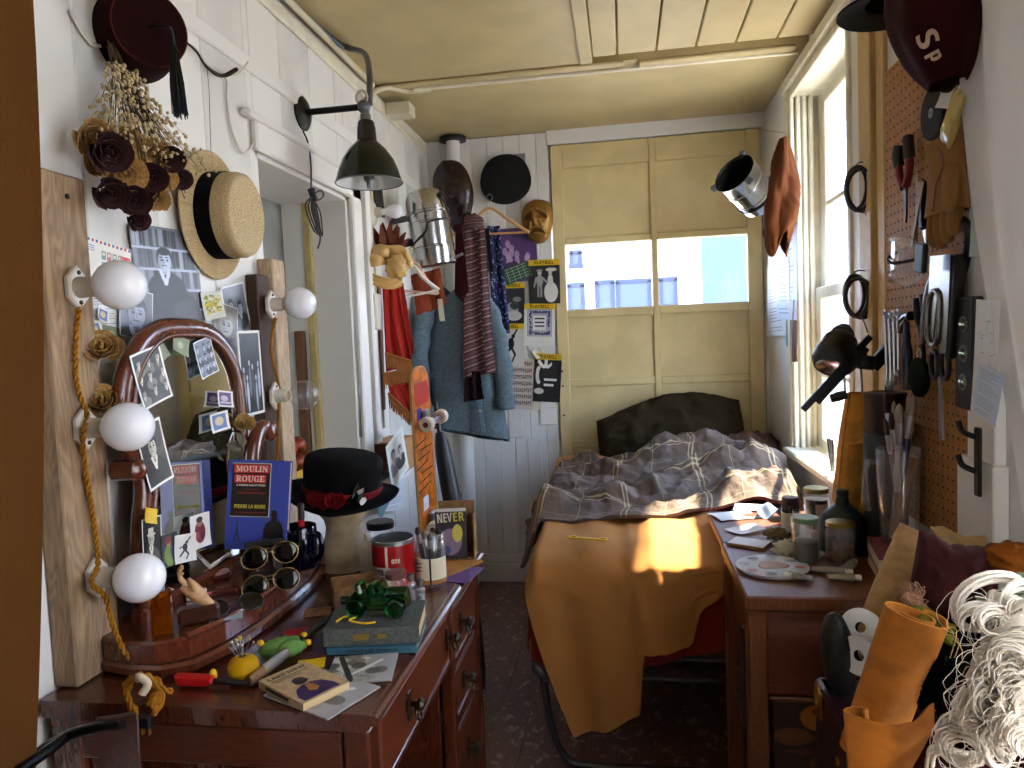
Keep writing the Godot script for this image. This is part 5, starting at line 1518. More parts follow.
	for b in [[-0.018, 0.1995, 0.088, 0.0016], [-0.018, 0.0765, 0.088, 0.0016]]: part(pn, "rule", G.new().box(V(b[0], b[1], 0.0125), V(b[2], b[3], 0.0012)), mat("cream print", Color(0.80, 0.76, 0.66), 0.5))
	part(pn, "rule", G.new().box(V(0.0257, 0.138, 0.0125), V(0.0016, 0.124, 0.0012)), mat("cream print", Color.WHITE))
	var rd := mat("red print", Color(0.72, 0.10, 0.14), 0.5)
	var ivory := mat("cream print", Color.WHITE)
	part(pn, "title_block", G.new().box(V(-0.018, 0.187, 0.0130), V(0.080, 0.019, 0.0006)).box(V(-0.020, 0.164, 0.0130), V(0.072, 0.019, 0.0006)), rd)
	text(pn, "MOULIN", 0.013, ivory, V(-0.017, 0.187, 0.0136), Vector3.ZERO, 0.072, "Droid Serif")
	text(pn, "ROUGE", 0.013, ivory, V(-0.020, 0.164, 0.0136), Vector3.ZERO, 0.064, "Droid Serif")
	text(pn, "A ROMAN ABOUT PARIS", 0.0045, ivory, V(-0.018, 0.149, 0.0134), Vector3.ZERO, 0.066)
	part(pn, "small_print", G.new().box(V(-0.016, 0.139, 0.0131), V(0.036, 0.003, 0.0006)).box(V(-0.016, 0.131, 0.0131), V(0.064, 0.004, 0.0006)).box(V(-0.016, 0.086, 0.0131), V(0.068, 0.0026, 0.0006)), mat("dull red print", Color(0.42, 0.08, 0.09), 0.5))
	text(pn, "PIERRE LA MURE", 0.0085, mat("yellow print", Color(0.72, 0.66, 0.22), 0.5), V(-0.018, 0.100, 0.0134), Vector3.ZERO, 0.070)
	var shade := mat("black brown print", Color.BLACK)
	part(mr, "printed_tower", G.new().at(V(-0.044, 0.045, 0.0124)).prism([W(-0.008, -0.028), W(-0.004, -0.028), W(0, -0.006), W(0.004, -0.028), W(0.008, -0.028), W(0.002, 0.0), W(0.0006, 0.03), W(-0.0006, 0.03), W(-0.002, 0.0)], 0.0008), mat("navy print", Color(0.10, 0.12, 0.30), 0.4))
	part(mr, "printed_figure", G.new().at(V(0.038, 0.045, 0.0124)).prism([W(-0.022, -0.04), W(0.024, -0.04), W(0.023, 0.0), W(0.018, 0.016), W(0.006, 0.025), W(0.006, 0.033), W(0.009, 0.036), W(0.006, 0.038), W(0.005, 0.047), W(-0.005, 0.047), W(-0.006, 0.038), W(-0.009, 0.036), W(-0.005, 0.033), W(-0.006, 0.025), W(-0.017, 0.017), W(-0.023, 0.0)], 0.0008), shade)
	# mug with a marker
	var mg := thing("mug", "dark cobalt blue mug on the end of the mirror base", "mug", V(-0.779, 0.829, -1.55), V(0, -20, 0))
	var cob := mat("cobalt glaze", Color(0.010, 0.012, 0.085), 0.08)
	part(mg, "body", G.new().lathe([W(0, 0), W(0.036, 0), W(0.041, 0.004), W(0.0415, 0.05), W(0.042, 0.098), W(0.041, 0.101), W(0.0385, 0.099), W(0.038, 0.05), W(0.036, 0.008), W(0, 0.007)], 36), cob)
	part(mg, "handle", G.new().tube(spline([V(0.040, 0.085, 0), V(0.062, 0.086, 0), V(0.072, 0.066, 0), V(0.066, 0.036, 0), V(0.041, 0.020, 0)], 6), 0.0065, 10), cob)
	var mk := thing("marker_pen", "black marker pen with a red band standing in the blue mug", "pen", mg.position + V(0.006, 0.012, 0.004), V(8, 0, -6))
	part(mk, "barrel", G.new().lathe([W(0, 0), W(0.007, 0), W(0.007, 0.095), W(0, 0.095)], 14), mat("black plastic", Color.BLACK))
	part(mk, "band", G.new().lathe([W(0.0073, 0.095), W(0.0073, 0.112), W(0, 0.112)], 14), mat("red plastic", Color(0.68, 0.05, 0.07), 0.4))
	part(mk, "cap", G.new().lathe([W(0.0075, 0.112), W(0.0075, 0.148), W(0.006, 0.15), W(0, 0.15)], 14), mat("black plastic", Color.BLACK))
	# mannequin bust and hat
	var cr := mottled("bust plaster", Color(0.75, 0.66, 0.51), Color(0.64, 0.55, 0.41), 0.6, 0.02, 4.0)
	var mn := thing("display_bust", "cream display bust wearing the black hat", "bust", V(-0.756, 0.761, -1.762) + V(0, 0.028, 0), V(0, 50, 0))
	var bp := [W(0, -0.028), W(0.064, -0.028), W(0.064, 0.0), W(0.066, 0.006), W(0.062, 0.03), W(0.050, 0.06), W(0.046, 0.085), W(0.050, 0.105), W(0.066, 0.125), W(0.074, 0.15), W(0.077, 0.18), W(0.074, 0.215), W(0.060, 0.245), W(0.03, 0.262), W(0, 0.266)]
	part(mn, "head", G.new().lathe(bp, 36, func(p):
		var q: Vector3 = p
		if p.y > 0.09:
			q.z *= 1.18
			if p.z > 0.0:
				var f := exp(-pow(p.x / 0.014, 2.0))
				q.z += 0.016 * f * exp(-pow((p.y - 0.165) / 0.02, 2.0)) + 0.008 * exp(-pow(p.x / 0.025, 2.0)) * exp(-pow((p.y - 0.118) / 0.012, 2.0)) + 0.004 * exp(-pow(p.x / 0.018, 2.0)) * exp(-pow((p.y - 0.14) / 0.006, 2.0))
				q.z -= 0.008 * exp(-pow((absf(p.x) - 0.026) / 0.012, 2.0)) * exp(-pow((p.y - 0.185) / 0.012, 2.0))
		return q, 0.2), cr)
	for s in [-1.0, 1.0]:
		part(mn, "ear", G.new().ball(V(s * 0.077, 0.172, -0.004), V(0.007, 0.022, 0.012), 10, 8), cr)
	var hp: Vector3 = mn.position + V(0, 0.170, 0)
	var ht := thing("trimmed_hat", "black felt hat with red flowers and feathers on the bust", "hat", hp, V(4, 10, -7))
	var bf := cloth("black felt", Color(0.012, 0.012, 0.014), 0.85, 40.0, 0.2)
	part(ht, "crown", G.new().lathe([W(0.098, 0.0), W(0.101, 0.03), W(0.104, 0.075), W(0.103, 0.092), W(0.097, 0.102), W(0.085, 0.107), W(0, 0.108)], 40), bf)
	part(ht, "brim", G.new().lathe([W(0.09, -0.004), W(0.13, -0.010), W(0.150, -0.004), W(0.152, 0.0), W(0.148, 0.003), W(0.125, -0.003), W(0.098, 0.006)], 44, func(p): return V(p.x, p.y + 0.018 * absf(p.x) / 0.15 - 0.012 * absf(p.z) / 0.15, p.z)), bf)
	var redv := cloth("red ribbon", Color(0.42, 0.02, 0.04), 0.7, 20.0)
	part(ht, "ribbon", G.new().lathe([W(0.100, 0.004), W(0.1045, 0.006), W(0.106, 0.024), W(0.103, 0.028)], 40), redv)
	for t in [[-0.045, 0.012, 0.096], [-0.02, 0.010, 0.106], [0.005, 0.014, 0.108]]: rose(ht, "flower", V(t[0], t[1], t[2]), 0.018, V(t[0] * 2, 0.1, 0.12), redv, 0.6)
	for k in 7:
		var fm: Material = [bf, mat("teal feather", Color(0.10, 0.22, 0.20), 0.7), mat("white feather", Color(0.75, 0.72, 0.68), 0.9), mat("brown feather", Color(0.20, 0.12, 0.08), 0.9)][k % 4]
		part(ht, "feather", G.new().at(V(0.03 + 0.008 * k, 0.012, 0.106 - 0.005 * k), V(10 * (k % 3), 20 + 8 * k, -70 + 25 * k)).sheet(func(u, v):
			var w: float = 0.011 * sin(v * PI * 0.95 + 0.1)
			return V((u - 0.5) * 2.0 * w, v * 0.05, 0.01 * v * v + 0.004 * absf(u - 0.5)), 4, 8, 0.0008), fm)
	# coffee tin
	var tn := thing("coffee_tin", "open red and white coffee tin at the far end of the desk", "tin", V(-0.57, 0.761, -1.616))
	var redt := mat("tin red", Color(0.55, 0.03, 0.05), 0.28)
	var wt := mat("tin white", Color(0.78, 0.75, 0.70), 0.3)
	part(tn, "can", G.new().lathe([W(0, 0), W(0.050, 0), W(0.051, 0.003), W(0.0505, 0.006), W(0.0505, 0.119), W(0.049, 0.12), W(0.049, 0.004), W(0, 0.004)], 36), steel)
	part(tn, "rim", G.new().tube(coil(V(0, 0.121, 0), 0.0505, 1, Vector3.UP, Vector3.RIGHT, 1.0, 0.0, 36), 0.002, 6), steel)
	for q in [[redt, 0.012, 0.112, -0.2, 1.9], [wt, 0.012, 0.062, 1.9, 3.6], [redt, 0.062, 0.112, 1.9, 3.6], [wt, 0.012, 0.112, -1.6, -0.2], [redt, 0.012, 0.112, 3.6, 4.7]]:
		part(tn, "label", G.new().sheet(func(u, v):
			var f: float = lerpf(q[4], q[3], u)
			return V(cos(f - 0.5) * 0.0515, lerpf(q[2], q[1], v), sin(f - 0.5) * 0.0515), 14, 1, 0.0006), q[0])
	part(tn, "label", G.new().sheet(func(u, v):
		var f: float = lerpf(1.62, 1.5, u) - 0.0
		return V(cos(f) * 0.052, lerpf(0.112, 0.012, v), sin(f) * 0.052), 3, 1, 0.0006), wt)
	text(tn, "EVER", 0.013, ink, V(-0.020, 0.051, 0.0492), V(0, -22, 0), 0.028, "Droid Serif")
	text(tn, "DANE", 0.013, ink, V(-0.020, 0.034, 0.0492), V(0, -22, 0), 0.028, "Droid Serif")
	text(tn, "one", 0.011, ivory, V(0.022, 0.078, 0.048), V(0, 25, 0), 0.020)
	# white bottle behind, labelled jar, small jars
	var cg := glass("clear jar glass", Color(0.96, 0.98, 0.98), 0.10)
	var wbm := thing("plastic_bottle", "white plastic bottle between bust and coffee tin", "bottle", V(-0.647, 0.761, -1.656))
	part(wbm, "body", G.new().lathe([W(0, 0), W(0.022, 0), W(0.023, 0.004), W(0.023, 0.085), W(0.015, 0.10), W(0.010, 0.104), W(0, 0.104)], 22), mat("white plastic", Color.WHITE))
	part(wbm, "cap", G.new().lathe([W(0.012, 0.104), W(0.012, 0.122), W(0, 0.123)], 18), mat("white plastic", Color.WHITE))
	var bj := thing("lidded_jar", "dark lidded jar standing behind the coffee tin", "jar", V(-0.645, 0.7615, -1.74))
	part(bj, "body", jar_shape(0.036, 0.115, 0.033), cg)
	part(bj, "lid", G.new().lathe([W(0.036, 0.112), W(0.037, 0.126), W(0.034, 0.129), W(0, 0.129)], 24), mat("dark tin lid", Color(0.12, 0.12, 0.14), 0.35, 0.6))
	var lj := thing("brush_jar", "clear glass jar with a cream label holding short brushes", "jar", V(-0.483, 0.761, -1.641))
	part(lj, "body", jar_shape(0.0385, 0.125, 0.034), cg)
	var lbm := mat("cream label", Color(0.80, 0.76, 0.66), 0.6)
	var lb := part(lj, "label", G.new().sheet(func(u, v):
		var f: float = lerpf(2.75, 0.15, u)
		return V(cos(f) * 0.0392, lerpf(0.072, 0.010, v), sin(f) * 0.0392), 18, 1, 0.0005), lbm)
	part(lb, "stripe", G.new().sheet(func(u, v):
		var f: float = lerpf(1.42, 1.30, u)
		return V(cos(f) * 0.0398, lerpf(0.072, 0.010, v), sin(f) * 0.0398), 2, 1, 0.0004), ink)
	part(lb, "foot_band", G.new().sheet(func(u, v):
		var f: float = lerpf(2.75, 0.15, u)
		return V(cos(f) * 0.0396, lerpf(0.020, 0.010, v), sin(f) * 0.0396), 18, 1, 0.0004), mat("ochre print", Color(0.58, 0.38, 0.12), 0.5))
	for k in 3: part(lb, "small_print", G.new().box(V(-0.014, 0.060 - 0.009 * k, 0.0375), V(0.022 - 0.005 * (k % 2), 0.0025, 0.0015)), ink, Vector3.ZERO, V(0, -8, 0))
	for k in 5:
		var br := thing("makeup_brush", ["dark stub brush leaning left in the labelled jar", "grey stub brush upright in the labelled jar", "short black brush at the back of the labelled jar", "pale stub brush leaning right in the labelled jar", "short dark brush at the front of the labelled jar"][k], "brush", lj.position + V(0.010 * cos(k * 1.3), 0.008, 0.010 * sin(k * 1.3)), V(9 * sin(k * 1.3), 0, -9 * cos(k * 1.3)), "brushes in the labelled jar")
		paintbrush(br, Vector3.ZERO, Vector3.ZERO, 0.115 + 0.012 * (k % 3), mat("dark handle", Color(0.10, 0.085, 0.08), 0.5), 0.0065, [Color(0.12, 0.1, 0.09), Color(0.3, 0.29, 0.28)][k % 2])
	var sj := thing("spice_jar", "small clear jar with a dusty pink lid before the coffee tin", "jar", V(-0.533, 0.761, -1.519))
	part(sj, "body", jar_shape(0.024, 0.062, 0.021), cg)
	part(sj, "lid", G.new().lathe([W(0.0235, 0.056), W(0.025, 0.058), W(0.025, 0.069), W(0.022, 0.071), W(0, 0.071)], 24), mat("dusty pink lid", Color(0.42, 0.26, 0.24), 0.5))
	for t in [[V(-0.49, 0.761, -1.497), "small clear vial of grey powder right of the pink lidded jar", 0.062], [V(-0.466, 0.761, -1.492), "stoppered clear vial nearest the desk edge", 0.05]]:
		var vl := thing("glass_vial", t[1], "vial", t[0], Vector3.ZERO, "vials by the green glass car")
		part(vl, "body", jar_shape(0.0095, t[2], 0.006, 0.001), cg)
		part(vl, "stopper", G.new().at(V(0, t[2] - 0.006, 0)).lathe([W(0.005, 0), W(0.008, 0.006), W(0.008, 0.016), W(0, 0.018)], 12), mat("grey rubber", Color(0.35, 0.33, 0.31), 0.7))
		part(vl, "powder", G.new().lathe([W(0, 0.004), W(0.008, 0.004), W(0.008, t[2] * 0.55), W(0, t[2] * 0.58)], 12), mat("grey powder", Color(0.45, 0.44, 0.42), 0.9))
	# open cardboard box
	var card := mottled("cardboard", Color(0.55, 0.40, 0.23), Color(0.48, 0.34, 0.19), 0.85, 0.04, 4.0)
	var cb := thing("cardboard_box", "small open cardboard box behind the green glass car", "box", V(-0.628, 0.761, -1.509), V(0, 28, 0))
	part(cb, "bottom", G.new().box(V(0, 0.002, 0), V(0.10, 0.003, 0.08)), card)
	for t in [[0, 0.04, 0.10, 0.003], [0, -0.04, 0.10, 0.003], [0.05, 0, 0.003, 0.08], [-0.05, 0, 0.003, 0.08]]: part(cb, "side", G.new().box(V(t[0], 0.026, t[1]), V(t[2], 0.052, t[3])), card)
	part(cb, "flap", G.new().box(V(0, 0.0, -0.025), V(0.10, 0.003, 0.05)), card, V(0, 0.052, -0.04), V(-40, 0, 0))
	# books below the glass car
	var bk := book("clothbound_book", "thick blue cloth book lying at the very bottom of the pair", V(-0.502, 0.761, -1.311), V(0, 7, 0), 0.175, 0.125, 0.014, mat("teal cloth", Color(0.16, 0.34, 0.42), 0.7))
	text(bk, "SEARCH FOR IDENTITY", 0.006, ink, V(0, 0.007, 0.0633), Vector3.ZERO, 0.10)
	bk.set_meta("label", "thin light blue book under the grey cloth book")
	var b2 := book("clothbound_book", "thick grey cloth book with worn gilt spine under the glass car", bk.position + V(-0.006, 0.0145, -0.012), V(0, 10, 0), 0.185, 0.135, 0.034, mottled("grey book cloth", Color(0.30, 0.32, 0.30), Color(0.23, 0.25, 0.24), 0.75, 0.06, 6.0))
	part(b2, "spine_gilding", G.new().box(V(-0.02, 0.017, 0.0682), V(0.03, 0.012, 0.0008)).box(V(0.02, 0.017, 0.0682), V(0.018, 0.009, 0.0008)), mat("worn gilt", Color(0.48, 0.38, 0.12), 0.5, 0.3))
	part(b2, "cover_print", G.new().box(V(0.02, 0.0345, -0.01), V(0.07, 0.0008, 0.03)), mat("faded gilt", Color(0.38, 0.35, 0.16), 0.6))
	# green glass car decanter
	var gg := StandardMaterial3D.new()
	gg.resource_name = "green glass"
	gg.refraction_enabled = true
	gg.refraction_scale = 0.05
	gg.transparency = BaseMaterial3D.TRANSPARENCY_ALPHA
	gg.albedo_color = Color(0.03, 0.42, 0.15, 0.05)
	gg.roughness = 0.04
	var car := thing("glass_car", "green glass decanter shaped as an old open car on the books", "decanter", b2.position + V(0.005, 0.035, 0.0), V(0, 2, 0))
	part(car, "body", G.new().prism([W(-0.060, 0.014), W(0.058, 0.014), W(0.062, 0.022), W(0.060, 0.042), W(0.052, 0.046), W(0.020, 0.044), W(0.010, 0.048), W(-0.050, 0.044), W(-0.060, 0.036)], 0.040, 0.004), gg)
	for x in [-0.034, -0.006, 0.012]: part(car, "seat", G.new().at(V(x, 0.046, 0), V(0, 0, 14)).box(V(0, 0.009, 0), V(0.013, 0.024, 0.036), 0.004), gg)
	part(car, "bonnet", G.new().at(V(0.042, 0.042, 0), V(0, 0, -90)).lathe([W(0, -0.02), W(0.014, -0.02), W(0.015, 0.015), W(0.012, 0.020), W(0, 0.02)], 18), gg)
	part(car, "spout_cap", G.new().at(V(-0.060, 0.028, 0), V(0, 0, 90)).lathe([W(0.009, 0), W(0.009, 0.016), W(0.007, 0.018), W(0, 0.018)], 16), mat("dark green cap", Color(0.02, 0.10, 0.04), 0.3))
	for s in [[-0.040, 0.026], [0.040, 0.026], [-0.040, -0.026], [0.040, -0.026]]:
		var w := part(car, "wheel", G.new().at(V(s[0], 0.0195, s[1]), V(90, 0, 0)).lathe([W(0, -0.006), W(0.017, -0.006), W(0.0195, -0.003), W(0.0195, 0.003), W(0.017, 0.006), W(0.009, 0.004), W(0, 0.007)], 24), gg)
		for k in 4: part(w, "spoke", G.new().box(Vector3.ZERO, V(0.030, 0.002, 0.001)), gg, V(s[0], 0.0195, s[1] + signf(s[1]) * 0.006), V(0, 0, 45.0 * k))
	# yellow loop on the grey book
	one("rubber_band", "yellow rubber loop on the grey book", "band", G.new().tube(spline([V(-0.03, 0.002, 0.0), V(-0.02, 0.004, -0.02), V(0.005, 0.004, -0.024), V(-0.005, 0.003, -0.005), V(0.03, 0.002, 0.006), V(0.05, 0.002, -0.002)], 5), 0.002, 6), mat("yellow plastic", Color.WHITE), b2.position + V(-0.035, 0.036, 0.05))
	# tomato pin cushion
	var pc := thing("pin_cushion", "yellow tomato pin cushion stuck with pins", "pin cushion", V(-0.695, 0.761, -1.139))
	part(pc, "cushion", G.new().ball(V(0, 0.021, 0), V(0.029, 0.023, 0.029), 28, 16, func(d): return 1.0 - 0.05 * absf(sin(atan2(d.z, d.x) * 3.0)) * (1.0 - d.y * d.y) - 0.12 * exp(-(1.0 - d.y) * 10.0)), cloth("yellow satin", Color(0.78, 0.58, 0.03), 0.55, 20.0, 0.2))
	var grn := cloth("green felt", Color(0.06, 0.16, 0.06), 0.9, 20.0)
	for k in 5: part(pc, "felt_leaf", G.new().at(V(0, 0.042, 0), V(0, 72 * k, 0)).sheet(func(u, v): return V((u - 0.5) * 0.016 * sin(v * 3.0 + 0.12), -0.012 * v * v, v * 0.022), 4, 4, 0.001), grn)
	var heads := [Color(0.80, 0.76, 0.68), Color(0.05, 0.3, 0.16), Color(0.8, 0.62, 0.1), Color(0.78, 0.74, 0.66)]
	for k in 9:
		var dirp := V(-0.5 + 0.13 * k - 0.2 * (k % 2), 1.0, 0.35 * sin(k * 2.0)).normalized()
		var a := V(0, 0.028, 0) + dirp * 0.014
		var pn2 := part(pc, "pin", G.new().tube([a, a + dirp * 0.028], 0.0006, 4), steel)
		part(pn2, "pin_head", G.new().ball(a + dirp * 0.029, Vector3.ONE * (0.0022 if k != 2 else 0.0045), 8, 6), mat("pin head %d" % (k % 4), heads[k % 4], 0.4))
	# crocheted green cactus pin cushion
	var ck := cloth("green crochet", Color(0.42, 0.58, 0.30), 0.95, 40.0, 0.8)
	var cx := thing("crochet_cactus", "pale green crocheted roll with yellow tips beside the pin cushion", "toy", V(-0.662, 0.761, -1.225), V(0, 30, 0))
	part(cx, "roll", G.new().ball(V(0, 0.02, 0), V(0.044, 0.020, 0.020), 30, 18, func(d): return 1.0 + 0.07 * sin(d.x * 18.0 + d.y * 6.0) + 0.02 * sin(atan2(d.z, d.y) * 14.0)), ck)
	part(cx, "arm", G.new().ball(V(0.014, 0.024, 0.018), V(0.024, 0.015, 0.015), 20, 12, func(d): return 1.0 + 0.06 * sin(d.x * 14.0) + 0.02 * sin(atan2(d.z, d.y) * 12.0)), ck)
	for t in [[-0.040, 0.036, 0.0], [0.040, 0.034, -0.006], [0.046, 0.022, 0.004]]:
		part(cx, "yellow_tip", G.new().ball(V(t[0], t[1], t[2]), Vector3.ONE * 0.006, 8, 6, func(d): return 1.0 + 0.3 * sin(d.x * 9.0) * sin(d.y * 8.0)), mat("yellow plastic", Color.WHITE))
	one("red_tin", "small flat red tin behind the green crochet", "tin", G.new().box(V(0, 0.009, 0), V(0.055, 0.018, 0.04), 0.003), redt, V(-0.67, 0.761, -1.301), V(0, 25, 0))
	one("manila_card", "plain manila card lying between mirror base and books", "card", G.new().box(V(0, 0.001, 0), V(0.06, 0.002, 0.05), 0.0005), card, V(-0.693, 0.761, -1.446), V(0, 20, 0))
	# long black handled brush lying across
	var lbp: Vector3 = V(-0.664, 0.772, -1.112)
	var lbq: Vector3 = V(-0.609, 0.8, -1.353)
	var lbr := thing("lacquer_brush", "black handled flat brush with silver ferrule lying across the desk", "brush", lbp)
	var dv := lbq - lbp
	part(lbr, "handle", G.new().tube([dv * 0.46, dv * 0.6, dv * 0.8, dv], [0.006, 0.0085, 0.0075, 0.004], 10), mat("black plastic", Color.BLACK))
	part(lbr, "ferrule", G.new().tube([dv * 0.12, dv * 0.3, dv * 0.48], [0.011, 0.011, 0.008], 12, false, 0.6), mat("dull silver", Color(0.62, 0.61, 0.58), 0.45, 0.7))
	part(lbr, "bristles", G.new().tube([-dv * 0.02, dv * 0.05, dv * 0.13], [0.009, 0.011, 0.0105], 12, false, 0.6), mat("tan bristles", Color(0.50, 0.37, 0.24), 0.95))
	# utility lighter
	var lt := thing("gas_lighter", "red gas lighter with yellow trigger and black nozzle at the desk's near edge", "lighter", V(-0.767, 0.761, -1.104), V(0, 4, 0))
	part(lt, "body", G.new().prism([W(-0.036, 0.004), W(-0.030, -0.009), W(0.018, -0.010), W(0.034, -0.004), W(0.034, 0.008), W(-0.02, 0.010), W(-0.036, 0.010)], 0.018, 0.003), mat("red plastic", Color.BLACK), V(0, 0.012, 0))
	part(lt, "trigger", G.new().ball(V(0.030, 0.018, -0.006), V(0.007, 0.011, 0.006), 10, 8), mat("yellow plastic", Color.WHITE))
	part(lt, "nozzle", G.new().tube([V(0.03, 0.010, 0), V(0.10, 0.008, 0.006)], 0.0055, 10), mat("black plastic", Color.BLACK))
	# paperbacks and magazines at the near corner
	var mag := book("picture_magazine", "black and white magazine lying under the paperback", V(-0.529, 0.761, -1.101), V(0, -24, 0), 0.16, 0.12, 0.003, printed("magazine", "magazine"), "magazine")
	var mag2 := book("picture_magazine", "black and white magazine with a running figure at the desk corner", V(-0.49, 0.761, -1.188), V(0, 12, 0), 0.12, 0.11, 0.003, printed("magazine", "magazine"), "magazine")
	one("yellow_card", "yellow card peeking out behind the cream paperback", "card", G.new().box(V(0, 0.001, 0), V(0.05, 0.0015, 0.04)), mat("programme yellow", Color.WHITE), V(-0.59, 0.766, -1.19), V(0, 20, 0))
	var lp := thing("paperback", "cream paperback with a purple figure on its cover at the desk corner", "book", V(-0.563, 0.765, -1.104), V(0, -31, 0))
	var crm := mottled("cream paperback cover", Color(0.72, 0.61, 0.44), Color(0.66, 0.55, 0.39), 0.6, 0.03, 6.0)
	part(lp, "cover", G.new().box(V(0, 0.0125, 0), V(0.135, 0.001, 0.092)).box(V(0, 0.0005, 0), V(0.135, 0.001, 0.092)).box(V(0, 0.0065, 0.0455), V(0.135, 0.012, 0.001)), crm)
	part(lp, "pages", G.new().box(V(0, 0.0065, -0.0005), V(0.133, 0.011, 0.090)), mottled("page edges", Color.WHITE, Color.WHITE))
	part(lp, "spine_print", G.new().box(V(-0.01, 0.0065, 0.0462), V(0.07, 0.005, 0.0006)), ink)
	text(lp, "LAWD TODAY", 0.0085, ink, V(-0.052, 0.0133, 0.0), V(-90, 90, 0), 0.074, "Droid Serif")
	part(lp, "small_print", G.new().box(V(-0.040, 0.0132, 0.0), V(0.003, 0.0006, 0.07)).box(V(-0.033, 0.0132, 0.008), V(0.002, 0.0006, 0.05)), mat("olive print", Color(0.40, 0.37, 0.22), 0.6))
	part(lp, "printed_coat", G.new().at(V(0.032, 0.0132, 0.004), V(-90, 0, 0)).prism([W(0.030, 0.034), W(0.03, -0.034), W(0.01, -0.034), W(-0.012, -0.024), W(-0.022, -0.006), W(-0.022, 0.010), W(-0.010, 0.026), W(0.012, 0.034)], 0.0006), mat("purple print", Color(0.20, 0.08, 0.28), 0.5))
	part(lp, "printed_tie", G.new().at(V(0.020, 0.0136, 0.004), V(-90, 0, 0)).prism([W(-0.010, 0.004), W(-0.010, -0.002), W(0.018, -0.010), W(0.026, 0.0), W(0.018, 0.010)], 0.0006), mat("ochre print", Color(0.58, 0.38, 0.12), 0.5))
	part(lp, "printed_head", G.new().at(V(-0.004, 0.0132, 0.004), V(-90, 0, 0)).prism([W(0.010, 0.006), W(0.010, -0.006), W(0.004, -0.012), W(-0.012, -0.010), W(-0.018, -0.002), W(-0.014, 0.010), W(0.002, 0.014)], 0.0006), mat("grey print", Color(0.12, 0.11, 0.11), 0.5))
	# papers at the far end
	one("envelope", "orange brown envelope at the far end of the desk", "envelope", G.new().box(V(0, 0.0012, 0), V(0.10, 0.002, 0.15), 0.0006), mat("orange envelope", Color(0.66, 0.44, 0.18), 0.7), V(-0.465, 0.761, -1.771), V(0, -30, 0))
	one("purple_leaflet", "purple leaflet under the orange envelope", "leaflet", G.new().box(V(0, 0.0003, 0), V(0.09, 0.0006, 0.12)), mat("purple paper", Color(0.36, 0.24, 0.46), 0.7), V(-0.429, 0.761, -1.71), V(0, -12, 0))
	# crate behind the desk with magazines
	var ct := thing("wooden_crate", "low wooden crate behind the far end of the desk", "crate", V(-0.84, 0, -2.36))
	var cw := wood("crate wood", Color(0.36, 0.25, 0.15), Color(0.48, 0.35, 0.22), 0.8, false, 2.0)
	for k in 5:
		part(ct, "slat", G.new().box(V(0.17, 0.05 + 0.085 * k, 0), V(0.012, 0.078, 0.80), 0.002), cw)
		part(ct, "slat", G.new().box(V(0, 0.05 + 0.085 * k, 0.40), V(0.34, 0.078, 0.012), 0.002), cw)
		part(ct, "slat", G.new().box(V(0, 0.05 + 0.085 * k, -0.40), V(0.34, 0.078, 0.012), 0.002), cw)
	part(ct, "lid", G.new().box(V(0, 0.45, 0), V(0.36, 0.014, 0.82), 0.003), cw)
	var hold := thing("magazine_holder", "brown cardboard holder of comics behind the labelled jar", "holder", V(-0.469, 0.762, -1.846) + V(0, 0, -0.01), V(0, 8, 0))
	part(hold, "back", G.new().box(V(0.0, 0.075, -0.02), V(0.10, 0.15, 0.004)), card)
	part(hold, "bottom", G.new().box(V(0.0, 0.002, 0.01), V(0.10, 0.004, 0.06)), card)
	part(hold, "side", G.new().box(V(0.05, 0.06, 0.01), V(0.004, 0.12, 0.06)), card)
	var cm := thing("comic_book", "dark covered comic with white and yellow title in the cardboard holder", "comic", V(-0.475, 0.766, -1.814), V(-6, 8, 0))
	part(cm, "cover", G.new().box(V(0, 0.07, 0), V(0.085, 0.135, 0.004)), mat("comic edge", Color(0.3, 0.28, 0.27), 0.6))
	part(cm, "cover_print", paper_mesh(0.084, 0.134, 0.0), printed("comic", "comic"), V(0, 0.07, 0.0032))
	text(cm, "NEV", 0.024, ivory, V(-0.016, 0.112, 0.0045), V(0, 0, 4), 0.040)
	text(cm, "ER", 0.024, mat("yellow print", Color.WHITE), V(0.022, 0.114, 0.0045), V(0, 0, 4), 0.030)

func drape(tl: Vector3, tr: Vector3, bl: Vector3, br: Vector3, folds: float, amp: float, th := 0.003, uvs := Vector2.ONE, ph := 0.0, nu := 30, nv := 26) -> G:
	var nrm := (tr - tl).cross(tl - bl).normalized()
	return G.new().sheet(func(u, v):
		var p: Vector3 = tl.lerp(tr, u).lerp(bl.lerp(br, u), v)
		return p + nrm * (amp * sin(u * folds * TAU + ph + 0.6 * sin(v * 3.0)) * (0.45 + 0.55 * v) + amp * 0.7 * n3(V(u * 2, v * 1.5, ph), 2.0)), nu, nv, th, uvs)
func hanger(label: String, at: Vector3, rot: Vector3, w: float, m: Material):
	var h := thing("clothes_hanger", label, "hanger", at, rot)
	part(h, "shoulder_arms", G.new().tube(spline([V(-w / 2, -0.13, 0.0), V(-w * 0.25, -0.065, 0), V(-0.03, -0.012, 0), V(0, -0.002, 0), V(0.03, -0.012, 0), V(w * 0.25, -0.065, 0), V(w / 2, -0.13, 0)], 5), 0.0085, 8, false, 1.3), m)
	part(h, "bar", G.new().tube([V(-w * 0.49, -0.13, 0), V(w * 0.49, -0.13, 0)], 0.0055, 8), m)
	part(h, "hook", G.new().tube(spline([V(0, 0, 0), V(0, 0.03, 0), V(0.015, 0.05, 0), V(0.0, 0.07, 0), V(-0.018, 0.055, 0)], 5), 0.0018, 6), mat("steel", Color.WHITE))

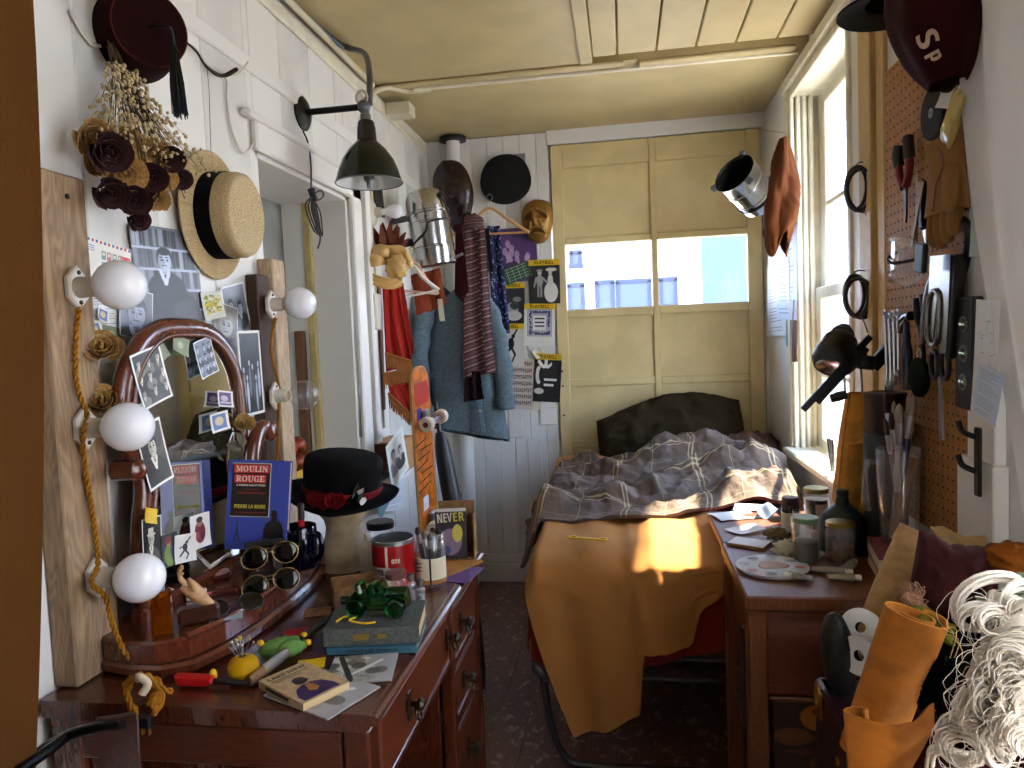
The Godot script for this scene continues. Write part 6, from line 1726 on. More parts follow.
func back_wall_things():
	var ink := mat("ink", Color.BLACK)
	var steel := mat("steel", Color.WHITE)
	var white := mat("cream pipe", Color.WHITE)
	# corner pipe
	var cpi := thing("corner_pipe", "fat white pipe from floor to ceiling in the back left corner", "pipe", V(-0.868, 0, -3.755))
	part(cpi, "pipe", G.new().lathe([W(0.036, 0.0), W(0.036, 2.44), W(0, 2.44)], 20), M["wall paint"])
	part(cpi, "ceiling_collar", G.new().at(V(0.0, 2.425, 0.0)).lathe([W(0.037, 0), W(0.072, 0.004), W(0.072, 0.022), W(0, 0.022)], 20), mat("black iron", Color.BLACK))
	# beret
	var bf := mat("black wool", Color(0.008, 0.008, 0.010), 0.95)
	var be := thing("beret", "round black beret hanging on the back wall", "hat", V(-0.593, 2.21, -3.79), V(90, 0, 0))
	part(be, "crown", G.new().lathe([W(0, -0.002), W(0.105, 0.0), W(0.132, 0.008), W(0.138, 0.018), W(0.132, 0.030), W(0.10, 0.042), W(0.05, 0.047), W(0, 0.048)], 36, func(p): return p * V(1.0 + 0.03 * sin(atan2(p.z, p.x) * 3.0), 1, 1.0 + 0.04 * cos(atan2(p.z, p.x) * 2.0))), bf)
	part(be, "stalk", G.new().tube([V(0, 0.045, 0), V(0.003, 0.058, 0.003)], 0.003, 6), bf)
	one("wall_card", "grey card half hidden behind the black beret", "card", paper_mesh(0.06, 0.12, 0.002), mat("grey card", Color(0.50, 0.51, 0.50), 0.7), V(-0.516, 2.287, -3.803))
	# golden tragedy mask
	var gold := mat("gold paint", Color(0.58, 0.43, 0.19), 0.34, 0.5)
	var gm := thing("tragedy_mask", "gold painted mask of a weeping face on the back wall", "mask", V(-0.429, 1.976, -3.79), V(0, -8, 4))
	part(gm, "face", G.new().sheet(func(u, v):
		var x: float = u * 2 - 1
		var y: float = 1 - v * 2
		var wd: float = 0.088 * (1.0 - 0.30 * smoothstep(0.1, -1.0, y)) * sqrt(maxf(0.0, 1.0 - pow(absf(y), 3.4)))
		var X: float = x * wd
		var Y: float = y * 0.118
		var z: float = 0.065 * sqrt(maxf(0.0, 1.0 - x * x * 0.96)) * sqrt(maxf(0.02, 1.0 - y * y * 0.9))
		z += 0.024 * exp(-pow(X / 0.011, 2.0)) * smoothstep(0.055, 0.03, Y) * smoothstep(-0.032, -0.02, Y)
		for s in [-1.0, 1.0]:
			var br: float = Y - (0.062 - 0.55 * absf(X - s * 0.012) - 0.006)
			z += 0.018 * exp(-pow(br / 0.007, 2.0)) * smoothstep(0.0, 0.012, s * X) * smoothstep(0.068, 0.05, s * X)
			var eye: float = Y - (0.030 - 0.42 * absf(X - s * 0.018))
			z -= 0.026 * exp(-pow(eye / 0.008, 2.0)) * smoothstep(0.010, 0.018, s * X) * smoothstep(0.062, 0.05, s * X)
			var lid: float = Y - (0.012 - 0.42 * absf(X - s * 0.018))
			z += 0.012 * exp(-pow(lid / 0.005, 2.0)) * smoothstep(0.010, 0.018, s * X) * smoothstep(0.062, 0.05, s * X)
			var fold: float = s * X - (0.020 + 0.35 * (0.0 - Y))
			z += 0.016 * exp(-pow(fold / 0.006, 2.0)) * smoothstep(0.004, -0.01, Y) * smoothstep(-0.085, -0.07, Y)
		var arc: float = Y - (-0.050 - 14.0 * X * X)
		z -= 0.026 * exp(-pow(arc / 0.0055, 2.0)) * smoothstep(0.042, 0.036, absf(X))
		z += 0.012 * exp(-pow((arc - 0.013) / 0.005, 2.0)) * smoothstep(0.046, 0.036, absf(X))
		z += 0.006 * exp(-pow((arc + 0.013) / 0.006, 2.0)) * smoothstep(0.040, 0.03, absf(X))
		return V(X, Y, z), 60, 70, 0.004), gold)
	# brown mask
	var bmk := thing("brown_mask", "glossy dark brown mask with pierced holes hanging in the corner", "mask", V(-0.847, 2.14, -3.66), V(6, -14, 12))
	var bw := mottled("brown lacquer", Color(0.13, 0.035, 0.028), Color(0.09, 0.022, 0.018), 0.25, 0.03, 6.0)
	part(bmk, "shell", G.new().sheet(func(u, v):
		var x: float = u * 2 - 1
		var y: float = 1 - v * 2
		var wd: float = 0.112 * (1.0 - 0.18 * smoothstep(0.0, -1.0, y)) * sqrt(maxf(0.0, 1.0 - pow(absf(y), 2.6)))
		var z: float = 0.09 * sqrt(maxf(0.0, 1.0 - x * x * 0.97)) * sqrt(maxf(0.02, 1.0 - y * y * 0.85))
		var X: float = x * wd
		var Y: float = y * 0.165
		z += 0.02 * exp(-pow(X / 0.014, 2.0)) * smoothstep(0.03, 0.0, Y) * smoothstep(-0.05, -0.035, Y)
		for s in [-1.0, 1.0]: z -= 0.012 * exp(-pow((X - s * 0.04) / 0.02, 2.0) - pow((Y - 0.03) / 0.016, 2.0))
		z -= 0.006 * exp(-pow(Y + 0.085, 2.0) / 0.00006) * smoothstep(0.04, 0.02, absf(X))
		return V(X, Y, z), 40, 44, 0.004), bw)
	for t in [[-0.05, 0.10, 0.064], [-0.02, 0.115, 0.072], [0.02, 0.115, 0.072], [0.05, 0.10, 0.064], [-0.045, 0.03, 0.070], [0.045, 0.03, 0.070], [-0.06, -0.03, 0.063], [0.06, -0.03, 0.063], [0.0, 0.075, 0.084], [-0.03, -0.09, 0.072], [0.03, -0.09, 0.072]]:
		part(bmk, "hole", G.new().ball(V(t[0], t[1], t[2]), V(0.005, 0.005, 0.006), 8, 6), mat("black plastic", Color.BLACK))
	part(bmk, "neck_guard", G.new().at(V(0.0, -0.16, 0.02)).lathe([W(0.0, -0.06), W(0.055, -0.055), W(0.07, 0.0), W(0.06, 0.03), W(0, 0.035)], 24, func(p): return p * V(1, 1, 0.6)), bw)
	# hangers
	var beech := wood("beech hanger", Color(0.72, 0.53, 0.32), Color(0.80, 0.62, 0.41), 0.45)
	hanger("empty wooden coat hanger under the black beret", V(-0.646, 2.025, -3.56), V(0, -4, -2), 0.40, beech)
	hanger("pale pink plastic hanger over the terracotta cloth", V(-0.917, 1.716, -3.05), V(0, 35, -6), 0.26, mat("pale pink plastic", Color(0.80, 0.66, 0.56), 0.4))
	hanger("white plastic hanger above the red scarf", V(-0.921, 1.694, -3), V(0, 20, 10), 0.22, mat("white plastic", Color.WHITE))
	# chrome lamp can by the corner
	var chrome := mat("polished aluminium", Color(0.74, 0.74, 0.74), 0.20, 1.0, "fine", 0.10, 3.0)
	var can := thing("spotlight_can", "polished aluminium spotlight can with a domed top in the corner", "spotlight", V(-0.829, 1.703, -3.15), V(4, 0, 7))
	part(can, "body", G.new().lathe([W(0, 0), W(0.086, 0), W(0.094, 0.006), W(0.094, 0.08), W(0.097, 0.083), W(0.097, 0.088), W(0.0935, 0.091), W(0.0935, 0.19), W(0.097, 0.193), W(0.097, 0.199), W(0.093, 0.202), W(0.093, 0.235), W(0.101, 0.238), W(0.101, 0.246), W(0.093, 0.25), W(0.093, 0.275), W(0.087, 0.31), W(0.070, 0.335), W(0.050, 0.343), W(0.047, 0.338), W(0.0, 0.32)], 40), chrome)
	part(can, "vent", G.new().at(V(0, 0.337, 0)).lathe([W(0.047, 0), W(0.047, 0.003), W(0, 0.003)], 28), mat("black iron", Color.BLACK))
	part(can, "cable", G.new().tube(spline([V(0.082, 0.31, 0.05), V(0.098, 0.25, 0.03), V(0.10, 0.20, 0.02), V(0.06, 0.195, 0.083), V(0.02, 0.185, 0.10), V(0.0, 0.15, 0.10), V(-0.04, 0.125, 0.09), V(-0.09, 0.10, 0.04)], 5), 0.004, 6), mat("black rubber", Color.BLACK))
	part(can, "knob", G.new().at(V(0.078, 0.30, 0.04), V(0, 0, -60)).lathe([W(0, 0), W(0.012, 0), W(0.012, 0.02), W(0, 0.022)], 12), mat("black plastic", Color.BLACK))
	part(can, "bracket", G.new().box(V(-0.135, 0.235, 0), V(0.09, 0.028, 0.006), 0.002), mat("galvanised", Color.WHITE))
	part(can, "hinge", G.new().box(V(-0.12, 0.125, 0.01), V(0.08, 0.034, 0.014), 0.003), mat("dark red enamel", Color(0.10, 0.02, 0.02), 0.4))
	part(can, "spigot", G.new().tube([V(0.09, 0.02, 0.02), V(0.135, 0.03, 0.03)], 0.006, 8), steel)
	# white porcelain wall lamp
	var wl := thing("wall_socket_lamp", "white porcelain wall lamp with a small bulb beside the chrome can", "lamp", V(-1.028, 1.906, -2.852))
	part(wl, "rose", G.new().at(Vector3.ZERO, V(0, 0, -90)).lathe([W(0, 0), W(0.062, 0), W(0.062, 0.006), W(0.045, 0.018), W(0.022, 0.026), W(0.020, 0.05), W(0, 0.05)], 26), mat("porcelain", Color.WHITE))
	part(wl, "bulb", G.new().at(V(0.05, 0, 0), V(0, 0, -90)).lathe([W(0.013, 0), W(0.015, 0.02), W(0.028, 0.045), W(0.031, 0.062), W(0.026, 0.08), W(0.014, 0.091), W(0, 0.093)], 22), mat("frosted glass", Color.WHITE))
	one("dark_slate", "small dark picture leaning above the porcelain lamp", "picture", G.new().box(Vector3.ZERO, V(0.012, 0.12, 0.10), 0.003), mat("dark slate", Color(0.07, 0.08, 0.07), 0.5), V(-1.02, 1.964, -2.949), V(8, 0, 0))
	# feathers, sash, red scarf
	var fe := thing("feather_fan", "small bunch of orange brown feathers above the cream sash", "feathers", V(-0.968, 1.7, -2.86))
	for k in 9:
		part(fe, "feather", G.new().at(Vector3.ZERO, V(0, 20 * (k % 3), 28 - 9 * k)).sheet(func(u, v):
			var w: float = 0.017 * sin(v * PI * 0.92 + 0.1)
			return V((u - 0.5) * 2.0 * w, v * (0.17 - 0.008 * absf(k - 4.0)), 0.02 * v * v + 0.003 * absf(u - 0.5)), 4, 10, 0.0008), [mottled("orange feather", Color(0.50, 0.22, 0.05), Color(0.30, 0.11, 0.03), 0.8, 0.06, 20.0), mat("rust feather", Color(0.30, 0.06, 0.03), 0.8)][k % 2])
	var silk := mat("cream silk", Color(0.76, 0.60, 0.34), 0.38)
	silk.rim_enabled = true
	silk.rim = 0.4
	var sa := thing("silk_sash", "cream silk sash tied in a knot above the red scarf", "sash", V(-0.931, 1.687, -2.8), V(0, 25, 0))
	part(sa, "knot", G.new().ball(V(0.02, -0.015, 0.03), V(0.046, 0.055, 0.035), 26, 18, func(d): return 1.0 + 0.10 * sin(d.x * 9.0 + d.y * 7.0) + 0.06 * sin(d.y * 16.0 + d.z * 4.0)), silk)
	part(sa, "upper_fold", G.new().sheet(func(u, v):
		var f: float = lerpf(-0.4, 3.4, u)
		var r: float = lerpf(0.085, 0.03, v)
		return V(-0.01 + cos(f) * r * 1.15 + 0.02 * v, 0.0 + sin(f) * r * 0.85 + 0.006 * sin(u * 22.0 + v * 3.0), 0.02 + 0.035 * sin(v * PI) + 0.004 * sin(u * 30.0)), 40, 14, 0.003), silk)
	part(sa, "lower_fold", G.new().sheet(func(u, v):
		var x: float = lerpf(-0.105, 0.04, u)
		return V(x, -0.03 - 0.035 * sin(u * 2.6) - lerpf(0.0, 0.045, v), 0.02 + 0.02 * sin(u * 3.0) + 0.005 * sin(v * 14.0 + u * 6.0)), 26, 10, 0.003), silk)
	var redc := cloth("red scarf", Color(0.62, 0.13, 0.085), 0.75, 16.0, 0.25, 0.2)
	var sc := thing("fringed_scarf", "long red scarf with gold fringes hanging on the left wall", "scarf")
	part(sc, "length", drape(V(-0.974, 1.608, -2.8), V(-0.919, 1.611, -2.83), V(-0.97, 1.241, -2.78), V(-0.876, 1.264, -2.84), 2.0, 0.010), redc)
	part(sc, "length", drape(V(-0.929, 1.618, -2.86), V(-0.909, 1.61, -2.88), V(-0.936, 1.244, -2.86), V(-0.883, 1.317, -2.9), 1.0, 0.008), redc)
	part(sc, "length", drape(V(-0.981, 1.24, -2.8), V(-0.884, 1.234, -2.86), V(-0.962, 1.144, -2.79), V(-0.841, 0.996, -2.85), 1.5, 0.008), redc)
	var gf := mat("gold fringe", Color(0.58, 0.33, 0.06), 0.7)
	for t in [[V(-0.968, 1.319, -2.775), V(-0.876, 1.281, -2.83)], [V(-0.98, 1.233, -2.77), V(-0.872, 1.251, -2.84)], [V(-0.966, 1.154, -2.78), V(-0.85, 1.014, -2.84)]]:
		var g := G.new()
		fringe(g, t[0], t[1], 0.055, 46, V(0.002, 0, 0.003), 0.0022)
		g.tube([t[0], t[1]], 0.005, 6)
		part(sc, "fringe", g, gf).set_meta("kind", "stuff")
	# jacket
	var jc := mottled("blue grey twill", Color(0.34, 0.41, 0.44), Color(0.29, 0.36, 0.39), 0.8, 0.03, 5.0, "weave", 0.15)
	var jk := thing("jacket", "blue grey work jacket hanging in the back left corner", "jacket", V(-0.83, 1.611, -3.42))
	var hem: float = -0.72
	part(jk, "body", G.new().sheet(func(u, v):
		var f: float = u * TAU
		var t: float = v
		var rx: float = lerpf(0.075, 0.235, pow(t, 0.55)) * (1.0 - 0.05 * t)
		var rz: float = lerpf(0.05, 0.105, sqrt(t))
		var fo: float = 1.0 + 0.10 * sin(f * 5.0 + 1.0 + t * 1.5) * t + 0.07 * n3(V(cos(f), sin(f), t * 0.8), 2.0)
		var y: float = lerpf(0.0, hem, t) + 0.05 * t * cos(f - 0.5) + 0.04 * (1.0 - t) * absf(sin(f)) - 0.05 * (1.0 - t) * absf(cos(f))
		return V(-sin(f + 0.5) * rx * fo + 0.035 * t, y, cos(f + 0.5) * rz * fo), 72, 34, 0.004), jc)
	for s in [[-0.10, -0.155, 0.05, 0.62], [0.13, 0.235, -0.02, 0.58]]:
		var pts := spline([V(s[0], -0.03, 0.02), V(lerpf(s[0], s[1], 0.6), -0.16, s[2] + 0.03), V(s[1], -0.34, s[2] + 0.05), V(s[1] + 0.02, -s[3], s[2] + 0.07)], 7)
		var rad := []
		for k in pts.size(): rad.append(0.058 - 0.012 * float(k) / pts.size() + 0.006 * sin(k * 1.3))
		var sl := part(jk, "sleeve", G.new().tube(pts, rad, 18, false, 0.8), jc)
		part(sl, "cuff", G.new().at(pts[-1] + V(0, 0.03, 0)).lathe([W(0.046, -0.045), W(0.052, -0.04), W(0.052, 0.02), W(0.046, 0.022)], 18, func(p): return p * V(0.85, 1, 1.05)), jc)
	part(jk, "lapel", drape(V(0.03, 0.0, 0.075), V(0.075, 0.0, 0.065), V(0.075, -0.30, 0.118), V(0.095, -0.30, 0.112), 0.5, 0.003), jc)
	part(jk, "placket", drape(V(0.055, -0.05, 0.085), V(0.085, -0.05, 0.08), V(0.135, hem + 0.02, 0.12), V(0.165, hem + 0.02, 0.115), 0.5, 0.003), jc)
	for k in 4:
		part(jk, "button", G.new().at(V(0.085 + 0.018 * k, -0.16 - 0.145 * k, 0.113 + 0.004 * k), V(90, 0, 0)).lathe([W(0, 0), W(0.008, 0), W(0.008, 0.003), W(0.005, 0.004), W(0, 0.003)], 12), mat("steel", Color.WHITE))
	part(jk, "pocket_flap", G.new().box(V(-0.03, -0.42, 0.115), V(0.09, 0.03, 0.006), 0.002), jc, Vector3.ZERO, V(0, -12, -6))
	# ties and scarves
	var im := pic(64, 256, Color(0.27, 0.14, 0.14))
	for y in 256:
		for x in 64:
			var s := (y + x / 3) % 32
			var c := Color(0.27, 0.13, 0.13)
			if s < 5: c = Color(0.52, 0.44, 0.42)
			elif s < 8: c = Color(0.16, 0.08, 0.09)
			elif s > 18 and s < 21: c = Color(0.42, 0.30, 0.29)
			im.set_pixel(x, y, c)
	var stripe := image_mat("striped wool", im, 0.9)
	var ss := thing("striped_scarf", "burgundy and grey striped scarf hanging over the jacket", "scarf")
	part(ss, "length", drape(V(-0.75, 1.916, -3.36), V(-0.646, 1.912, -3.38), V(-0.755, 1.179, -3.27), V(-0.608, 1.2, -3.32), 1.6, 0.014, 0.006, W(1.5, 2.4)), stripe)
	part(ss, "knot", G.new().at(V(-0.695, 1.926, -3.36)).ball(Vector3.ZERO, V(0.05, 0.04, 0.03), 18, 12, func(d): return 1.0 + 0.08 * sin(d.x * 8.0)), stripe)
	one("plum_gloves", "plum knitted gloves tucked below the striped scarf", "gloves", drape(V(-0.749, 1.208, -3.27), V(-0.678, 1.21, -3.28), V(-0.758, 1.065, -3.26), V(-0.667, 1.076, -3.27), 2.2, 0.012, 0.008), cloth("plum knit", Color(0.13, 0.05, 0.07), 0.95, 20.0))
	var nt := thing("necktie", "dark red necktie beside the striped scarf", "tie", V(-0.753, 1.874, -3.3))
	part(nt, "blade", G.new().prism([W(-0.018, 0), W(0.018, 0), W(0.036, -0.28), W(0.0, -0.33), W(-0.034, -0.28)], 0.006, 0.002), cloth("dark red silk", Color(0.19, 0.025, 0.04), 0.6, 20.0))
	part(nt, "knot", G.new().prism([W(-0.026, 0.035), W(0.026, 0.035), W(0.018, -0.005), W(-0.018, -0.005)], 0.014, 0.004), cloth("dark red silk", Color.BLACK))
	var fi := pic(64, 128, Color(0.05, 0.07, 0.24))
	for k in 150: ell(fi, rng.randf() * 64, rng.randf() * 128, 1.6 + rng.randf() * 1.6, 1.6 + rng.randf() * 1.6, [Color(0.6, 0.62, 0.7), Color(0.16, 0.22, 0.5), Color(0.35, 0.4, 0.6)][rng.randi() % 3])
	one("floral_cloth", "navy cloth with small pale flowers hanging beside the purple poster", "cloth", drape(V(-0.704, 1.97, -3.77), V(-0.636, 1.968, -3.785), V(-0.695, 1.388, -3.76), V(-0.605, 1.389, -3.78), 1.4, 0.014, 0.004, W(1, 2)), image_mat("floral cloth", fi, 0.85))
	one("dark_tie", "black cloth strip hanging in front of the navy floral cloth", "cloth", drape(V(-0.695, 1.918, -3.5), V(-0.648, 1.918, -3.52), V(-0.669, 1.698, -3.5), V(-0.637, 1.698, -3.52), 1.0, 0.006), mat("black wool", Color.BLACK))
	one("terracotta_cloth", "terracotta cloth folded over the pink hanger", "cloth", drape(V(-0.945, 1.666, -3.12), V(-0.829, 1.699, -3.2), V(-0.92, 1.477, -3.08), V(-0.798, 1.529, -3.16), 1.3, 0.012, 0.008), cloth("terracotta", Color(0.50, 0.22, 0.13), 0.9, 18.0))
	one("paper_tag", "cream paper tag hanging from the terracotta cloth", "tag", G.new().box(Vector3.ZERO, V(0.024, 0.10, 0.002)), mat("cream label", Color.WHITE), V(-0.807, 1.499, -3.1), V(0, 0, 4))
	# prints on the back wall
	paper("purple_poster", "purple poster of stage dancers behind the wooden hanger", "poster", "B", V(-0.555, 1.81, -3.803), 0.225, 0.290, 1, printed("purple poster", "purple"))
	paper("green_ticket", "green ticket strip across the purple poster", "ticket", "B", V(-0.555, 1.712, -3.797), 0.154, 0.086, 18, printed("green ticket", "green ticket"))
	programme("programme showing a couple in pale evening clothes on black", "B", V(-0.408, 1.656, -3.797), 0.168, 0.236, -1, "wedding", "wedding")
	programme("programme half hidden by the navy floral cloth", "B", V(-0.577, 1.546, -3.8), 0.116, 0.228, -1, "swirl", "swirl", "AYBILL")
	programme("programme with an ornate drawn frame", "B", V(-0.444, 1.426, -3.797), 0.169, 0.227, -3, "frame", "frame")
	programme("programme with a leaping dancer drawn in ink", "B", V(-0.608, 1.324, -3.8), 0.150, 0.230, -2, "tiny figure", "dancer")
	paper("sheet_music", "yellowed page of sheet music under the dancer programme", "sheet music", "B", V(-0.59, 1.112, -3.803), 0.206, 0.281, -4, printed("music", "music"))
	programme("black programme with white swirling figures by the door", "B", V(-0.412, 1.137, -3.797), 0.148, 0.262, -5, "poster", "poster")
	one("paper_scrap", "small torn paper scrap pinned by the door", "paper", paper_mesh(0.05, 0.05, 0.012), mat("cream label", Color.WHITE), V(-0.459, 1.274, -3.8), V(0, 20, 30))
	one("paper_scrap", "torn paper strip below the black programme", "paper", paper_mesh(0.14, 0.04, 0.006), mat("cream label", Color.WHITE), V(-0.432, 0.989, -3.803), V(0, 0, 6))
	# things on the far left wall
	programme("tall narrow programme on the left wall above the black hat", "L", V(-1.024, 1.112, -2.69), 0.167, 0.246, -4, "narrow programme", "swirl")
	one("beige_card", "blank beige card on the left wall above the narrow programme", "card", paper_mesh(0.13, 0.17, 0.001), mat("beige card", Color(0.66, 0.62, 0.53), 0.7), V(-1.02, 1.304, -2.67), FACE["L"])
	one("light_switch", "white switch box on the left wall by the cream sash", "switch", G.new().box(Vector3.ZERO, V(0.05, 0.15, 0.08), 0.006), mat("porcelain", Color.WHITE), V(-1.005, 1.489, -2.772))
	one("painter_tape", "short strip of blue tape on the left wall", "tape", G.new().box(Vector3.ZERO, V(0.002, 0.08, 0.03)), mat("blue tape", Color(0.05, 0.25, 0.66), 0.6), V(-1.02, 1.099, -2.8), V(6, 0, 0))
	one("wooden_stick", "long brown wooden lath hanging behind the red scarf", "lath", G.new().box(Vector3.ZERO, V(0.012, 0.55, 0.035), 0.003), wood("lath wood", Color(0.42, 0.27, 0.18), Color(0.52, 0.36, 0.25), 0.7), V(-1.01, 1.353, -2.849), V(-3, 0, 0))
	var wbx := thing("wooden_box", "pale wooden box with a picture card on the left wall", "box", V(-0.97, 0.887, -2.825))
	part(wbx, "box", G.new().box(Vector3.ZERO, V(0.11, 0.14, 0.22), 0.004), wood("box wood", Color(0.62, 0.45, 0.27), Color(0.72, 0.54, 0.34), 0.6, false))
	part(wbx, "end", G.new().box(V(0, 0, 0.112), V(0.10, 0.13, 0.006), 0.002), wood("box end wood", Color(0.34, 0.19, 0.10), Color(0.42, 0.25, 0.14), 0.6))
	paper("picture_card", "white card with two small pictures leaning on the wooden box", "card", "L", V(-0.905, 0.9, -2.67), 0.224, 0.191, 14, photo("two pictures", "couple", SEPIA, 0.12, 0.4, 10, 0.85))
	one("white_shelf", "narrow white wall shelf below the wooden box", "shelf", G.new().box(Vector3.ZERO, V(0.12, 0.02, 0.28), 0.004), M["wall paint"], V(-0.975, 0.804, -2.749))
	paper("leaflet", "white leaflet under the picture card", "leaflet", "L", V(-0.98, 0.723, -2.814), 0.286, 0.134, -10, printed("letter", "lines"))
	paper("leaflet", "teal and pink leaflet beside the black hat", "leaflet", "L", V(-0.96, 0.769, -2.669), 0.227, 0.123, 20, mat("teal paper", Color(0.42, 0.58, 0.60), 0.7))
	# skateboard leaning in the corner
	var sk := thing("skateboard", "orange and yellow skateboard standing on its tail behind the desk", "skateboard", V(-0.735, 0.472, -2.50), V(0, 88, 3))
	var poly := []
	for k in 36:
		var f := TAU * k / 36.0
		var c := cos(f)
		var s := sin(f)
		poly.append(W(signf(c) * pow(absf(c), 0.55) * 0.10, 0.40 + signf(s) * (0.30 + 0.10 * sqrt(maxf(0.0, 1.0 - c * c))) if absf(s) > 0.02 else 0.40))
	part(sk, "deck", G.new().prism(poly, 0.011, 0.002), wood("deck ply", Color(0.62, 0.46, 0.26), Color(0.7, 0.53, 0.32), 0.5))
	var skin: Array = poly.map(func(p): return W(p.x * 0.96, 0.4 + (p.y - 0.4) * 0.985))
	part(sk, "graphic", G.new().at(V(0, 0, 0.006)).prism(skin, 0.001), mottled("orange graphic", Color(0.78, 0.40, 0.05), Color(0.66, 0.26, 0.04), 0.35, 0.02, 4.0))
	for t in [[0.0, 0.70, 0.15, 0.08, "red ink", Color(0.6, 0.06, 0.07)], [-0.04, 0.63, 0.05, 0.04, "blue ink", Color(0.08, 0.14, 0.5)], [0.0, 0.12, 0.16, 0.09, "blue ink", Color.BLACK], [0.03, 0.22, 0.09, 0.07, "yellow ink", Color(0.8, 0.66, 0.1)], [-0.03, 0.30, 0.06, 0.05, "pale ink", Color(0.75, 0.75, 0.78)]]:
		part(sk, "printed_patch", G.new().box(V(t[0], t[1], 0.007), V(t[2], t[3], 0.0008)), mat(t[4], t[5], 0.4))
	for k in 7: part(sk, "printed_bar", G.new().box(V(0, 0.36 + 0.028 * k, 0.007), V(0.14, 0.005, 0.0008)), ink, Vector3.ZERO, V(0, 0, 5 - 3 * (k % 3)))
	var wheelm := mat("cream urethane", Color(0.76, 0.71, 0.62), 0.45)
	for y in [0.22, 0.60]:
		var tr := part(sk, "truck", G.new().box(V(0, y, 0.018), V(0.055, 0.08, 0.02), 0.004).tube([V(-0.085, y, 0.048), V(0.085, y, 0.048)], 0.008, 8).tube([V(0, y - 0.02, 0.02), V(0, y, 0.048)], 0.014, 8), steel)
		for s in [-1.0, 1.0]:
			var wv := part(tr, "wheel", G.new().at(V(s * 0.085, y, 0.048), V(0, 0, 90)).lathe([W(0.010, -0.017), W(0.022, -0.017), W(0.0265, -0.012), W(0.0265, 0.012), W(0.022, 0.017), W(0.010, 0.017)], 22), wheelm)
			part(wv, "bearing", G.new().at(V(s * 0.085, y, 0.048), V(0, 0, 90)).lathe([W(0, -0.0165), W(0.011, -0.0165), W(0.011, 0.0165), W(0, 0.0165)], 16), mat("maroon enamel", Color.WHITE))
	var um := thing("black_umbrella", "rolled black umbrella leaning behind the skateboard", "umbrella", V(-0.60, 0.0, -2.62))
	part(um, "canopy", G.new().tube(spline([V(0.03, 0.02, 0.06), V(-0.03, 0.45, 0.02), V(-0.10, 0.85, -0.03), V(-0.125, 1.0, -0.05)], 4), [0.008, 0.02, 0.028, 0.032, 0.034, 0.035, 0.036, 0.036, 0.035, 0.033, 0.03, 0.024, 0.018], 12), mat("black nylon", Color(0.018, 0.018, 0.022), 0.5))
	part(um, "handle", G.new().tube([V(-0.125, 1.0, -0.05), V(-0.14, 1.12, -0.06)], 0.010, 8), mat("black plastic", Color.BLACK))
	# by the door's right edge: the second can, cap, papers
	var ax := V(-0.62, 0.50, 0.60).normalized()
	var sx := ax.cross(Vector3.UP).normalized()
	var c2 := thing("spotlight_can", "open polished spotlight can with a black mouth above the door's right edge", "spotlight", V(0.652, 1.931, -3.42))
	var q := Transform3D(Basis(sx, ax, sx.cross(ax)), Vector3.ZERO)
	var g2 := G.new()
	g2.X = q
	g2.lathe([W(0, 0), W(0.06, 0), W(0.085, 0.012), W(0.089, 0.02), W(0.089, 0.075), W(0.093, 0.078), W(0.093, 0.084), W(0.089, 0.087), W(0.092, 0.15), W(0.096, 0.153), W(0.096, 0.16), W(0.092, 0.163), W(0.095, 0.225), W(0.098, 0.23), W(0.0955, 0.231), W(0.093, 0.22)], 40)
	part(c2, "body", g2, chrome)
	g2 = G.new()
	g2.X = q
	g2.lathe([W(0.0945, 0.229), W(0.090, 0.12), W(0.085, 0.03), W(0, 0.028)], 36)
	part(c2, "lining", g2, mat("black lining", Color(0.01, 0.01, 0.01), 0.8))
	for k in 3:
		g2 = G.new()
		g2.X = q * Transform3D(Basis(Vector3.UP, 0.5 + TAU / 3.0 * k), Vector3.ZERO)
		g2.box(V(0.108, 0.222, 0), V(0.026, 0.022, 0.028), 0.003)
		part(c2, "clip", g2, mat("galvanised", Color.WHITE))
	part(c2, "bracket", G.new().box(V(0.06, 0.23, -0.02), V(0.03, 0.16, 0.008), 0.002), mat("galvanised", Color.WHITE), Vector3.ZERO, V(0, 0, -24))
	g2 = G.new()
	g2.X = q
	g2.tube(coil(V(0, 0.06, 0), 0.094, 1, Vector3.UP, Vector3.RIGHT, 1.0, 0.0, 26), 0.004, 6)
	part(c2, "strap", g2, mat("black rubber", Color.BLACK))
	g2 = G.new()
	g2.X = q
	g2.box(V(-0.02, -0.02, 0.06), V(0.03, 0.04, 0.03), 0.005)
	part(c2, "knob", g2, mat("black plastic", Color.BLACK))
	one("cloth_hat", "rust orange cloth hat hanging folded from a hook by the window", "hat", G.new().sheet(func(u, v):
		var f: float = u * TAU
		var r: float = 0.012 + 0.064 * pow(sin(clampf(v, 0, 1) * PI * 0.86 + 0.06), 0.75) * (0.72 + 0.35 * v)
		var fo: float = 1.0 + 0.22 * sin(f * 3.0 + v * 5.0) + 0.35 * n3(V(cos(f), sin(f), v * 2.0), 1.6)
		return V(cos(f) * r * 0.85 * fo - 0.03 * v, -v * (0.44 + 0.05 * sin(f * 2.0 + 0.6)), -sin(f) * r * 0.95 * fo + 0.02 * v), 44, 30, 0.004), cloth("rust cap", Color(0.38, 0.20, 0.09), 0.9, 24.0, 0.3), V(0.685, 2.138, -3.109))
	one("hook_string", "white string tied from the hook to the door top", "string", G.new().tube(spline([V(0.7, 2.358, -3.76), V(0.73, 2.301, -3.602), V(0.72, 2.188, -3.23)], 4), 0.0025, 6), mat("string", Color.WHITE))
	programme("programme pinned high on the right wall by the door", "R", V(0.735, 1.746, -3.552), 0.335, 0.188, 1, "diagram sheet", "diagram")
	paper("typed_sheet", "bluish typed sheet on the right wall by the door", "paper", "R", V(0.728, 1.596, -3.293), 0.385, 0.413, -2, printed("typed blue", "lines blue"))
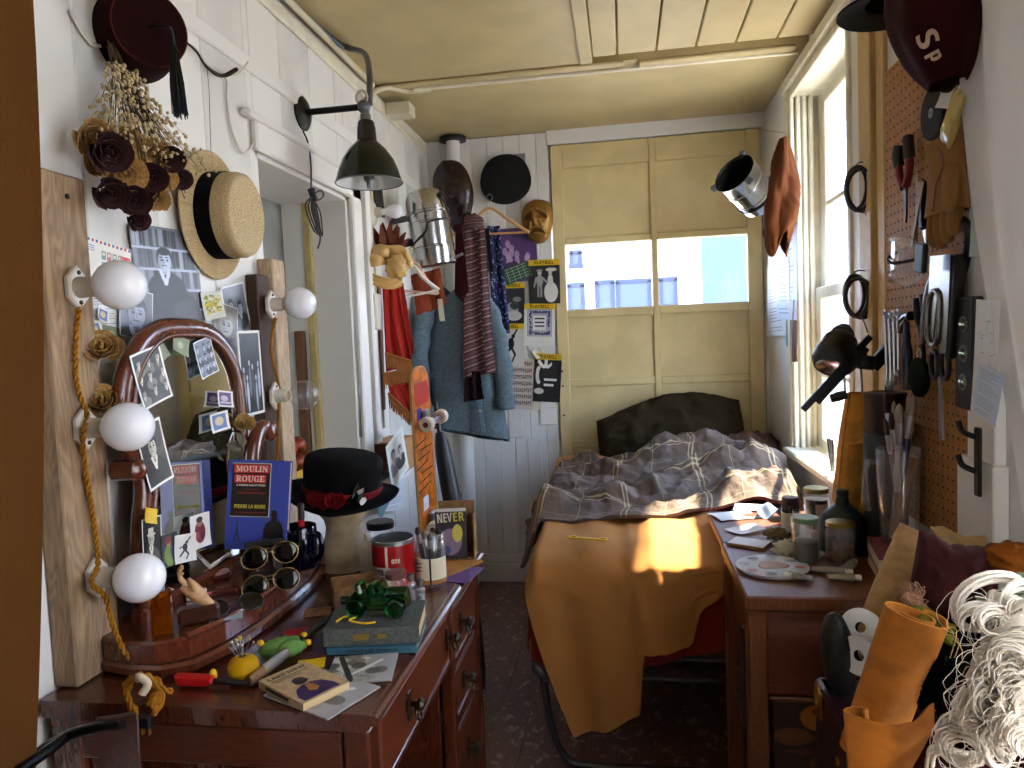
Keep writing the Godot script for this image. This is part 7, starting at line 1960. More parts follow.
	paper("typed_sheet", "long white typed sheet on the right wall by the door", "paper", "R", V(0.733, 1.492, -3.509), 0.480, 0.350, 1, printed("letter", "lines"))
	one("turquoise_strip", "turquoise cord strip on the right wall beside the window", "strip", drape(V(0.728, 1.521, -3.298), V(0.728, 1.516, -3.223), V(0.728, 1.276, -3.337), V(0.728, 1.256, -3.206), 1.0, 0.004), mat("turquoise", Color(0.35, 0.58, 0.60), 0.7))
	one("leather_strip", "brown leather strip hanging below the typed sheets", "strip", drape(V(0.725, 1.471, -3.177), V(0.725, 1.468, -3.107), V(0.725, 1.204, -3.214), V(0.725, 1.207, -3.125), 1.0, 0.004), mat("tan leather", Color(0.45, 0.30, 0.22), 0.7))

func on_peg(called: String, label: String, cat: String, at: Vector3, roll := 0.0, group := "") -> Node3D:
	return thing(called, label, cat, at, FACE["R"] + V(0, 0, roll), group)
func ring(c: Vector3, rx: float, ry: float, n := 20) -> Array:
	var o := []
	for k in n: o.append(c + V(cos(TAU * k / n) * rx, sin(TAU * k / n) * ry, 0))
	return o

func right_wall_things():
	var steel := mat("steel", Color.WHITE)
	var blackp := mat("black plastic", Color.BLACK)
	# pegboard with drilled holes
	var pgm := mottled("hardboard", Color(0.66, 0.45, 0.22), Color(0.60, 0.40, 0.19), 0.7, 0.06, 2.0)
	var pg := thing("pegboard", "brown hardboard pegboard of tools on the right wall", "pegboard", V(0.735, 0.84, -1.875))
	part(pg, "board", G.new().box(V(0.0025, 0.60, 0), V(0.005, 1.20, 0.50), 0.001), pgm)
	var g := G.new()
	for i in 19:
		for j in 47:
			g.at(V(-0.0002, 0.02 + 0.0254 * j, -0.235 + 0.0258 * i), V(0, 0, 90)).lathe([W(0.0032, -0.001), W(0.0032, 0.0005), W(0, 0.0005)], 6)
	part(pg, "peg_holes", g, mat("dark hole", Color(0.07, 0.04, 0.025), 0.9)).set_meta("kind", "stuff")
	# hats at the top
	var mar := cloth("maroon wool", Color(0.17, 0.018, 0.035), 0.95, 16.0, 0.4, 0.1)
	var bn := thing("wool_cap", "maroon wool cap with pale letters hanging at the top right", "hat", V(0.64, 1.957, -1.621))
	part(bn, "cap", G.new().sheet(func(u, v):
		var f: float = u * TAU
		var r: float = 0.108 * pow(sin(clampf(v * 0.86 + 0.14, 0.0, 1.0) * PI * 0.80 + 0.35), 0.7)
		var fo: float = 1.0 + 0.08 * sin(f * 5.0 + v * 4.0) + 0.08 * n3(V(cos(f), sin(f), v), 2.0)
		return V(cos(f) * r * 0.72 * fo + 0.02 * v, 0.16 - v * 0.29, -sin(f) * r * 1.05 * fo + 0.05 * v), 44, 26, 0.004), mar)
	text(bn, "S", 0.036, mat("pale felt", Color(0.62, 0.52, 0.44), 0.9), V(-0.038, -0.058, 0.108), V(-4, -26, -70), 0.03, "Droid Sans", 0.004)
	text(bn, "p", 0.026, mat("pale felt", Color.WHITE), V(-0.028, -0.093, 0.108), V(-4, -26, -70), 0.018, "Droid Sans", 0.004)
	var gh := thing("green_hat", "dark green felt hat at the very top right", "hat", V(0.655, 2.118, -1.835))
	part(gh, "crown", G.new().lathe([W(0.07, 0.0), W(0.075, 0.05), W(0.06, 0.10), W(0, 0.11)], 26), mat("bottle green felt", Color(0.022, 0.035, 0.018), 0.95))
	part(gh, "brim", G.new().lathe([W(0.06, -0.01), W(0.12, -0.028), W(0.124, -0.024), W(0.07, 0.004)], 30), mat("bottle green felt", Color.BLACK))
	one("dark_hat", "nearly black cloth cap tucked behind the maroon one", "hat", G.new().ball(Vector3.ZERO, V(0.04, 0.13, 0.08), 24, 16, func(d): return 1.0 + 0.06 * sin(d.y * 9.0 + d.z * 5.0)), cloth("black brown wool", Color(0.03, 0.022, 0.016), 0.95), V(0.68, 1.953, -1.598))
	# grinding disc, packet, glove
	var gd := on_peg("grinding_disc", "dark grey grinding disc below the maroon cap", "disc", V(0.71, 1.822, -1.753), 0)
	part(gd, "disc", G.new().at(Vector3.ZERO, V(90, 0, 0)).lathe([W(0.008, -0.006), W(0.058, -0.006), W(0.060, -0.004), W(0.060, 0.004), W(0.058, 0.006), W(0.008, 0.006)], 32), mat("grey abrasive", Color(0.095, 0.085, 0.08), 0.9))
	part(gd, "bush", G.new().at(Vector3.ZERO, V(90, 0, 0)).lathe([W(0.004, 0.007), W(0.011, 0.008), W(0.011, -0.006), W(0.004, -0.006)], 16), steel)
	one("paper_packet", "small white paper packet beside the grinding disc", "packet", paper_mesh(0.09, 0.07, 0.01), mat("white card", Color.WHITE), V(0.69, 1.826, -1.609), FACE["R"] + V(0, 0, -20))
	one("plastic_packet", "yellowish plastic packet hanging above the work glove", "packet", pillow(0.05, 0.11, 0.02, 3.0), glass("yellow film", Color(0.78, 0.70, 0.40), 0.75, 0.24), V(0.67, 1.759, -1.567), FACE["R"] + V(0, 0, -38))
	var gl := cloth("tan suede", Color(0.58, 0.42, 0.24), 0.95, 40.0, 0.2, 0.1)
	var gv := thing("work_glove", "tan leather work glove hanging fingers down on the pegboard", "glove", V(0.69, 1.735, -1.646), FACE["R"])
	g = G.new()
	g.sheet(func(u, v):
		var f: float = u * TAU
		var rx: float = lerpf(0.075, 0.055, sin(v * 2.6)) + 0.012 * v
		var fo: float = 1.0 + 0.06 * sin(f * 4.0 + v * 5.0)
		return V(-sin(f) * rx * fo, -v * 0.155, cos(f) * 0.024 * fo), 36, 18, 0.003)
	for k in 4:
		var x := -0.045 + 0.030 * k
		g.tube(spline([V(x, -0.14, 0.0), V(x * 1.05, -0.18, 0.006), V(x * 1.0 + 0.004, -0.215 - 0.012 * sin(k * 1.2 + 0.4), 0.004)], 4), [0.017, 0.0165, 0.016, 0.0155, 0.015, 0.014, 0.0135, 0.012, 0.007], 10)
	g.tube(spline([V(0.052, -0.07, 0.012), V(0.072, -0.115, 0.022), V(0.070, -0.16, 0.024)], 4), [0.018, 0.0175, 0.017, 0.016, 0.0155, 0.015, 0.014, 0.012, 0.007], 10)
	part(gv, "glove", g, gl)
	part(gv, "cord", G.new().tube(spline([V(0.03, -0.02, 0.028), V(0.06, -0.06, 0.03), V(0.03, -0.10, 0.032), V(0.01, -0.15, 0.03)], 5), 0.0018, 5), mat("tan leather", Color.WHITE))
	# secateurs, folding rule, goggles
	var sh := on_peg("garden_shears", "garden shears with grey and red grips on the pegboard", "shears", V(0.71, 1.696, -1.921), 4)
	for s in [-1.0, 1.0]:
		var h := part(sh, "handle", G.new().tube(spline([V(s * 0.008, -0.005, 0), V(s * 0.03, 0.03, 0), V(s * 0.034, 0.06, 0)], 4), 0.010, 8), mat("red grip", Color(0.45, 0.03, 0.04), 0.5))
		part(h, "grip", G.new().tube(spline([V(s * 0.034, 0.058, 0), V(s * 0.036, 0.085, 0.002), V(s * 0.030, 0.11, 0)], 4), 0.0135, 10), mat("grey grip", Color(0.20, 0.19, 0.185), 0.7) if s > 0 else blackp)
	part(sh, "blade", G.new().prism([W(-0.012, 0.0), W(0.012, 0.0), W(0.006, -0.07), W(0, -0.095)], 0.005), blackp)
	var fr := on_peg("folding_rule", "yellow wooden folding rule crossing above the goggles", "rule", V(0.7, 1.616, -1.811), -14)
	for k in 3:
		part(fr, "leg", G.new().box(V(0.012 * (k - 1), -0.004 * k, 0.004 * k), V(0.015, 0.16, 0.003), 0.001), wood("rule wood", Color(0.50, 0.36, 0.13), Color(0.62, 0.46, 0.18), 0.5), Vector3.ZERO, V(0, 0, 8 - 10 * k))
	for k in 9: part(fr, "mark", G.new().box(V(0, -0.066 + 0.0165 * k, 0.0065), V(0.013, 0.0016, 0.0006)), mat("ink", Color.BLACK))
	part(fr, "rivet", G.new().ball(V(0, 0.07, 0.008), V(0.004, 0.004, 0.003), 8, 6), mat("bright brass", Color.WHITE))
	var dkc := on_peg("utility_knife", "dark green handled knife behind the folding rule", "knife", V(0.715, 1.63, -1.827), 6)
	part(dkc, "handle", G.new().box(V(0, 0.0, 0), V(0.026, 0.12, 0.016), 0.006), mat("dark green plastic", Color(0.018, 0.05, 0.045), 0.5))
	part(dkc, "blade", G.new().prism([W(-0.008, -0.06), W(0.008, -0.06), W(0.004, -0.10)], 0.002), steel)
	var gg := on_peg("safety_goggles", "clear plastic safety goggles hanging on the pegboard", "goggles", V(0.68, 1.499, -1.843), -8)
	var cl := glass("goggle plastic", Color(0.90, 0.88, 0.84), 0.14, 0.12)
	part(gg, "frame", G.new().tube(spline([V(-0.085, 0.02, -0.02), V(-0.06, 0.052, 0.012), V(0, 0.055, 0.026), V(0.06, 0.052, 0.012), V(0.085, 0.02, -0.02), V(0.075, -0.03, -0.01), V(0.04, -0.05, 0.014), V(0.0, -0.028, 0.028), V(-0.04, -0.05, 0.014), V(-0.075, -0.03, -0.01)], 4, true), 0.006, 8, true), cl)
	part(gg, "lens", G.new().sheet(func(u, v):
		var x: float = (u - 0.5) * 0.16
		return V(x, 0.05 - v * (0.085 - 0.02 * exp(-pow(x / 0.02, 2.0))), 0.028 - 5.5 * x * x), 20, 8, 0.002), glass("goggle lens", Color(0.95, 0.95, 0.93), 0.06, 0.06))
	part(gg, "side_shield", G.new().sheet(func(u, v): return V(-0.085 - 0.01 * u, 0.03 - 0.07 * v, -0.02 - 0.035 * u), 5, 5, 0.002), cl)
	part(gg, "strap", G.new().tube(spline([V(-0.08, 0.02, -0.01), V(-0.03, 0.008, 0.03), V(0.03, 0.0, 0.034), V(0.08, 0.01, 0.0)], 5), 0.0045, 6, false, 0.4), mat("grey elastic", Color(0.14, 0.13, 0.13), 0.8))
	one("teal_tab", "dark teal plastic tab clipped over the goggles", "tab", G.new().box(Vector3.ZERO, V(0.045, 0.065, 0.012), 0.003), mat("teal plastic", Color(0.015, 0.07, 0.09), 0.5), V(0.655, 1.493, -1.686), FACE["R"] + V(0, 0, -10))
	# staple gun
	var sg := on_peg("staple_gun", "chrome hand staple gun hanging on the pegboard", "staple gun", V(0.7, 1.398, -1.677), -7)
	var chrome := mat("polished chrome", Color(0.50, 0.49, 0.48), 0.26, 1.0)
	part(sg, "body", G.new().prism([W(-0.05, 0.095), W(0.05, 0.10), W(0.052, -0.11), W(0.022, -0.115), W(0.018, 0.02), W(-0.004, 0.03), W(-0.016, -0.10), W(-0.048, -0.09)], 0.030, 0.004), chrome)
	part(sg, "guard", G.new().tube(spline([V(-0.04, 0.0, 0.016), V(-0.04, -0.08, 0.017), V(-0.01, -0.10, 0.017), V(0.012, -0.08, 0.017), V(0.012, 0.0, 0.016), V(-0.012, 0.02, 0.016)], 5, true), 0.006, 8, true), chrome)
	part(sg, "slide", G.new().box(V(0.055, -0.01, 0), V(0.018, 0.22, 0.024), 0.003), mat("brown black steel", Color(0.09, 0.065, 0.05), 0.4, 0.6))
	part(sg, "lever", G.new().tube(spline([V(-0.045, 0.06, 0.0), V(-0.075, 0.02, 0.004), V(-0.09, -0.05, 0.004), V(-0.10, -0.11, 0.002)], 5), [0.012, 0.012, 0.012, 0.012, 0.012, 0.011, 0.011, 0.011, 0.010, 0.010, 0.010, 0.010, 0.009, 0.009, 0.009, 0.008], 8, false, 0.7), chrome)
	var cb := on_peg("crowbar", "curved black bar right of the staple gun", "crowbar", V(0.715, 1.473, -1.611), 0)
	part(cb, "bar", G.new().tube(spline([V(-0.06, -0.09, 0), V(-0.02, -0.02, 0), V(0.02, 0.03, 0.006), V(0.03, 0.07, 0.012), V(0.0, 0.09, 0.014)], 5), 0.009, 8), mat("black iron", Color.BLACK))
	var lv := on_peg("spirit_level", "black spirit level at the pegboard's right edge", "level", V(0.71, 1.283, -1.592), -2)
	part(lv, "body", G.new().box(Vector3.ZERO, V(0.075, 0.235, 0.022), 0.004), mat("level black", Color(0.02, 0.022, 0.02), 0.75))
	for y in [0.06, 0.0, -0.06]:
		part(lv, "vial_window", G.new().at(V(0, y, 0.011), V(90, 0, 0)).lathe([W(0.012, -0.001), W(0.018, 0.0), W(0.018, 0.002), W(0.012, 0.001)], 16), mat("grey rubber", Color.WHITE))
		part(lv, "vial", G.new().tube([V(-0.012, y, 0.011), V(0.012, y, 0.011)], 0.005, 8), glass("vial yellow", Color(0.6, 0.7, 0.2), 0.6))
	# spanners
	for k in 4:
		var sp := on_peg("spanner", ["leftmost of the four chrome spanners", "second chrome spanner from the window", "third chrome spanner from the window", "shortest, rightmost of the four chrome spanners"][k], "spanner", [V(0.715, 1.28, -2.074), V(0.715, 1.275, -2.045), V(0.715, 1.286, -2.016), V(0.715, 1.295, -1.988)][k], 2.0 - k, "chrome spanners on the pegboard")
		var l := 0.20 - 0.012 * k
		part(sp, "shank", G.new().box(V(0, 0, 0), V(0.011, l - 0.03, 0.006), 0.002), steel)
		part(sp, "ring_end", G.new().tube(ring(V(0, l / 2, 0), 0.010, 0.010, 14), 0.0042, 6, true), steel)
		part(sp, "jaw", G.new().prism([W(-0.013, -0.012), W(-0.006, -0.024), W(-0.005, -0.010), W(0.005, -0.010), W(0.006, -0.024), W(0.013, -0.012), W(0.008, 0.004), W(-0.008, 0.004)], 0.008), steel, V(0, -l / 2 + 0.012, 0))
	var hm := on_peg("tack_hammer", "small chrome headed hammer with a blue handle", "hammer", V(0.7, 1.284, -1.888), 3)
	part(hm, "handle", G.new().lathe([W(0, -0.10), W(0.012, -0.10), W(0.0125, 0.0), W(0.009, 0.02), W(0.008, 0.07), W(0, 0.07)], 12), mat("blue grip", Color(0.03, 0.05, 0.20), 0.45))
	part(hm, "head", G.new().tube(spline([V(-0.045, 0.045, 0.0), V(-0.03, 0.07, 0), V(0.0, 0.083, 0), V(0.03, 0.083, 0)], 4), [0.005, 0.006, 0.007, 0.008, 0.009, 0.010, 0.010, 0.010, 0.010, 0.010, 0.011, 0.012, 0.012], 10), chrome)
	var plr := on_peg("long_pliers", "dark long nosed pliers between hammer and staple gun", "pliers", V(0.71, 1.345, -1.824), 10)
	for s in [-1.0, 1.0]: part(plr, "arm", G.new().tube(spline([V(s * 0.018, 0.07, 0.0), V(s * 0.02, 0.02, 0), V(s * 0.002, -0.02, 0.002), V(-s * 0.004, -0.085, 0.002)], 4), [0.008, 0.009, 0.009, 0.009, 0.009, 0.009, 0.008, 0.008, 0.007, 0.006, 0.005, 0.004, 0.003], 8), mat("dark tool steel", Color(0.11, 0.095, 0.085), 0.4, 0.7))
	var gb := on_peg("scrubbing_pad", "dark green woven scrubbing brush hanging low on the pegboard", "brush", V(0.7, 1.22, -1.817), 0)
	part(gb, "pad", G.new().ball(Vector3.ZERO, V(0.05, 0.048, 0.018), 24, 16, func(d): return 1.0 + 0.05 * sin(d.x * 26.0) * sin(d.y * 26.0)), cloth("green mesh", Color(0.015, 0.11, 0.06), 0.7, 20.0))
	part(gb, "loop", G.new().tube(ring(V(0, 0.055, 0), 0.01, 0.014, 14), 0.002, 5, true), mat("string", Color.WHITE))
	var sci := on_peg("tailor_shears", "black handled scissors hanging handles up on the pegboard", "scissors", V(0.7, 1.225, -1.704), 3)
	for s in [-1.0, 1.0]:
		part(sci, "bow", G.new().tube(ring(V(s * 0.026, 0.03, 0), 0.019, 0.032, 18), 0.006, 8, true), blackp)
		part(sci, "blade", G.new().prism([W(s * 0.012, 0.0), W(s * 0.004, 0.005), W(-s * 0.006, -0.05), W(-s * 0.004, -0.14), W(s * 0.010, -0.05)], 0.004), steel, V(0, 0, 0.002 * s))
	# papers, tag and latch on the white stud
	paper("leaflet", "white diagram sheet hanging on the white stud by the curtain", "leaflet", "R", V(0.69, 1.278, -1.476), 0.090, 0.221, -4, printed("diagram sheet", "diagram"))
	paper("leaflet", "smaller white leaflet with blue print low on the white stud", "leaflet", "R", V(0.68, 1.21, -1.449), 0.093, 0.099, -12, printed("typed blue", "lines blue"))
	one("blue_tag", "small pale blue tag pinned on the white stud", "tag", paper_mesh(0.05, 0.10, 0.004), mat("pale blue paper", Color.WHITE), V(0.7, 1.528, -1.532), FACE["R"])
	var la := on_peg("iron_latch", "black iron hook latch low on the white stud", "latch", V(0.7, 1.065, -1.533), 0)
	part(la, "bar", G.new().box(Vector3.ZERO, V(0.02, 0.14, 0.008), 0.002), mat("black iron", Color.BLACK))
	for y in [0.05, -0.02]: part(la, "hook", G.new().tube(spline([V(0, y, 0.002), V(-0.02, y + 0.01, 0.02), V(-0.03, y + 0.03, 0.024)], 4), 0.006, 6), mat("black iron", Color.BLACK))
	# sheer curtain at the near window
	var net := StandardMaterial3D.new()
	net.resource_name = "sheer cotton"
	net.albedo_color = Color(0.92, 0.91, 0.90, 0.85)
	net.roughness = 0.95
	net.backlight_enabled = true
	net.backlight = Color(0.9, 0.89, 0.88)
	net.transparency = BaseMaterial3D.TRANSPARENCY_ALPHA
	net.normal_enabled = true
	net.normal_texture = bump("weave")
	net.normal_scale = 0.2
	net.uv1_triplanar = true
	net.uv1_scale = Vector3.ONE * 30.0
	one("sheer_curtain", "sheer white cotton curtain hanging at the right edge", "curtain", G.new().sheet(func(u, v):
		var y: float = lerpf(2.38, 0.72, v)
		var z0: float = -1.575 + 0.26 * pow(smoothstep(0.2, 1.0, v), 1.3)
		var z: float = lerpf(z0, -0.05, u)
		return V(0.675 + 0.022 * sin(u * 46.0 + v) + 0.012 * sin(u * 19.0), y, z), 130, 30, 0.0), net)
	one("curtain_rod", "thin white rod carrying the sheer curtain", "rod", G.new().tube([V(0.68, 2.39, -1.62), V(0.68, 2.39, 0.0)], 0.008, 8), mat("white cable", Color.WHITE))
	# cable coils by the window
	for t in [[V(0.7, 1.759, -2.261), 0.062, "black cable coil hanging at the window's near edge, the upper one"], [V(0.69, 1.442, -2.258), 0.060, "black cable coil hanging at the window's near edge, the lower one"]]:
		var cc := thing("cable_coil", t[2], "cable", t[0], Vector3.ZERO, "cable coils by the window")
		for k in 4:
			part(cc, "turn", G.new().tube(ring(Vector3.ZERO, t[1] * 0.55 * (1.0 + 0.06 * k), t[1] * (1.0 + 0.05 * sin(k * 2.0)), 26), 0.0055, 6, true), mat("black rubber", Color.BLACK), V(0.004 * k, -0.004 * k, 0.006 * k), V(3 * k, -52 + 8 * k, 2 * k))
		part(cc, "hook", G.new().tube(spline([V(0.04, t[1] + 0.01, 0), V(0.01, t[1] + 0.012, 0), V(-0.004, t[1] - 0.004, 0), V(0.004, t[1] - 0.014, 0)], 4), 0.0022, 5), mat("galvanised", Color.WHITE))
		part(cc, "tail", G.new().tube(spline([V(0.01, -t[1] * 0.9, 0.01), V(0.02, -t[1] * 1.3, 0.02), V(0.028, -t[1] * 1.9, 0.03)], 4), 0.002, 5), mat("grey rubber", Color.WHITE))

func palette_plate(at: Vector3):
	var p := thing("paint_palette", "round white paint palette with used colour wells", "palette", at, V(0, 12, 0))
	var por := mat("glazed white", Color(0.78, 0.78, 0.80), 0.2)
	part(p, "plate", G.new().lathe([W(0, 0), W(0.084, 0.0), W(0.089, 0.006), W(0.089, 0.009), W(0.084, 0.0085), W(0, 0.0085)], 44), por)
	var cs := [Color(0.55, 0.05, 0.10), Color(0.24, 0.08, 0.05), Color(0.46, 0.44, 0.38), Color(0.60, 0.30, 0.06), Color(0.42, 0.42, 0.40), Color(0.45, 0.43, 0.42), Color(0.28, 0.12, 0.10), Color(0.50, 0.47, 0.42)]
	for k in 8:
		var f := TAU * k / 8.0 - 0.4
		var w := part(p, "well", G.new().at(V(cos(f) * 0.066, 0.0085, -sin(f) * 0.066)).lathe([W(0.016, 0), W(0.0175, 0.0015), W(0.015, 0.0022), W(0.014, 0.0005), W(0, 0.0003)], 20), por)
		part(w, "paint", G.new().ball(V(cos(f) * 0.066, 0.0088, -sin(f) * 0.066), V(0.0135, 0.0012, 0.0135), 16, 6), mat("paint %d" % k, cs[(k + 3) % 8], 0.35))
	part(p, "mixed_paint", G.new().ball(V(0.004, 0.0085, -0.004), V(0.038, 0.0012, 0.032), 24, 6, func(d): return 1.0 + 0.12 * sin(atan2(d.z, d.x) * 3.0)), mottled("mixed ochre", Color(0.60, 0.38, 0.14), Color(0.48, 0.36, 0.30), 0.4, 0.06, 12.0))
func paint_tube(label: String, at: Vector3, rot: Vector3, l: float, m: Material):
	var t := thing("paint_tube", label, "paint tube", at, rot, "squeezed paint tubes by the palette")
	part(t, "tube", G.new().sheet(func(u, v):
		var f: float = u * TAU
		var k: float = v
		var ry: float = lerpf(0.0015, 0.0095, pow(k, 0.7)) * (1.0 + 0.2 * n3(V(cos(f), k * 3, sin(f)), 3.0))
		var rz: float = lerpf(0.0155, 0.0105, k) * (1.0 + 0.12 * n3(V(k * 4, cos(f), 2), 2.0))
		return V(k * l, 0.009 + sin(f) * ry, -cos(f) * rz), 18, 14, 0.0004), m)
	part(t, "cap", G.new().at(V(l, 0.009, 0), V(0, 0, -90)).lathe([W(0, -0.001), W(0.0105, 0.0), W(0.005, 0.004), W(0.005, 0.006), W(0.0075, 0.006), W(0.007, 0.018), W(0, 0.018)], 14), mat("white plastic", Color.WHITE))

func cabinet_things():
	var wd := wood("cabinet wood", Color(0.36, 0.19, 0.085), Color(0.46, 0.26, 0.125), 0.35, true, 1.6)
	var wh := wood("cabinet wood across", Color(0.30, 0.135, 0.06), Color(0.40, 0.19, 0.09), 0.4, false, 1.6)
	var c := thing("sewing_cabinet", "brown wooden cabinet under the jars beside the bed", "cabinet", V(0.498, 0, -1.855))
	part(c, "top", G.new().box(V(0, 0.723, 0), V(0.474, 0.034, 0.43), 0.004), wd)
	part(c, "drop_leaf", G.new().box(V(0.002, 0.7265, -0.398), V(0.47, 0.027, 0.362), 0.004), wd)
	for t in [[-0.21, 0.175], [0.21, 0.175], [-0.21, -0.175], [0.21, -0.175]]:
		part(c, "leg", G.new().box(V(t[0], 0.353, t[1]), V(0.046, 0.706, 0.05), 0.005), wd)
	part(c, "front_panel", G.new().box(V(0, 0.60, 0.18), V(0.38, 0.21, 0.02), 0.003), wh)
	part(c, "side_panel", G.new().box(V(-0.205, 0.50, 0), V(0.02, 0.41, 0.31), 0.003), wh)
	part(c, "side_panel", G.new().box(V(0.205, 0.50, 0), V(0.02, 0.41, 0.31), 0.003), wh)
	part(c, "back_panel", G.new().box(V(0, 0.50, -0.18), V(0.38, 0.41, 0.02), 0.003), wh)
	var im := pic(128, 180, Color(0.11, 0.065, 0.03))
	for k in 14: ell(im, rng.randf() * 128, rng.randf() * 180, 10 + rng.randf() * 26, 6 + rng.randf() * 22, [Color(0.42, 0.24, 0.05), Color(0.07, 0.04, 0.02), Color(0.30, 0.14, 0.04), Color(0.5, 0.32, 0.08)][k % 4], 0.8)
	ell(im, 34, 40, 14, 36, Color(0.6, 0.36, 0.06)); ell(im, 40, 24, 10, 12, Color(0.40, 0.08, 0.04))
	var pd := part(c, "painted_drawer", G.new().box(V(0, 0.40, 0.182), V(0.36, 0.17, 0.018), 0.003), image_mat("painted drawer", im, 0.4))
	part(pd, "moulding", G.new().box(V(0, 0.487, 0.188), V(0.37, 0.012, 0.016), 0.003), wd)
	part(c, "lower_rail", G.new().box(V(0, 0.298, 0.178), V(0.38, 0.025, 0.024), 0.003), wd)
	part(c, "painted_drawer", G.new().box(V(0, 0.20, 0.182), V(0.36, 0.16, 0.018), 0.003), image_mat("painted drawer", im, 0.4))
	for y in [0.52, 0.45]: part(c, "hinge_pin", G.new().tube([V(-0.215, y, 0.08), V(-0.245, y, 0.085)], 0.005, 8), mat("old brass", Color.WHITE))
	part(c, "drop_leg", G.new().box(V(-0.226, 0.32, 0.10), V(0.012, 0.60, 0.03), 0.003), mat("dark wood", Color.BLACK))
	var T := 0.7405
	palette_plate(V(0.356, 0.741, -1.834))
	# papers in the sun
	for t in [[V(0.346, 0.741, -2.364), 0.15, 0.10, 20.0, "white sheet of paper lying in the sun on the cabinet"], [V(0.418, 0.743, -2.465), 0.12, 0.09, -14.0, "bluish white sheet at the back of the cabinet"], [V(0.348, 0.745, -2.184), 0.10, 0.07, 35.0, "folded white sheet nearest the bed on the cabinet"]]:
		one("loose_sheet", t[4], "paper", G.new().sheet(func(u, v): return V((u - 0.5) * t[1], 0.006 * sin(u * 4.0 + t[3]) * sin(v * 3.0) + 0.003, (v - 0.5) * t[2]), 10, 8, 0.0006), mat("white paper", Color(0.84, 0.84, 0.85), 0.7), t[0], V(0, t[3], 0), "loose sheets on the cabinet")
	one("blue_cloth", "pale blue folded cloth behind the jars on the cabinet", "cloth", G.new().sheet(func(u, v): return V((u - 0.5) * 0.11, 0.02 + 0.022 * sin(u * 7.0) * sin(v * 4.0 + 0.4), (v - 0.5) * 0.07), 16, 10, 0.003), cloth("pale blue cotton", Color(0.55, 0.64, 0.78), 0.9, 20.0), V(0.475, 0.742, -2.348), V(0, -20, 0))
	var sb := thing("sketch_board", "small wooden board with a white sheet on the cabinet", "board", V(0.336, 0.741, -2.042), V(0, -30, 0))
	part(sb, "board", G.new().box(V(0, 0.004, 0), V(0.105, 0.008, 0.075), 0.001), wood("thin board", Color(0.55, 0.38, 0.22), Color(0.64, 0.47, 0.29), 0.6))
	part(sb, "sheet", G.new().box(V(0, 0.0085, 0), V(0.10, 0.001, 0.07)), mat("white paper", Color.WHITE))
	var lm := [mottled("lead tube", Color(0.62, 0.60, 0.54), Color(0.45, 0.43, 0.38), 0.4, 0.08, 14.0), mottled("cream tube", Color(0.70, 0.64, 0.50), Color(0.56, 0.48, 0.34), 0.5, 0.08, 14.0)]
	var ts := [[V(0.448, 0.741, -1.814), V(0, -20, 0), 0.075, 0, "long flattened paint tube at the front of the cabinet"], [V(0.453, 0.741, -1.893), V(0, 40, 0), 0.05, 1, "crumpled cream paint tube touching the palette"], [V(0.47, 0.741, -1.756), V(0, -6, 0), 0.055, 1, "short paint tube nearest the cabinet's front edge"], [V(0.529, 0.741, -1.817), V(0, 55, 0), 0.05, 0, "paint tube standing at an angle by the beads jar"], [V(0.43, 0.741, -1.741), V(0, 160, 0), 0.045, 0, "small curled paint tube below the long one"], [V(0.403, 0.741, -2.014), V(0, 25, 0), 0.05, 1, "ochre stained paint tube above the palette"]]
	for t in ts: paint_tube(t[4], t[0], t[1], t[2], lm[t[3]])
	one("paper_flower", "crumpled white paper flower by the clear jars", "paper", G.new().ball(V(0, 0.018, 0), V(0.032, 0.022, 0.026), 26, 16, func(d): return 1.0 + 0.35 * n3(d, 2.2) + 0.15 * sin(d.x * 11.0 + d.y * 7.0)), mat("cream paper", Color(0.78, 0.74, 0.64), 0.85), V(0.412, 0.741, -1.942))
	one("dried_petals", "curled dry petals on the sketch board", "petals", G.new().ball(V(0, 0.018, 0), V(0.034, 0.016, 0.022), 24, 14, func(d): return 1.0 + 0.5 * n3(d, 2.6) + 0.2 * sin(d.x * 9.0 + d.z * 8.0)), mottled("dry petal", Color(0.60, 0.50, 0.34), Color(0.42, 0.32, 0.20), 0.9, 0.08, 12.0), V(0.42, 0.744, -2.08))
	# jars
	var cg := glass("clear jar glass", Color.WHITE)
	var mk := func(called: String, label: String, at: Vector3, r: float, h: float, lid: Material) -> Node3D:
		var j := thing(called, label, "jar", at)
		part(j, "body", jar_shape(r, h, r * 0.86), cg)
		if lid: part(j, "lid", G.new().lathe([W(r * 0.90, h * 0.92), W(r * 0.98, h * 0.925), W(r * 0.98, h * 1.02), W(r * 0.92, h * 1.035), W(0, h * 1.03)], 26), lid)
		return j
	var greenl := mat("green tin lid", Color(0.33, 0.42, 0.30), 0.4)
	var goldl := mat("gold tin lid", Color(0.55, 0.46, 0.20), 0.3, 0.7)
	var j1: Node3D = mk.call("glass_jar", "clear jar with a green lid and grey contents at the front", V(0.451, 0.741, -1.884), 0.033, 0.118, greenl)
	part(j1, "contents", G.new().lathe([W(0, 0.008), W(0.029, 0.008), W(0.029, 0.058), W(0, 0.062)], 20), mottled("grey contents", Color(0.30, 0.28, 0.24), Color(0.20, 0.18, 0.15), 0.8, 0.08, 14.0))
	var j2: Node3D = mk.call("glass_jar", "clear jar with a gold lid half full of yellow beads", V(0.537, 0.741, -1.887), 0.036, 0.105, goldl)
	g_beads(j2, 0.031, 0.05)
	var j3: Node3D = mk.call("glass_jar", "dark jar with a yellow green lid at the back by the window", V(0.559, 0.741, -2.199), 0.036, 0.125, mat("olive gold lid", Color(0.50, 0.48, 0.22), 0.35, 0.5))
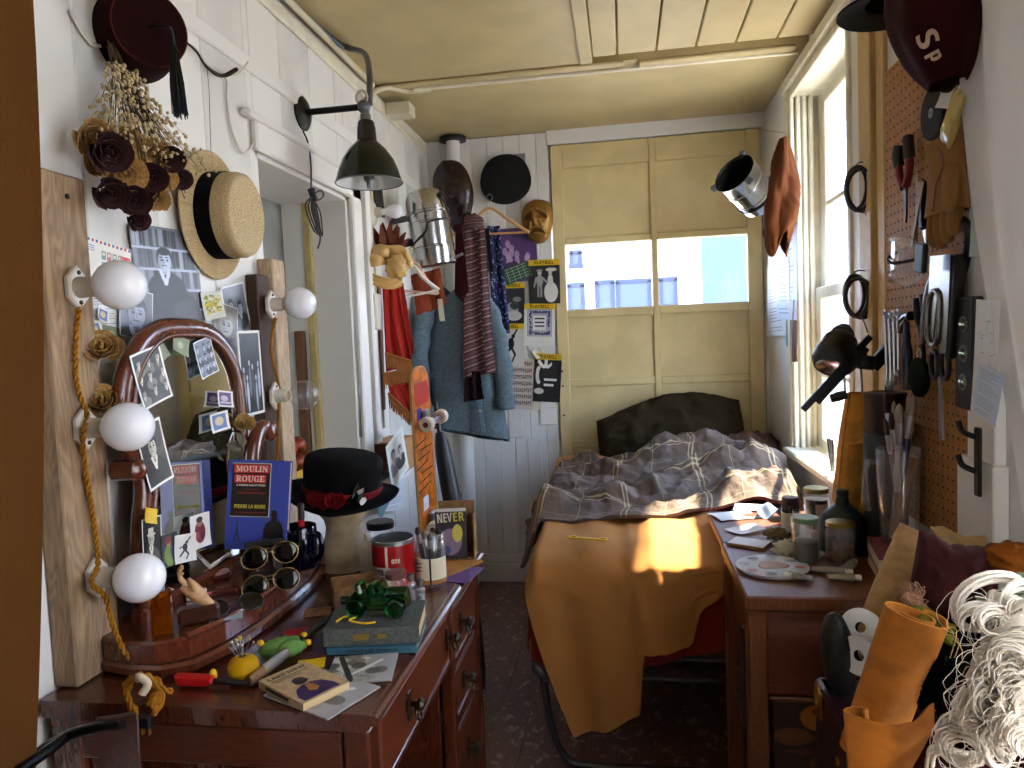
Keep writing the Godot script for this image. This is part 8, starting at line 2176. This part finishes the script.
	part(j3, "contents", G.new().lathe([W(0, 0.008), W(0.032, 0.008), W(0.032, 0.095), W(0, 0.096)], 20), mat("dark jam", Color(0.035, 0.02, 0.025), 0.3))
	part(j3, "label", G.new().sheet(func(u, v):
		var f: float = lerpf(1.9, 0.7, u)
		return V(cos(f) * 0.0366, lerpf(0.085, 0.04, v), sin(f) * 0.0366), 8, 1, 0.0005), mat("pink label", Color(0.72, 0.60, 0.55), 0.6))
	var j4: Node3D = mk.call("glass_jar", "empty clear open jar between the lidded jars", V(0.477, 0.741, -2.034), 0.029, 0.10, null)
	var bb := thing("brown_bottle", "brown capped bottle with a cream label behind the clear jars", "bottle", V(0.472, 0.741, -2.144))
	part(bb, "body", G.new().lathe([W(0, 0), W(0.024, 0), W(0.025, 0.004), W(0.025, 0.085), W(0.022, 0.094), W(0, 0.094)], 22), mat("brown glass", Color(0.09, 0.035, 0.015), 0.12))
	part(bb, "label", G.new().lathe([W(0.0254, 0.012), W(0.0256, 0.012), W(0.0256, 0.07), W(0.0254, 0.07)], 22), mat("cream label", Color.WHITE))
	part(bb, "cap", G.new().lathe([W(0.024, 0.092), W(0.024, 0.112), W(0.022, 0.114), W(0, 0.114)], 22), mat("brown cap", Color(0.16, 0.065, 0.04), 0.5))
	var tf := thing("teal_flask", "dark teal round shouldered flask behind the beads jar", "flask", V(0.572, 0.741, -1.946) + V(0, 0, -0.045))
	part(tf, "body", G.new().lathe([W(0, 0), W(0.058, 0), W(0.061, 0.005), W(0.061, 0.07), W(0.052, 0.10), W(0.030, 0.122), W(0.018, 0.13), W(0.016, 0.15), W(0, 0.15)], 30), mat("dark teal glass", Color(0.012, 0.10, 0.09), 0.3))
	part(tf, "stopper", G.new().lathe([W(0.014, 0.15), W(0.017, 0.156), W(0.016, 0.168), W(0, 0.17)], 16), mat("black plastic", Color.BLACK))
	# pens in a small jar on the window sill
	var pj: Node3D = mk.call("glass_jar", "small clear jar of pens on the window sill", V(0.72, 0.826, -2.62), 0.022, 0.075, null)
	for k in 3:
		var pe := thing("pen", ["dark pen leaning back in the sill jar", "grey pen upright in the sill jar", "black pen leaning forward in the sill jar"][k], "pen", pj.position + V(0.003 * k, 0.007, 0.004 * (k - 1)), V(7 * (k - 1), 0, 4), "pens in the sill jar")
		part(pe, "barrel", G.new().lathe([W(0, 0), W(0.0035, 0.004), W(0.0035, 0.12), W(0, 0.122)], 8), mat("black plastic", Color.BLACK) if k != 1 else mat("grey rubber", Color.WHITE))
		part(pe, "clip", G.new().box(V(0.004, 0.105, 0), V(0.001, 0.03, 0.003)), mat("steel", Color.WHITE))
	# standing ochre suede roll and dark tins
	var och := mottled("ochre suede", Color(0.80, 0.55, 0.21), Color(0.70, 0.45, 0.15), 0.95, 0.02, 3.0, "fine", 0.2)
	var dt := thing("dark_canister", "tall dark green canister behind the ochre suede", "canister", V(0.665, 0.7405, -1.94))
	part(dt, "body", G.new().lathe([W(0, 0), W(0.050, 0), W(0.052, 0.004), W(0.052, 0.325), W(0.050, 0.33), W(0, 0.33)], 30), mat("black green tin", Color(0.012, 0.028, 0.028), 0.45))
	part(dt, "rim", G.new().at(V(0, 0.328, 0)).tube(coil(Vector3.ZERO, 0.051, 1, Vector3.UP, Vector3.RIGHT, 1.0, 0.0, 30), 0.0025, 6), mat("black green tin", Color.BLACK))
	var rt := thing("red_candle", "thick dark red candle standing on the dark canister", "candle", dt.position + V(0, 0.3305, 0))
	part(rt, "wax", G.new().lathe([W(0, 0), W(0.047, 0), W(0.048, 0.004), W(0.048, 0.088), W(0.050, 0.092), W(0.050, 0.104), W(0.030, 0.107), W(0.028, 0.103), W(0, 0.102)], 30), mat("dark red wax", Color(0.12, 0.008, 0.014), 0.5))
	part(rt, "wick", G.new().tube([V(0, 0.10, 0), V(0.003, 0.118, 0)], 0.0015, 5), mat("black plastic", Color.BLACK))
	var su := thing("suede_roll", "standing roll of ochre suede beside the glass jug", "suede roll", V(0.637, 0.741, -2.075) + V(0.0, 0.0, -0.02), V(0, 0, -3))
	part(su, "roll", G.new().sheet(func(u, v):
		var f: float = u * TAU * 1.35 + 1.2
		var r: float = lerpf(0.036, 0.064, pow(v, 0.6)) * (1.0 - 0.10 * u) * (1.0 + 0.05 * n3(V(cos(f), sin(f), v), 2.0))
		return V(-sin(f) * r, lerpf(0.42, 0.10 + 0.03 * sin(u * 9.0), v), cos(f) * r), 44, 20, 0.003), och)
	part(su, "skirt", G.new().sheet(func(u, v):
		return V(lerpf(-0.05, 0.09, u), lerpf(0.28 + 0.03 * u, 0.13 - 0.02 * sin(u * 5.0), v), 0.058 - 0.05 * u * u + 0.006 * sin(u * 8.0)), 18, 10, 0.003), och)
	# rods and clip lamp
	var dk := mat("lamp black", Color(0.022, 0.020, 0.020), 0.4)
	var cp := thing("clip_lamp", "black clip lamp with its clamp bars in front of the window", "lamp", V(0.6, 1.289, -2.108), V(0, 0, 0))
	var lx := V(-0.38, -0.80, 0.46).normalized()
	var ls := lx.cross(Vector3.UP).normalized()
	var g := G.new()
	g.X = Transform3D(Basis(ls, lx, ls.cross(lx)), Vector3.ZERO)
	var base := g.X
	g.lathe([W(0, -0.075), W(0.016, -0.075), W(0.026, -0.062), W(0.032, -0.052), W(0.030, -0.046), W(0.044, -0.030), W(0.048, -0.018), W(0.046, -0.012), W(0.058, 0.020), W(0.060, 0.045), W(0.050, 0.066), W(0.044, 0.070)], 32)
	part(cp, "head", g, dk)
	g = G.new()
	g.X = base
	g.lathe([W(0.044, 0.067), W(0.03, 0.058), W(0.0, 0.055)], 28)
	part(cp, "reflector", g, mat("lamp reflector", Color(0.80, 0.81, 0.82), 0.18, 1.0, "cracked", 0.5, 30.0))
	part(cp, "joint", G.new().ball(V(0.055, -0.02, 0.0), V(0.022, 0.022, 0.022), 14, 10), dk)
	var bar := V(0.62, 0.70, 0.0).normalized()
	for t in [[-0.075, -0.155, 0.27, 0.022], [-0.05, -0.165, 0.20, 0.016]]:
		var q := part(cp, "clamp_bar", G.new().box(Vector3.ZERO, V(0.018, t[2], 0.012), 0.002), mat("clamp steel", Color(0.10, 0.095, 0.10), 0.35, 0.6), V(0.03, -0.055, 0.02) + V(t[0], t[1] + 0.13, t[3]) * 0.6, V(0, 0, -42))
	part(cp, "clamp_head", G.new().box(V(0.075, -0.03, 0.01), V(0.05, 0.04, 0.03), 0.005), dk, Vector3.ZERO, V(0, 0, -10))
	part(cp, "clamp_knob", G.new().at(V(-0.01, -0.135, 0.03), V(0, 0, -75)).lathe([W(0, -0.022), W(0.012, -0.020), W(0.014, 0.0), W(0.012, 0.022), W(0, 0.024)], 16), mat("grey grip", Color.WHITE))
	part(cp, "clamp_end", G.new().box(V(0.105, 0.06, 0.0), V(0.035, 0.09, 0.02), 0.003), dk, Vector3.ZERO, V(0, 0, -42))
	for x in [0.015, 0.06]: part(cp, "rod", G.new().tube([V(x, -0.06, 0.0), V(x + 0.004, -0.30, 0.02)], 0.003, 6), mat("steel", Color.WHITE))
	# red and brown books
	var rb := book("stacked_book", "brown book at the bottom of the pair under the glass jug", V(0.594, 0.741, -1.694) + V(0.055, 0, -0.08), V(0, 82, 0), 0.20, 0.13, 0.036, mottled("brown book", Color(0.20, 0.10, 0.07), Color(0.15, 0.07, 0.05), 0.7))
	var rb2 := book("stacked_book", "crimson book on top of the brown book under the glass jug", rb.position + V(-0.006, 0.0365, -0.006), V(0, 80, 0), 0.19, 0.125, 0.034, mat("crimson cloth", Color(0.36, 0.025, 0.05), 0.6))
	# glass jug with brushes
	var jp: Vector3 = rb2.position + V(0.012, 0.0345, -0.045)
	var jug := thing("glass_jug", "tall clear glass jug full of paint brushes on the crimson book", "jug", jp)
	var op := [W(0, 0), W(0.036, 0), W(0.039, 0.004), W(0.043, 0.06), W(0.047, 0.14), W(0.049, 0.20), W(0.050, 0.235), W(0.0475, 0.235), W(0.046, 0.19), W(0.044, 0.13), W(0.040, 0.06), W(0.036, 0.012), W(0, 0.012)]
	var jg := glass("jug glass", Color(0.92, 0.95, 0.95), 0.03)
	part(jug, "body", G.new().lathe(op, 32), jg)
	part(jug, "handle", G.new().tube(spline([V(-0.047, 0.20, 0.01), V(-0.070, 0.205, 0.014), V(-0.082, 0.18, 0.016), V(-0.082, 0.12, 0.016), V(-0.074, 0.085, 0.014)], 6), 0.0075, 10), jg)
	var cols := [Color(0.42, 0.26, 0.14), Color(0.33, 0.06, 0.06), Color(0.62, 0.56, 0.46), Color(0.05, 0.10, 0.26), Color(0.12, 0.10, 0.09), Color(0.46, 0.32, 0.18), Color(0.55, 0.52, 0.48), Color(0.08, 0.14, 0.10)]
	var says := ["brown handled", "dark red handled", "cream handled", "blue handled", "black handled", "pale wooden", "grey handled", "dark green handled"]
	for k in 8:
		var f := k * 2.4
		var br := thing("paint_brush", says[k] + " paint brush standing in the glass jug", "brush", jp + V(0.018 * cos(f + PI), 0.013, 0.018 * sin(f + PI)), V(9.0 * sin(f), 0, -9.0 * cos(f)), "brushes in the glass jug")
		paintbrush(br, Vector3.ZERO, Vector3.ZERO, 0.30 + 0.02 * (k % 4), mat("brush handle %d" % k, cols[k], 0.4), 0.0075 if k % 3 else 0.011, [Color(0.55, 0.50, 0.44), Color(0.20, 0.15, 0.11), Color(0.62, 0.60, 0.56)][k % 3])
	one("rolled_drawing", "roll of brown paper leaning inside the glass jug", "paper roll", G.new().tube([V(-0.012, 0, 0.012), V(0.03, 0.20, 0.0)], 0.014, 14), mat("kraft paper", Color(0.46, 0.32, 0.21), 0.8), jp + V(0, 0.013, 0))
func g_beads(j: Node3D, r: float, h: float):
	var g := G.new()
	g.lathe([W(0, 0.008), W(r * 0.93, 0.008), W(r * 0.93, h * 0.9), W(0, h * 0.95)], 18)
	for k in 240:
		var f := rng.randf() * TAU
		var q := r * (1.0 if k % 3 else sqrt(rng.randf()))
		g.ball(V(cos(f) * q * 0.97, (0.010 + rng.randf() * (h - 0.012)) if k % 3 else h * 0.95, sin(f) * q * 0.97), Vector3.ONE * 0.0034, 6, 4)
	part(j, "beads", g, mottled("yellow beads", Color(0.50, 0.33, 0.07), Color(0.30, 0.18, 0.03), 0.4, 0.1, 30.0)).set_meta("kind", "stuff")

func trunk_things():
	# stool and leather case
	var st := thing("wooden_stool", "low wooden stool carrying the red leather case", "stool", V(0.535, 0, -1.25))
	var sw := wood("stool wood", Color(0.30, 0.18, 0.10), Color(0.40, 0.26, 0.15), 0.6, false)
	part(st, "seat", G.new().box(V(0, 0.385, 0), V(0.36, 0.03, 0.36), 0.005), sw)
	for t in [[-0.15, -0.15], [0.15, -0.15], [-0.15, 0.15], [0.15, 0.15]]: part(st, "leg", G.new().box(V(t[0], 0.185, t[1]), V(0.035, 0.37, 0.035), 0.004), sw)
	var lea := mottled("oxblood leather", Color(0.17, 0.035, 0.055), Color(0.11, 0.02, 0.035), 0.35, 0.03, 6.0, "cracked", 0.12)
	var brass := mat("case brass", Color(0.55, 0.40, 0.16), 0.3, 0.95)
	var cs := thing("leather_case", "open oxblood leather case with brass fittings at bottom right", "case", V(0.535, 0.401, -1.25))
	for t in [[V(-0.175, 0.125, 0), V(0.010, 0.25, 0.36)], [V(0.175, 0.125, 0), V(0.010, 0.25, 0.36)], [V(0, 0.125, 0.175), V(0.36, 0.25, 0.010)], [V(0, 0.125, -0.175), V(0.36, 0.25, 0.010)]]:
		part(cs, "side", G.new().box(t[0], t[1], 0.004), lea)
	part(cs, "bottom", G.new().box(V(0, 0.006, 0), V(0.35, 0.012, 0.35), 0.003), lea)
	for t in [[V(-0.175, 0.252, 0), V(0.014, 0.008, 0.364)], [V(0, 0.252, 0.175), V(0.364, 0.008, 0.014)], [V(0.175, 0.252, 0), V(0.014, 0.008, 0.364)], [V(0, 0.252, -0.175), V(0.364, 0.008, 0.014)]]:
		part(cs, "rim", G.new().box(t[0], t[1], 0.003), mat("case rim", Color(0.22, 0.10, 0.16), 0.2, 0.5))
	for z in [-0.13, 0.11]:
		var h := part(cs, "clasp", G.new().box(V(-0.184, 0.225, z), V(0.008, 0.055, 0.022), 0.003), brass)
		part(h, "hasp", G.new().tube(ring(Vector3.ZERO, 0.010, 0.022, 16), 0.0035, 6, true), brass, V(-0.188, 0.245, z), V(0, 90, 0))
	part(cs, "stud", G.new().at(V(-0.182, 0.18, -0.02), V(0, 0, 90)).lathe([W(0, 0), W(0.007, 0), W(0.006, 0.004), W(0, 0.006)], 12), brass)
	# contents
	var blk := cloth("black fur", Color(0.012, 0.011, 0.011), 0.95, 14.0, 0.5)
	var fur := thing("black_fur", "black fur piece stuffed into the leather case", "fur", V(0.531, 0.772, -1.24))
	part(fur, "pelt", G.new().ball(Vector3.ZERO, V(0.12, 0.07, 0.11), 34, 22, func(d): return 1.0 + 0.16 * n3(d, 1.8) + 0.05 * n3(d, 7.0)), blk)
	var g := G.new()
	for k in 700:
		var d := V(rng.randf() - 0.5, rng.randf() * 0.9 - 0.2, rng.randf() - 0.5).normalized()
		var p := d * V(0.12, 0.07, 0.11) * (1.0 + 0.16 * n3(d, 1.8))
		g.tube([p, p + d * 0.008 + V(0.004, -0.002, 0.002), p + d * 0.012 + V(0.010, -0.008, 0.004)], [0.0012, 0.0009, 0.0002], 3)
	part(fur, "hairs", g, blk).set_meta("kind", "stuff")
	one("black_muff", "rounded black padded muff at the back left of the leather case", "muff", G.new().ball(Vector3.ZERO, V(0.030, 0.085, 0.045), 26, 18, func(d): return 1.0 + 0.05 * n3(d, 3.0)), mat("black satin", Color(0.018, 0.017, 0.018), 0.45), V(0.391, 0.716, -1.4), V(0, 0, 4))
	for t in [[V(0.435, 0.771, -1.4), "white spool of brown ribbon in the leather case", V(60, 0, 30), "white card", "brown cloth tape", Color(0.12, 0.06, 0.04)], [V(0.421, 0.736, -1.36), "white spool of navy ribbon in the leather case", V(70, 20, 60), "white card", "navy tape", Color(0.03, 0.04, 0.12)]]:
		var sp := thing("ribbon_spool", t[1], "spool", t[0], t[2], "ribbon spools in the case")
		for y in [-0.010, 0.010]: part(sp, "flange", G.new().at(V(0, y, 0)).lathe([W(0.010, -0.0015), W(0.036, -0.0015), W(0.036, 0.0015), W(0.010, 0.0015)], 26), mat(t[3], Color.WHITE))
		part(sp, "ribbon", G.new().lathe([W(0.010, -0.008), W(0.030, -0.008), W(0.030, 0.008), W(0.010, 0.008)], 26), mat(t[4], t[5], 0.8))
	var och := mottled("ochre hide", Color(0.76, 0.45, 0.08), Color(0.67, 0.37, 0.05), 0.7, 0.02, 3.0, "fine", 0.15)
	var r1 := thing("leather_roll", "tall roll of ochre leather standing in the case", "leather roll", V(0.38, 0.66, -1.2), V(0, -10, -17))
	part(r1, "roll", G.new().sheet(func(u, v):
		var f: float = -u * TAU * 1.7 + 2.4
		var r: float = lerpf(0.026, 0.046, smoothstep(0.0, 0.85, u)) * (1.0 + 0.12 * (1.0 - v))
		var p := V(cos(f) * r, lerpf(0.235, -0.02, v), sin(f) * r * 0.8)
		if u > 0.82: p += V(0.035, 0.0, -0.006) * ((u - 0.82) / 0.18) * (1.3 - v)
		return p, 60, 14, 0.004), och)
	var th := mat("cream thread", Color(0.78, 0.66, 0.42), 0.9)
	for k in 3: part(r1, "thread", G.new().tube(spline([V(0.04 + 0.012 * k, 0.215, -0.01), V(0.06 + 0.01 * k, 0.235 - 0.02 * k, 0.01), V(0.065, 0.16 - 0.03 * k, 0.014), V(0.07 + 0.006 * k, 0.12, 0.016)], 5), 0.0008, 4), th)
	var r2 := thing("leather_roll", "short curled piece of ochre leather at the front of the case", "leather roll", V(0.387, 0.667, -1.1), V(0, -10, 3))
	part(r2, "piece", G.new().sheet(func(u, v):
		var y: float = lerpf(0.102 - 0.012 * sin(u * PI) + 0.02 * smoothstep(0.8, 1.0, u), -0.06, v)
		if u < 0.25:
			var f: float = lerpf(-0.9, PI, u / 0.25)
			return V(-0.030 - cos(f) * 0.018 * -1.0 - 0.018, y, -0.002 - sin(f) * 0.012)
		var t: float = (u - 0.25) / 0.75
		return V(lerpf(-0.066, 0.048, t) + 0.008 * t * (1.0 - v), y, 0.022 * sin(t * PI) - 0.002 + 0.014 * t * t), 46, 14, 0.003), och)
	# pieces heaped behind: brown paper, cushion, ribbon, cloth
	var kr := mottled("kraft wrapping", Color(0.76, 0.59, 0.38), Color(0.68, 0.51, 0.32), 0.8, 0.03, 4.0, "coarse", 0.3)
	var kp := thing("paper_bag", "crumpled brown paper bag roll behind the leather case", "paper bag", V(0.535, 0.915, -1.46))
	var ka: Vector3 = V(0.57, 0.923, -1.47) - kp.position
	var kb: Vector3 = V(0.52, 0.821, -1.47) - kp.position
	var kc: Vector3 = V(0.477, 0.683, -1.5) - kp.position
	part(kp, "upper_roll", G.new().tube([ka, ka.lerp(kb, 0.5), kb], [0.046, 0.044, 0.040], 22), kr)
	part(kp, "cuff", G.new().tube([ka + V(0.006, 0.008, 0), ka.lerp(kb, 0.22)], [0.049, 0.0485], 22), kr)
	part(kp, "lower_roll", G.new().tube([ka.lerp(kb, 0.7), kb, kb.lerp(kc, 0.6), kc], [0.036, 0.040, 0.038, 0.034], 22), kr)
	one("cream_cloth", "cream cloth lying over the top of the brown paper", "cloth", drape(V(0.605, 0.937, -1.52), V(0.698, 0.918, -1.5), V(0.582, 0.922, -1.42), V(0.669, 0.907, -1.42), 1.2, 0.008, 0.006), cloth("cream linen", Color(0.74, 0.62, 0.42), 0.9, 18.0))
	var vel := cloth("maroon velvet", Color(0.21, 0.05, 0.045), 0.85, 20.0, 0.2, 0.6)
	var cu := thing("velvet_cushion", "dark maroon velvet cushion on the heap behind the case", "cushion", V(0.566, 0.882, -1.33), V(-12, -12, -12))
	part(cu, "cover", pillow(0.135, 0.155, 0.085, 8.0, 0.03), vel)
	part(cu, "tassel_knot", G.new().ball(V(0.05, 0.078, 0.0), V(0.014, 0.012, 0.012), 12, 8), vel)
	var oli := cloth("olive ribbon", Color(0.36, 0.36, 0.06), 0.6, 18.0)
	one("olive_ribbon", "folded olive green ribbon below the velvet cushion", "ribbon", drape(V(0.472, 0.875, -1.22), V(0.542, 0.841, -1.24), V(0.447, 0.878, -1.17), V(0.511, 0.832, -1.19), 0.6, 0.005, 0.006), oli)
	one("olive_ribbon", "second fold of olive ribbon behind the ochre leather", "ribbon", drape(V(0.485, 0.876, -1.28), V(0.508, 0.859, -1.26), V(0.465, 0.867, -1.24), V(0.481, 0.851, -1.22), 0.6, 0.004, 0.006), oli)
	var hb := thing("thread_tangle", "tangle of pale pink thread by the olive ribbon", "thread", V(0.474, 0.876, -1.27))
	g = G.new()
	for k in 14:
		var pts := []
		for j in 9: pts.append(V(rng.randf() - 0.5, rng.randf() - 0.4, rng.randf() - 0.5) * 0.045)
		g.tube(spline(pts, 4), 0.0007, 3)
	part(hb, "threads", g, mat("pink thread", Color(0.62, 0.44, 0.32), 0.9)).set_meta("kind", "stuff")
	part(hb, "core", G.new().ball(Vector3.ZERO, V(0.016, 0.014, 0.014), 14, 10, func(d): return 1.0 + 0.2 * n3(d, 3.0)), mat("pink thread", Color.WHITE))
	one("orange_cloth", "crumpled orange cloth at the right edge", "cloth", G.new().ball(Vector3.ZERO, V(0.05, 0.026, 0.06), 28, 18, func(d): return 1.0 + 0.25 * n3(d, 2.4) + 0.06 * sin(d.x * 12.0 + d.y * 9.0)), cloth("orange cotton", Color(0.55, 0.29, 0.06), 0.9, 18.0), V(0.652, 0.938, -1.3))
	var lf := thing("leaf_sprig", "sprig of grey green fabric leaves at the right edge", "leaves", V(0.58, 0.904, -1.2))
	var lm := mottled("fabric leaf", Color(0.36, 0.40, 0.24), Color(0.25, 0.29, 0.16), 0.7, 0.06, 14.0)
	part(lf, "stem", G.new().tube(spline([V(-0.035, -0.03, 0), V(0, 0, 0.01), V(0.04, 0.05, 0)], 5), 0.002, 6), mat("dry stems", Color.WHITE))
	for k in 9:
		part(lf, "leaf", G.new().at(V(-0.035 + 0.009 * k, -0.03 + 0.009 * k, 0.01), V(20 - 10 * (k % 3), 25 * (k % 4) - 40, -60 + 55 * (k % 5))).sheet(func(u, v):
			var w: float = sin(v * PI) * 0.010
			return V((u - 0.5) * 2 * w, v * 0.038, 0.006 * sin(v * 3.0) + absf(u - 0.5) * 0.006), 4, 6, 0.0008), lm)
	one("patterned_scarf", "brown patterned scarf under the leaf sprig", "scarf", G.new().ball(Vector3.ZERO, V(0.06, 0.045, 0.07), 28, 18, func(d): return 1.0 + 0.2 * n3(d, 2.0) + 0.05 * sin(d.x * 10.0 + d.z * 9.0)), mottled("brown pattern", Color(0.26, 0.14, 0.09), Color(0.14, 0.07, 0.045), 0.9, 0.08, 12.0), V(0.614, 0.847, -1.27))
	one("crimson_drape", "dark red cloth falling over the right side of the case", "cloth", drape(V(0.54, 0.847, -1.16), V(0.611, 0.913, -1.1), V(0.379, 0.683, -1.04), V(0.474, 0.673, -0.98), 1.8, 0.012, 0.006), cloth("crimson cotton", Color(0.20, 0.025, 0.025), 0.9, 14.0))
	# white wig of loose curls
	var hair := mottled("white hair", Color(0.90, 0.85, 0.77), Color(0.82, 0.76, 0.67), 0.6, 0.08, 12.0)
	hair.rim_enabled = true
	hair.rim = 0.3
	var wg := thing("curly_wig", "white wig of loose curls at the bottom right corner", "wig", V(0.479, 0.86, -0.99))
	var o: Vector3 = wg.position
	part(wg, "cap", G.new().ball(V(0.045, -0.01, -0.03), V(0.065, 0.085, 0.06), 26, 18, func(d): return 1.0 + 0.16 * n3(d, 2.6)), hair)
	var seeds := [V(0.474, 0.936, -1.02), V(0.509, 0.947, -1.04), V(0.505, 0.925, -1), V(0.466, 0.938, -1.05), V(0.467, 0.887, -0.99), V(0.481, 0.884, -0.97), V(0.456, 0.851, -0.98), V(0.467, 0.835, -0.96), V(0.445, 0.818, -0.99), V(0.472, 0.821, -0.94), V(0.452, 0.795, -0.96), V(0.434, 0.777, -1), V(0.482, 0.868, -0.95), V(0.453, 0.854, -1), V(0.483, 0.913, -0.98)]
	for k in seeds.size():
		var c: Vector3 = seeds[k] - o
		g = G.new()
		var turns := 1.6 + 0.5 * (k % 3)
		var R := 0.017 + 0.004 * (k % 4)
		var axd := V(0.5 * sin(k * 2.1), 0.3 * cos(k * 1.3), 0.9).normalized()
		var sxx := axd.cross(V(0.2, 1, 0.1)).normalized()
		var syy := axd.cross(sxx)
		for s in 11:
			var off := V(rng.randf() - 0.5, rng.randf() - 0.5, rng.randf() - 0.5) * 0.011
			var pts := []
			var rad := []
			var n := 26
			for j in n + 1:
				var t := float(j) / n
				var f := t * turns * TAU + k * 1.1 + off.x * 8.0
				var rr := R * (1.15 - 0.55 * t) + off.y * 0.5
				pts.append(c + off + sxx * cos(f) * rr + syy * sin(f) * rr + axd * (t - 0.3) * 0.03 + V(0.05, 0.03, -0.02) * pow(1.0 - t, 3.0))
				rad.append(lerpf(0.0033, 0.0010, t))
			g.tube(pts, rad, 4)
		part(wg, "curl", g, hair)
	g = G.new()
	for k in 120:
		var c: Vector3 = seeds[k % seeds.size()] - o + V(rng.randf() - 0.5, rng.randf() - 0.5, rng.randf() - 0.5) * 0.03
		var pts := []
		var f0 := rng.randf() * TAU
		for j in 12: pts.append(c + V(cos(f0 + j * 0.5), sin(f0 + j * 0.5), 0.04 * j) * (0.012 + 0.012 * rng.randf() + 0.001 * j))
		g.tube(spline(pts, 2), 0.0005, 3)
	part(wg, "flyaway_hairs", g, hair).set_meta("kind", "stuff")
	var tl := thing("stray_lock", "single white lock of hair lying on the dark red cloth", "hair", V(0.421, 0.748, -1.03))
	g = G.new()
	for s in 8:
		var off := V(rng.randf() - 0.5, rng.randf() - 0.5, rng.randf() - 0.5) * 0.010
		g.tube(spline([V(-0.012, -0.02, 0.0) + off, V(-0.010, 0.004, 0.006) + off, V(0.012, 0.006, 0.01) + off, V(0.04, 0.002, 0.012) + off, V(0.07, 0.014, 0.01) + off], 5), 0.0028, 5)
	part(tl, "strands", g, hair)
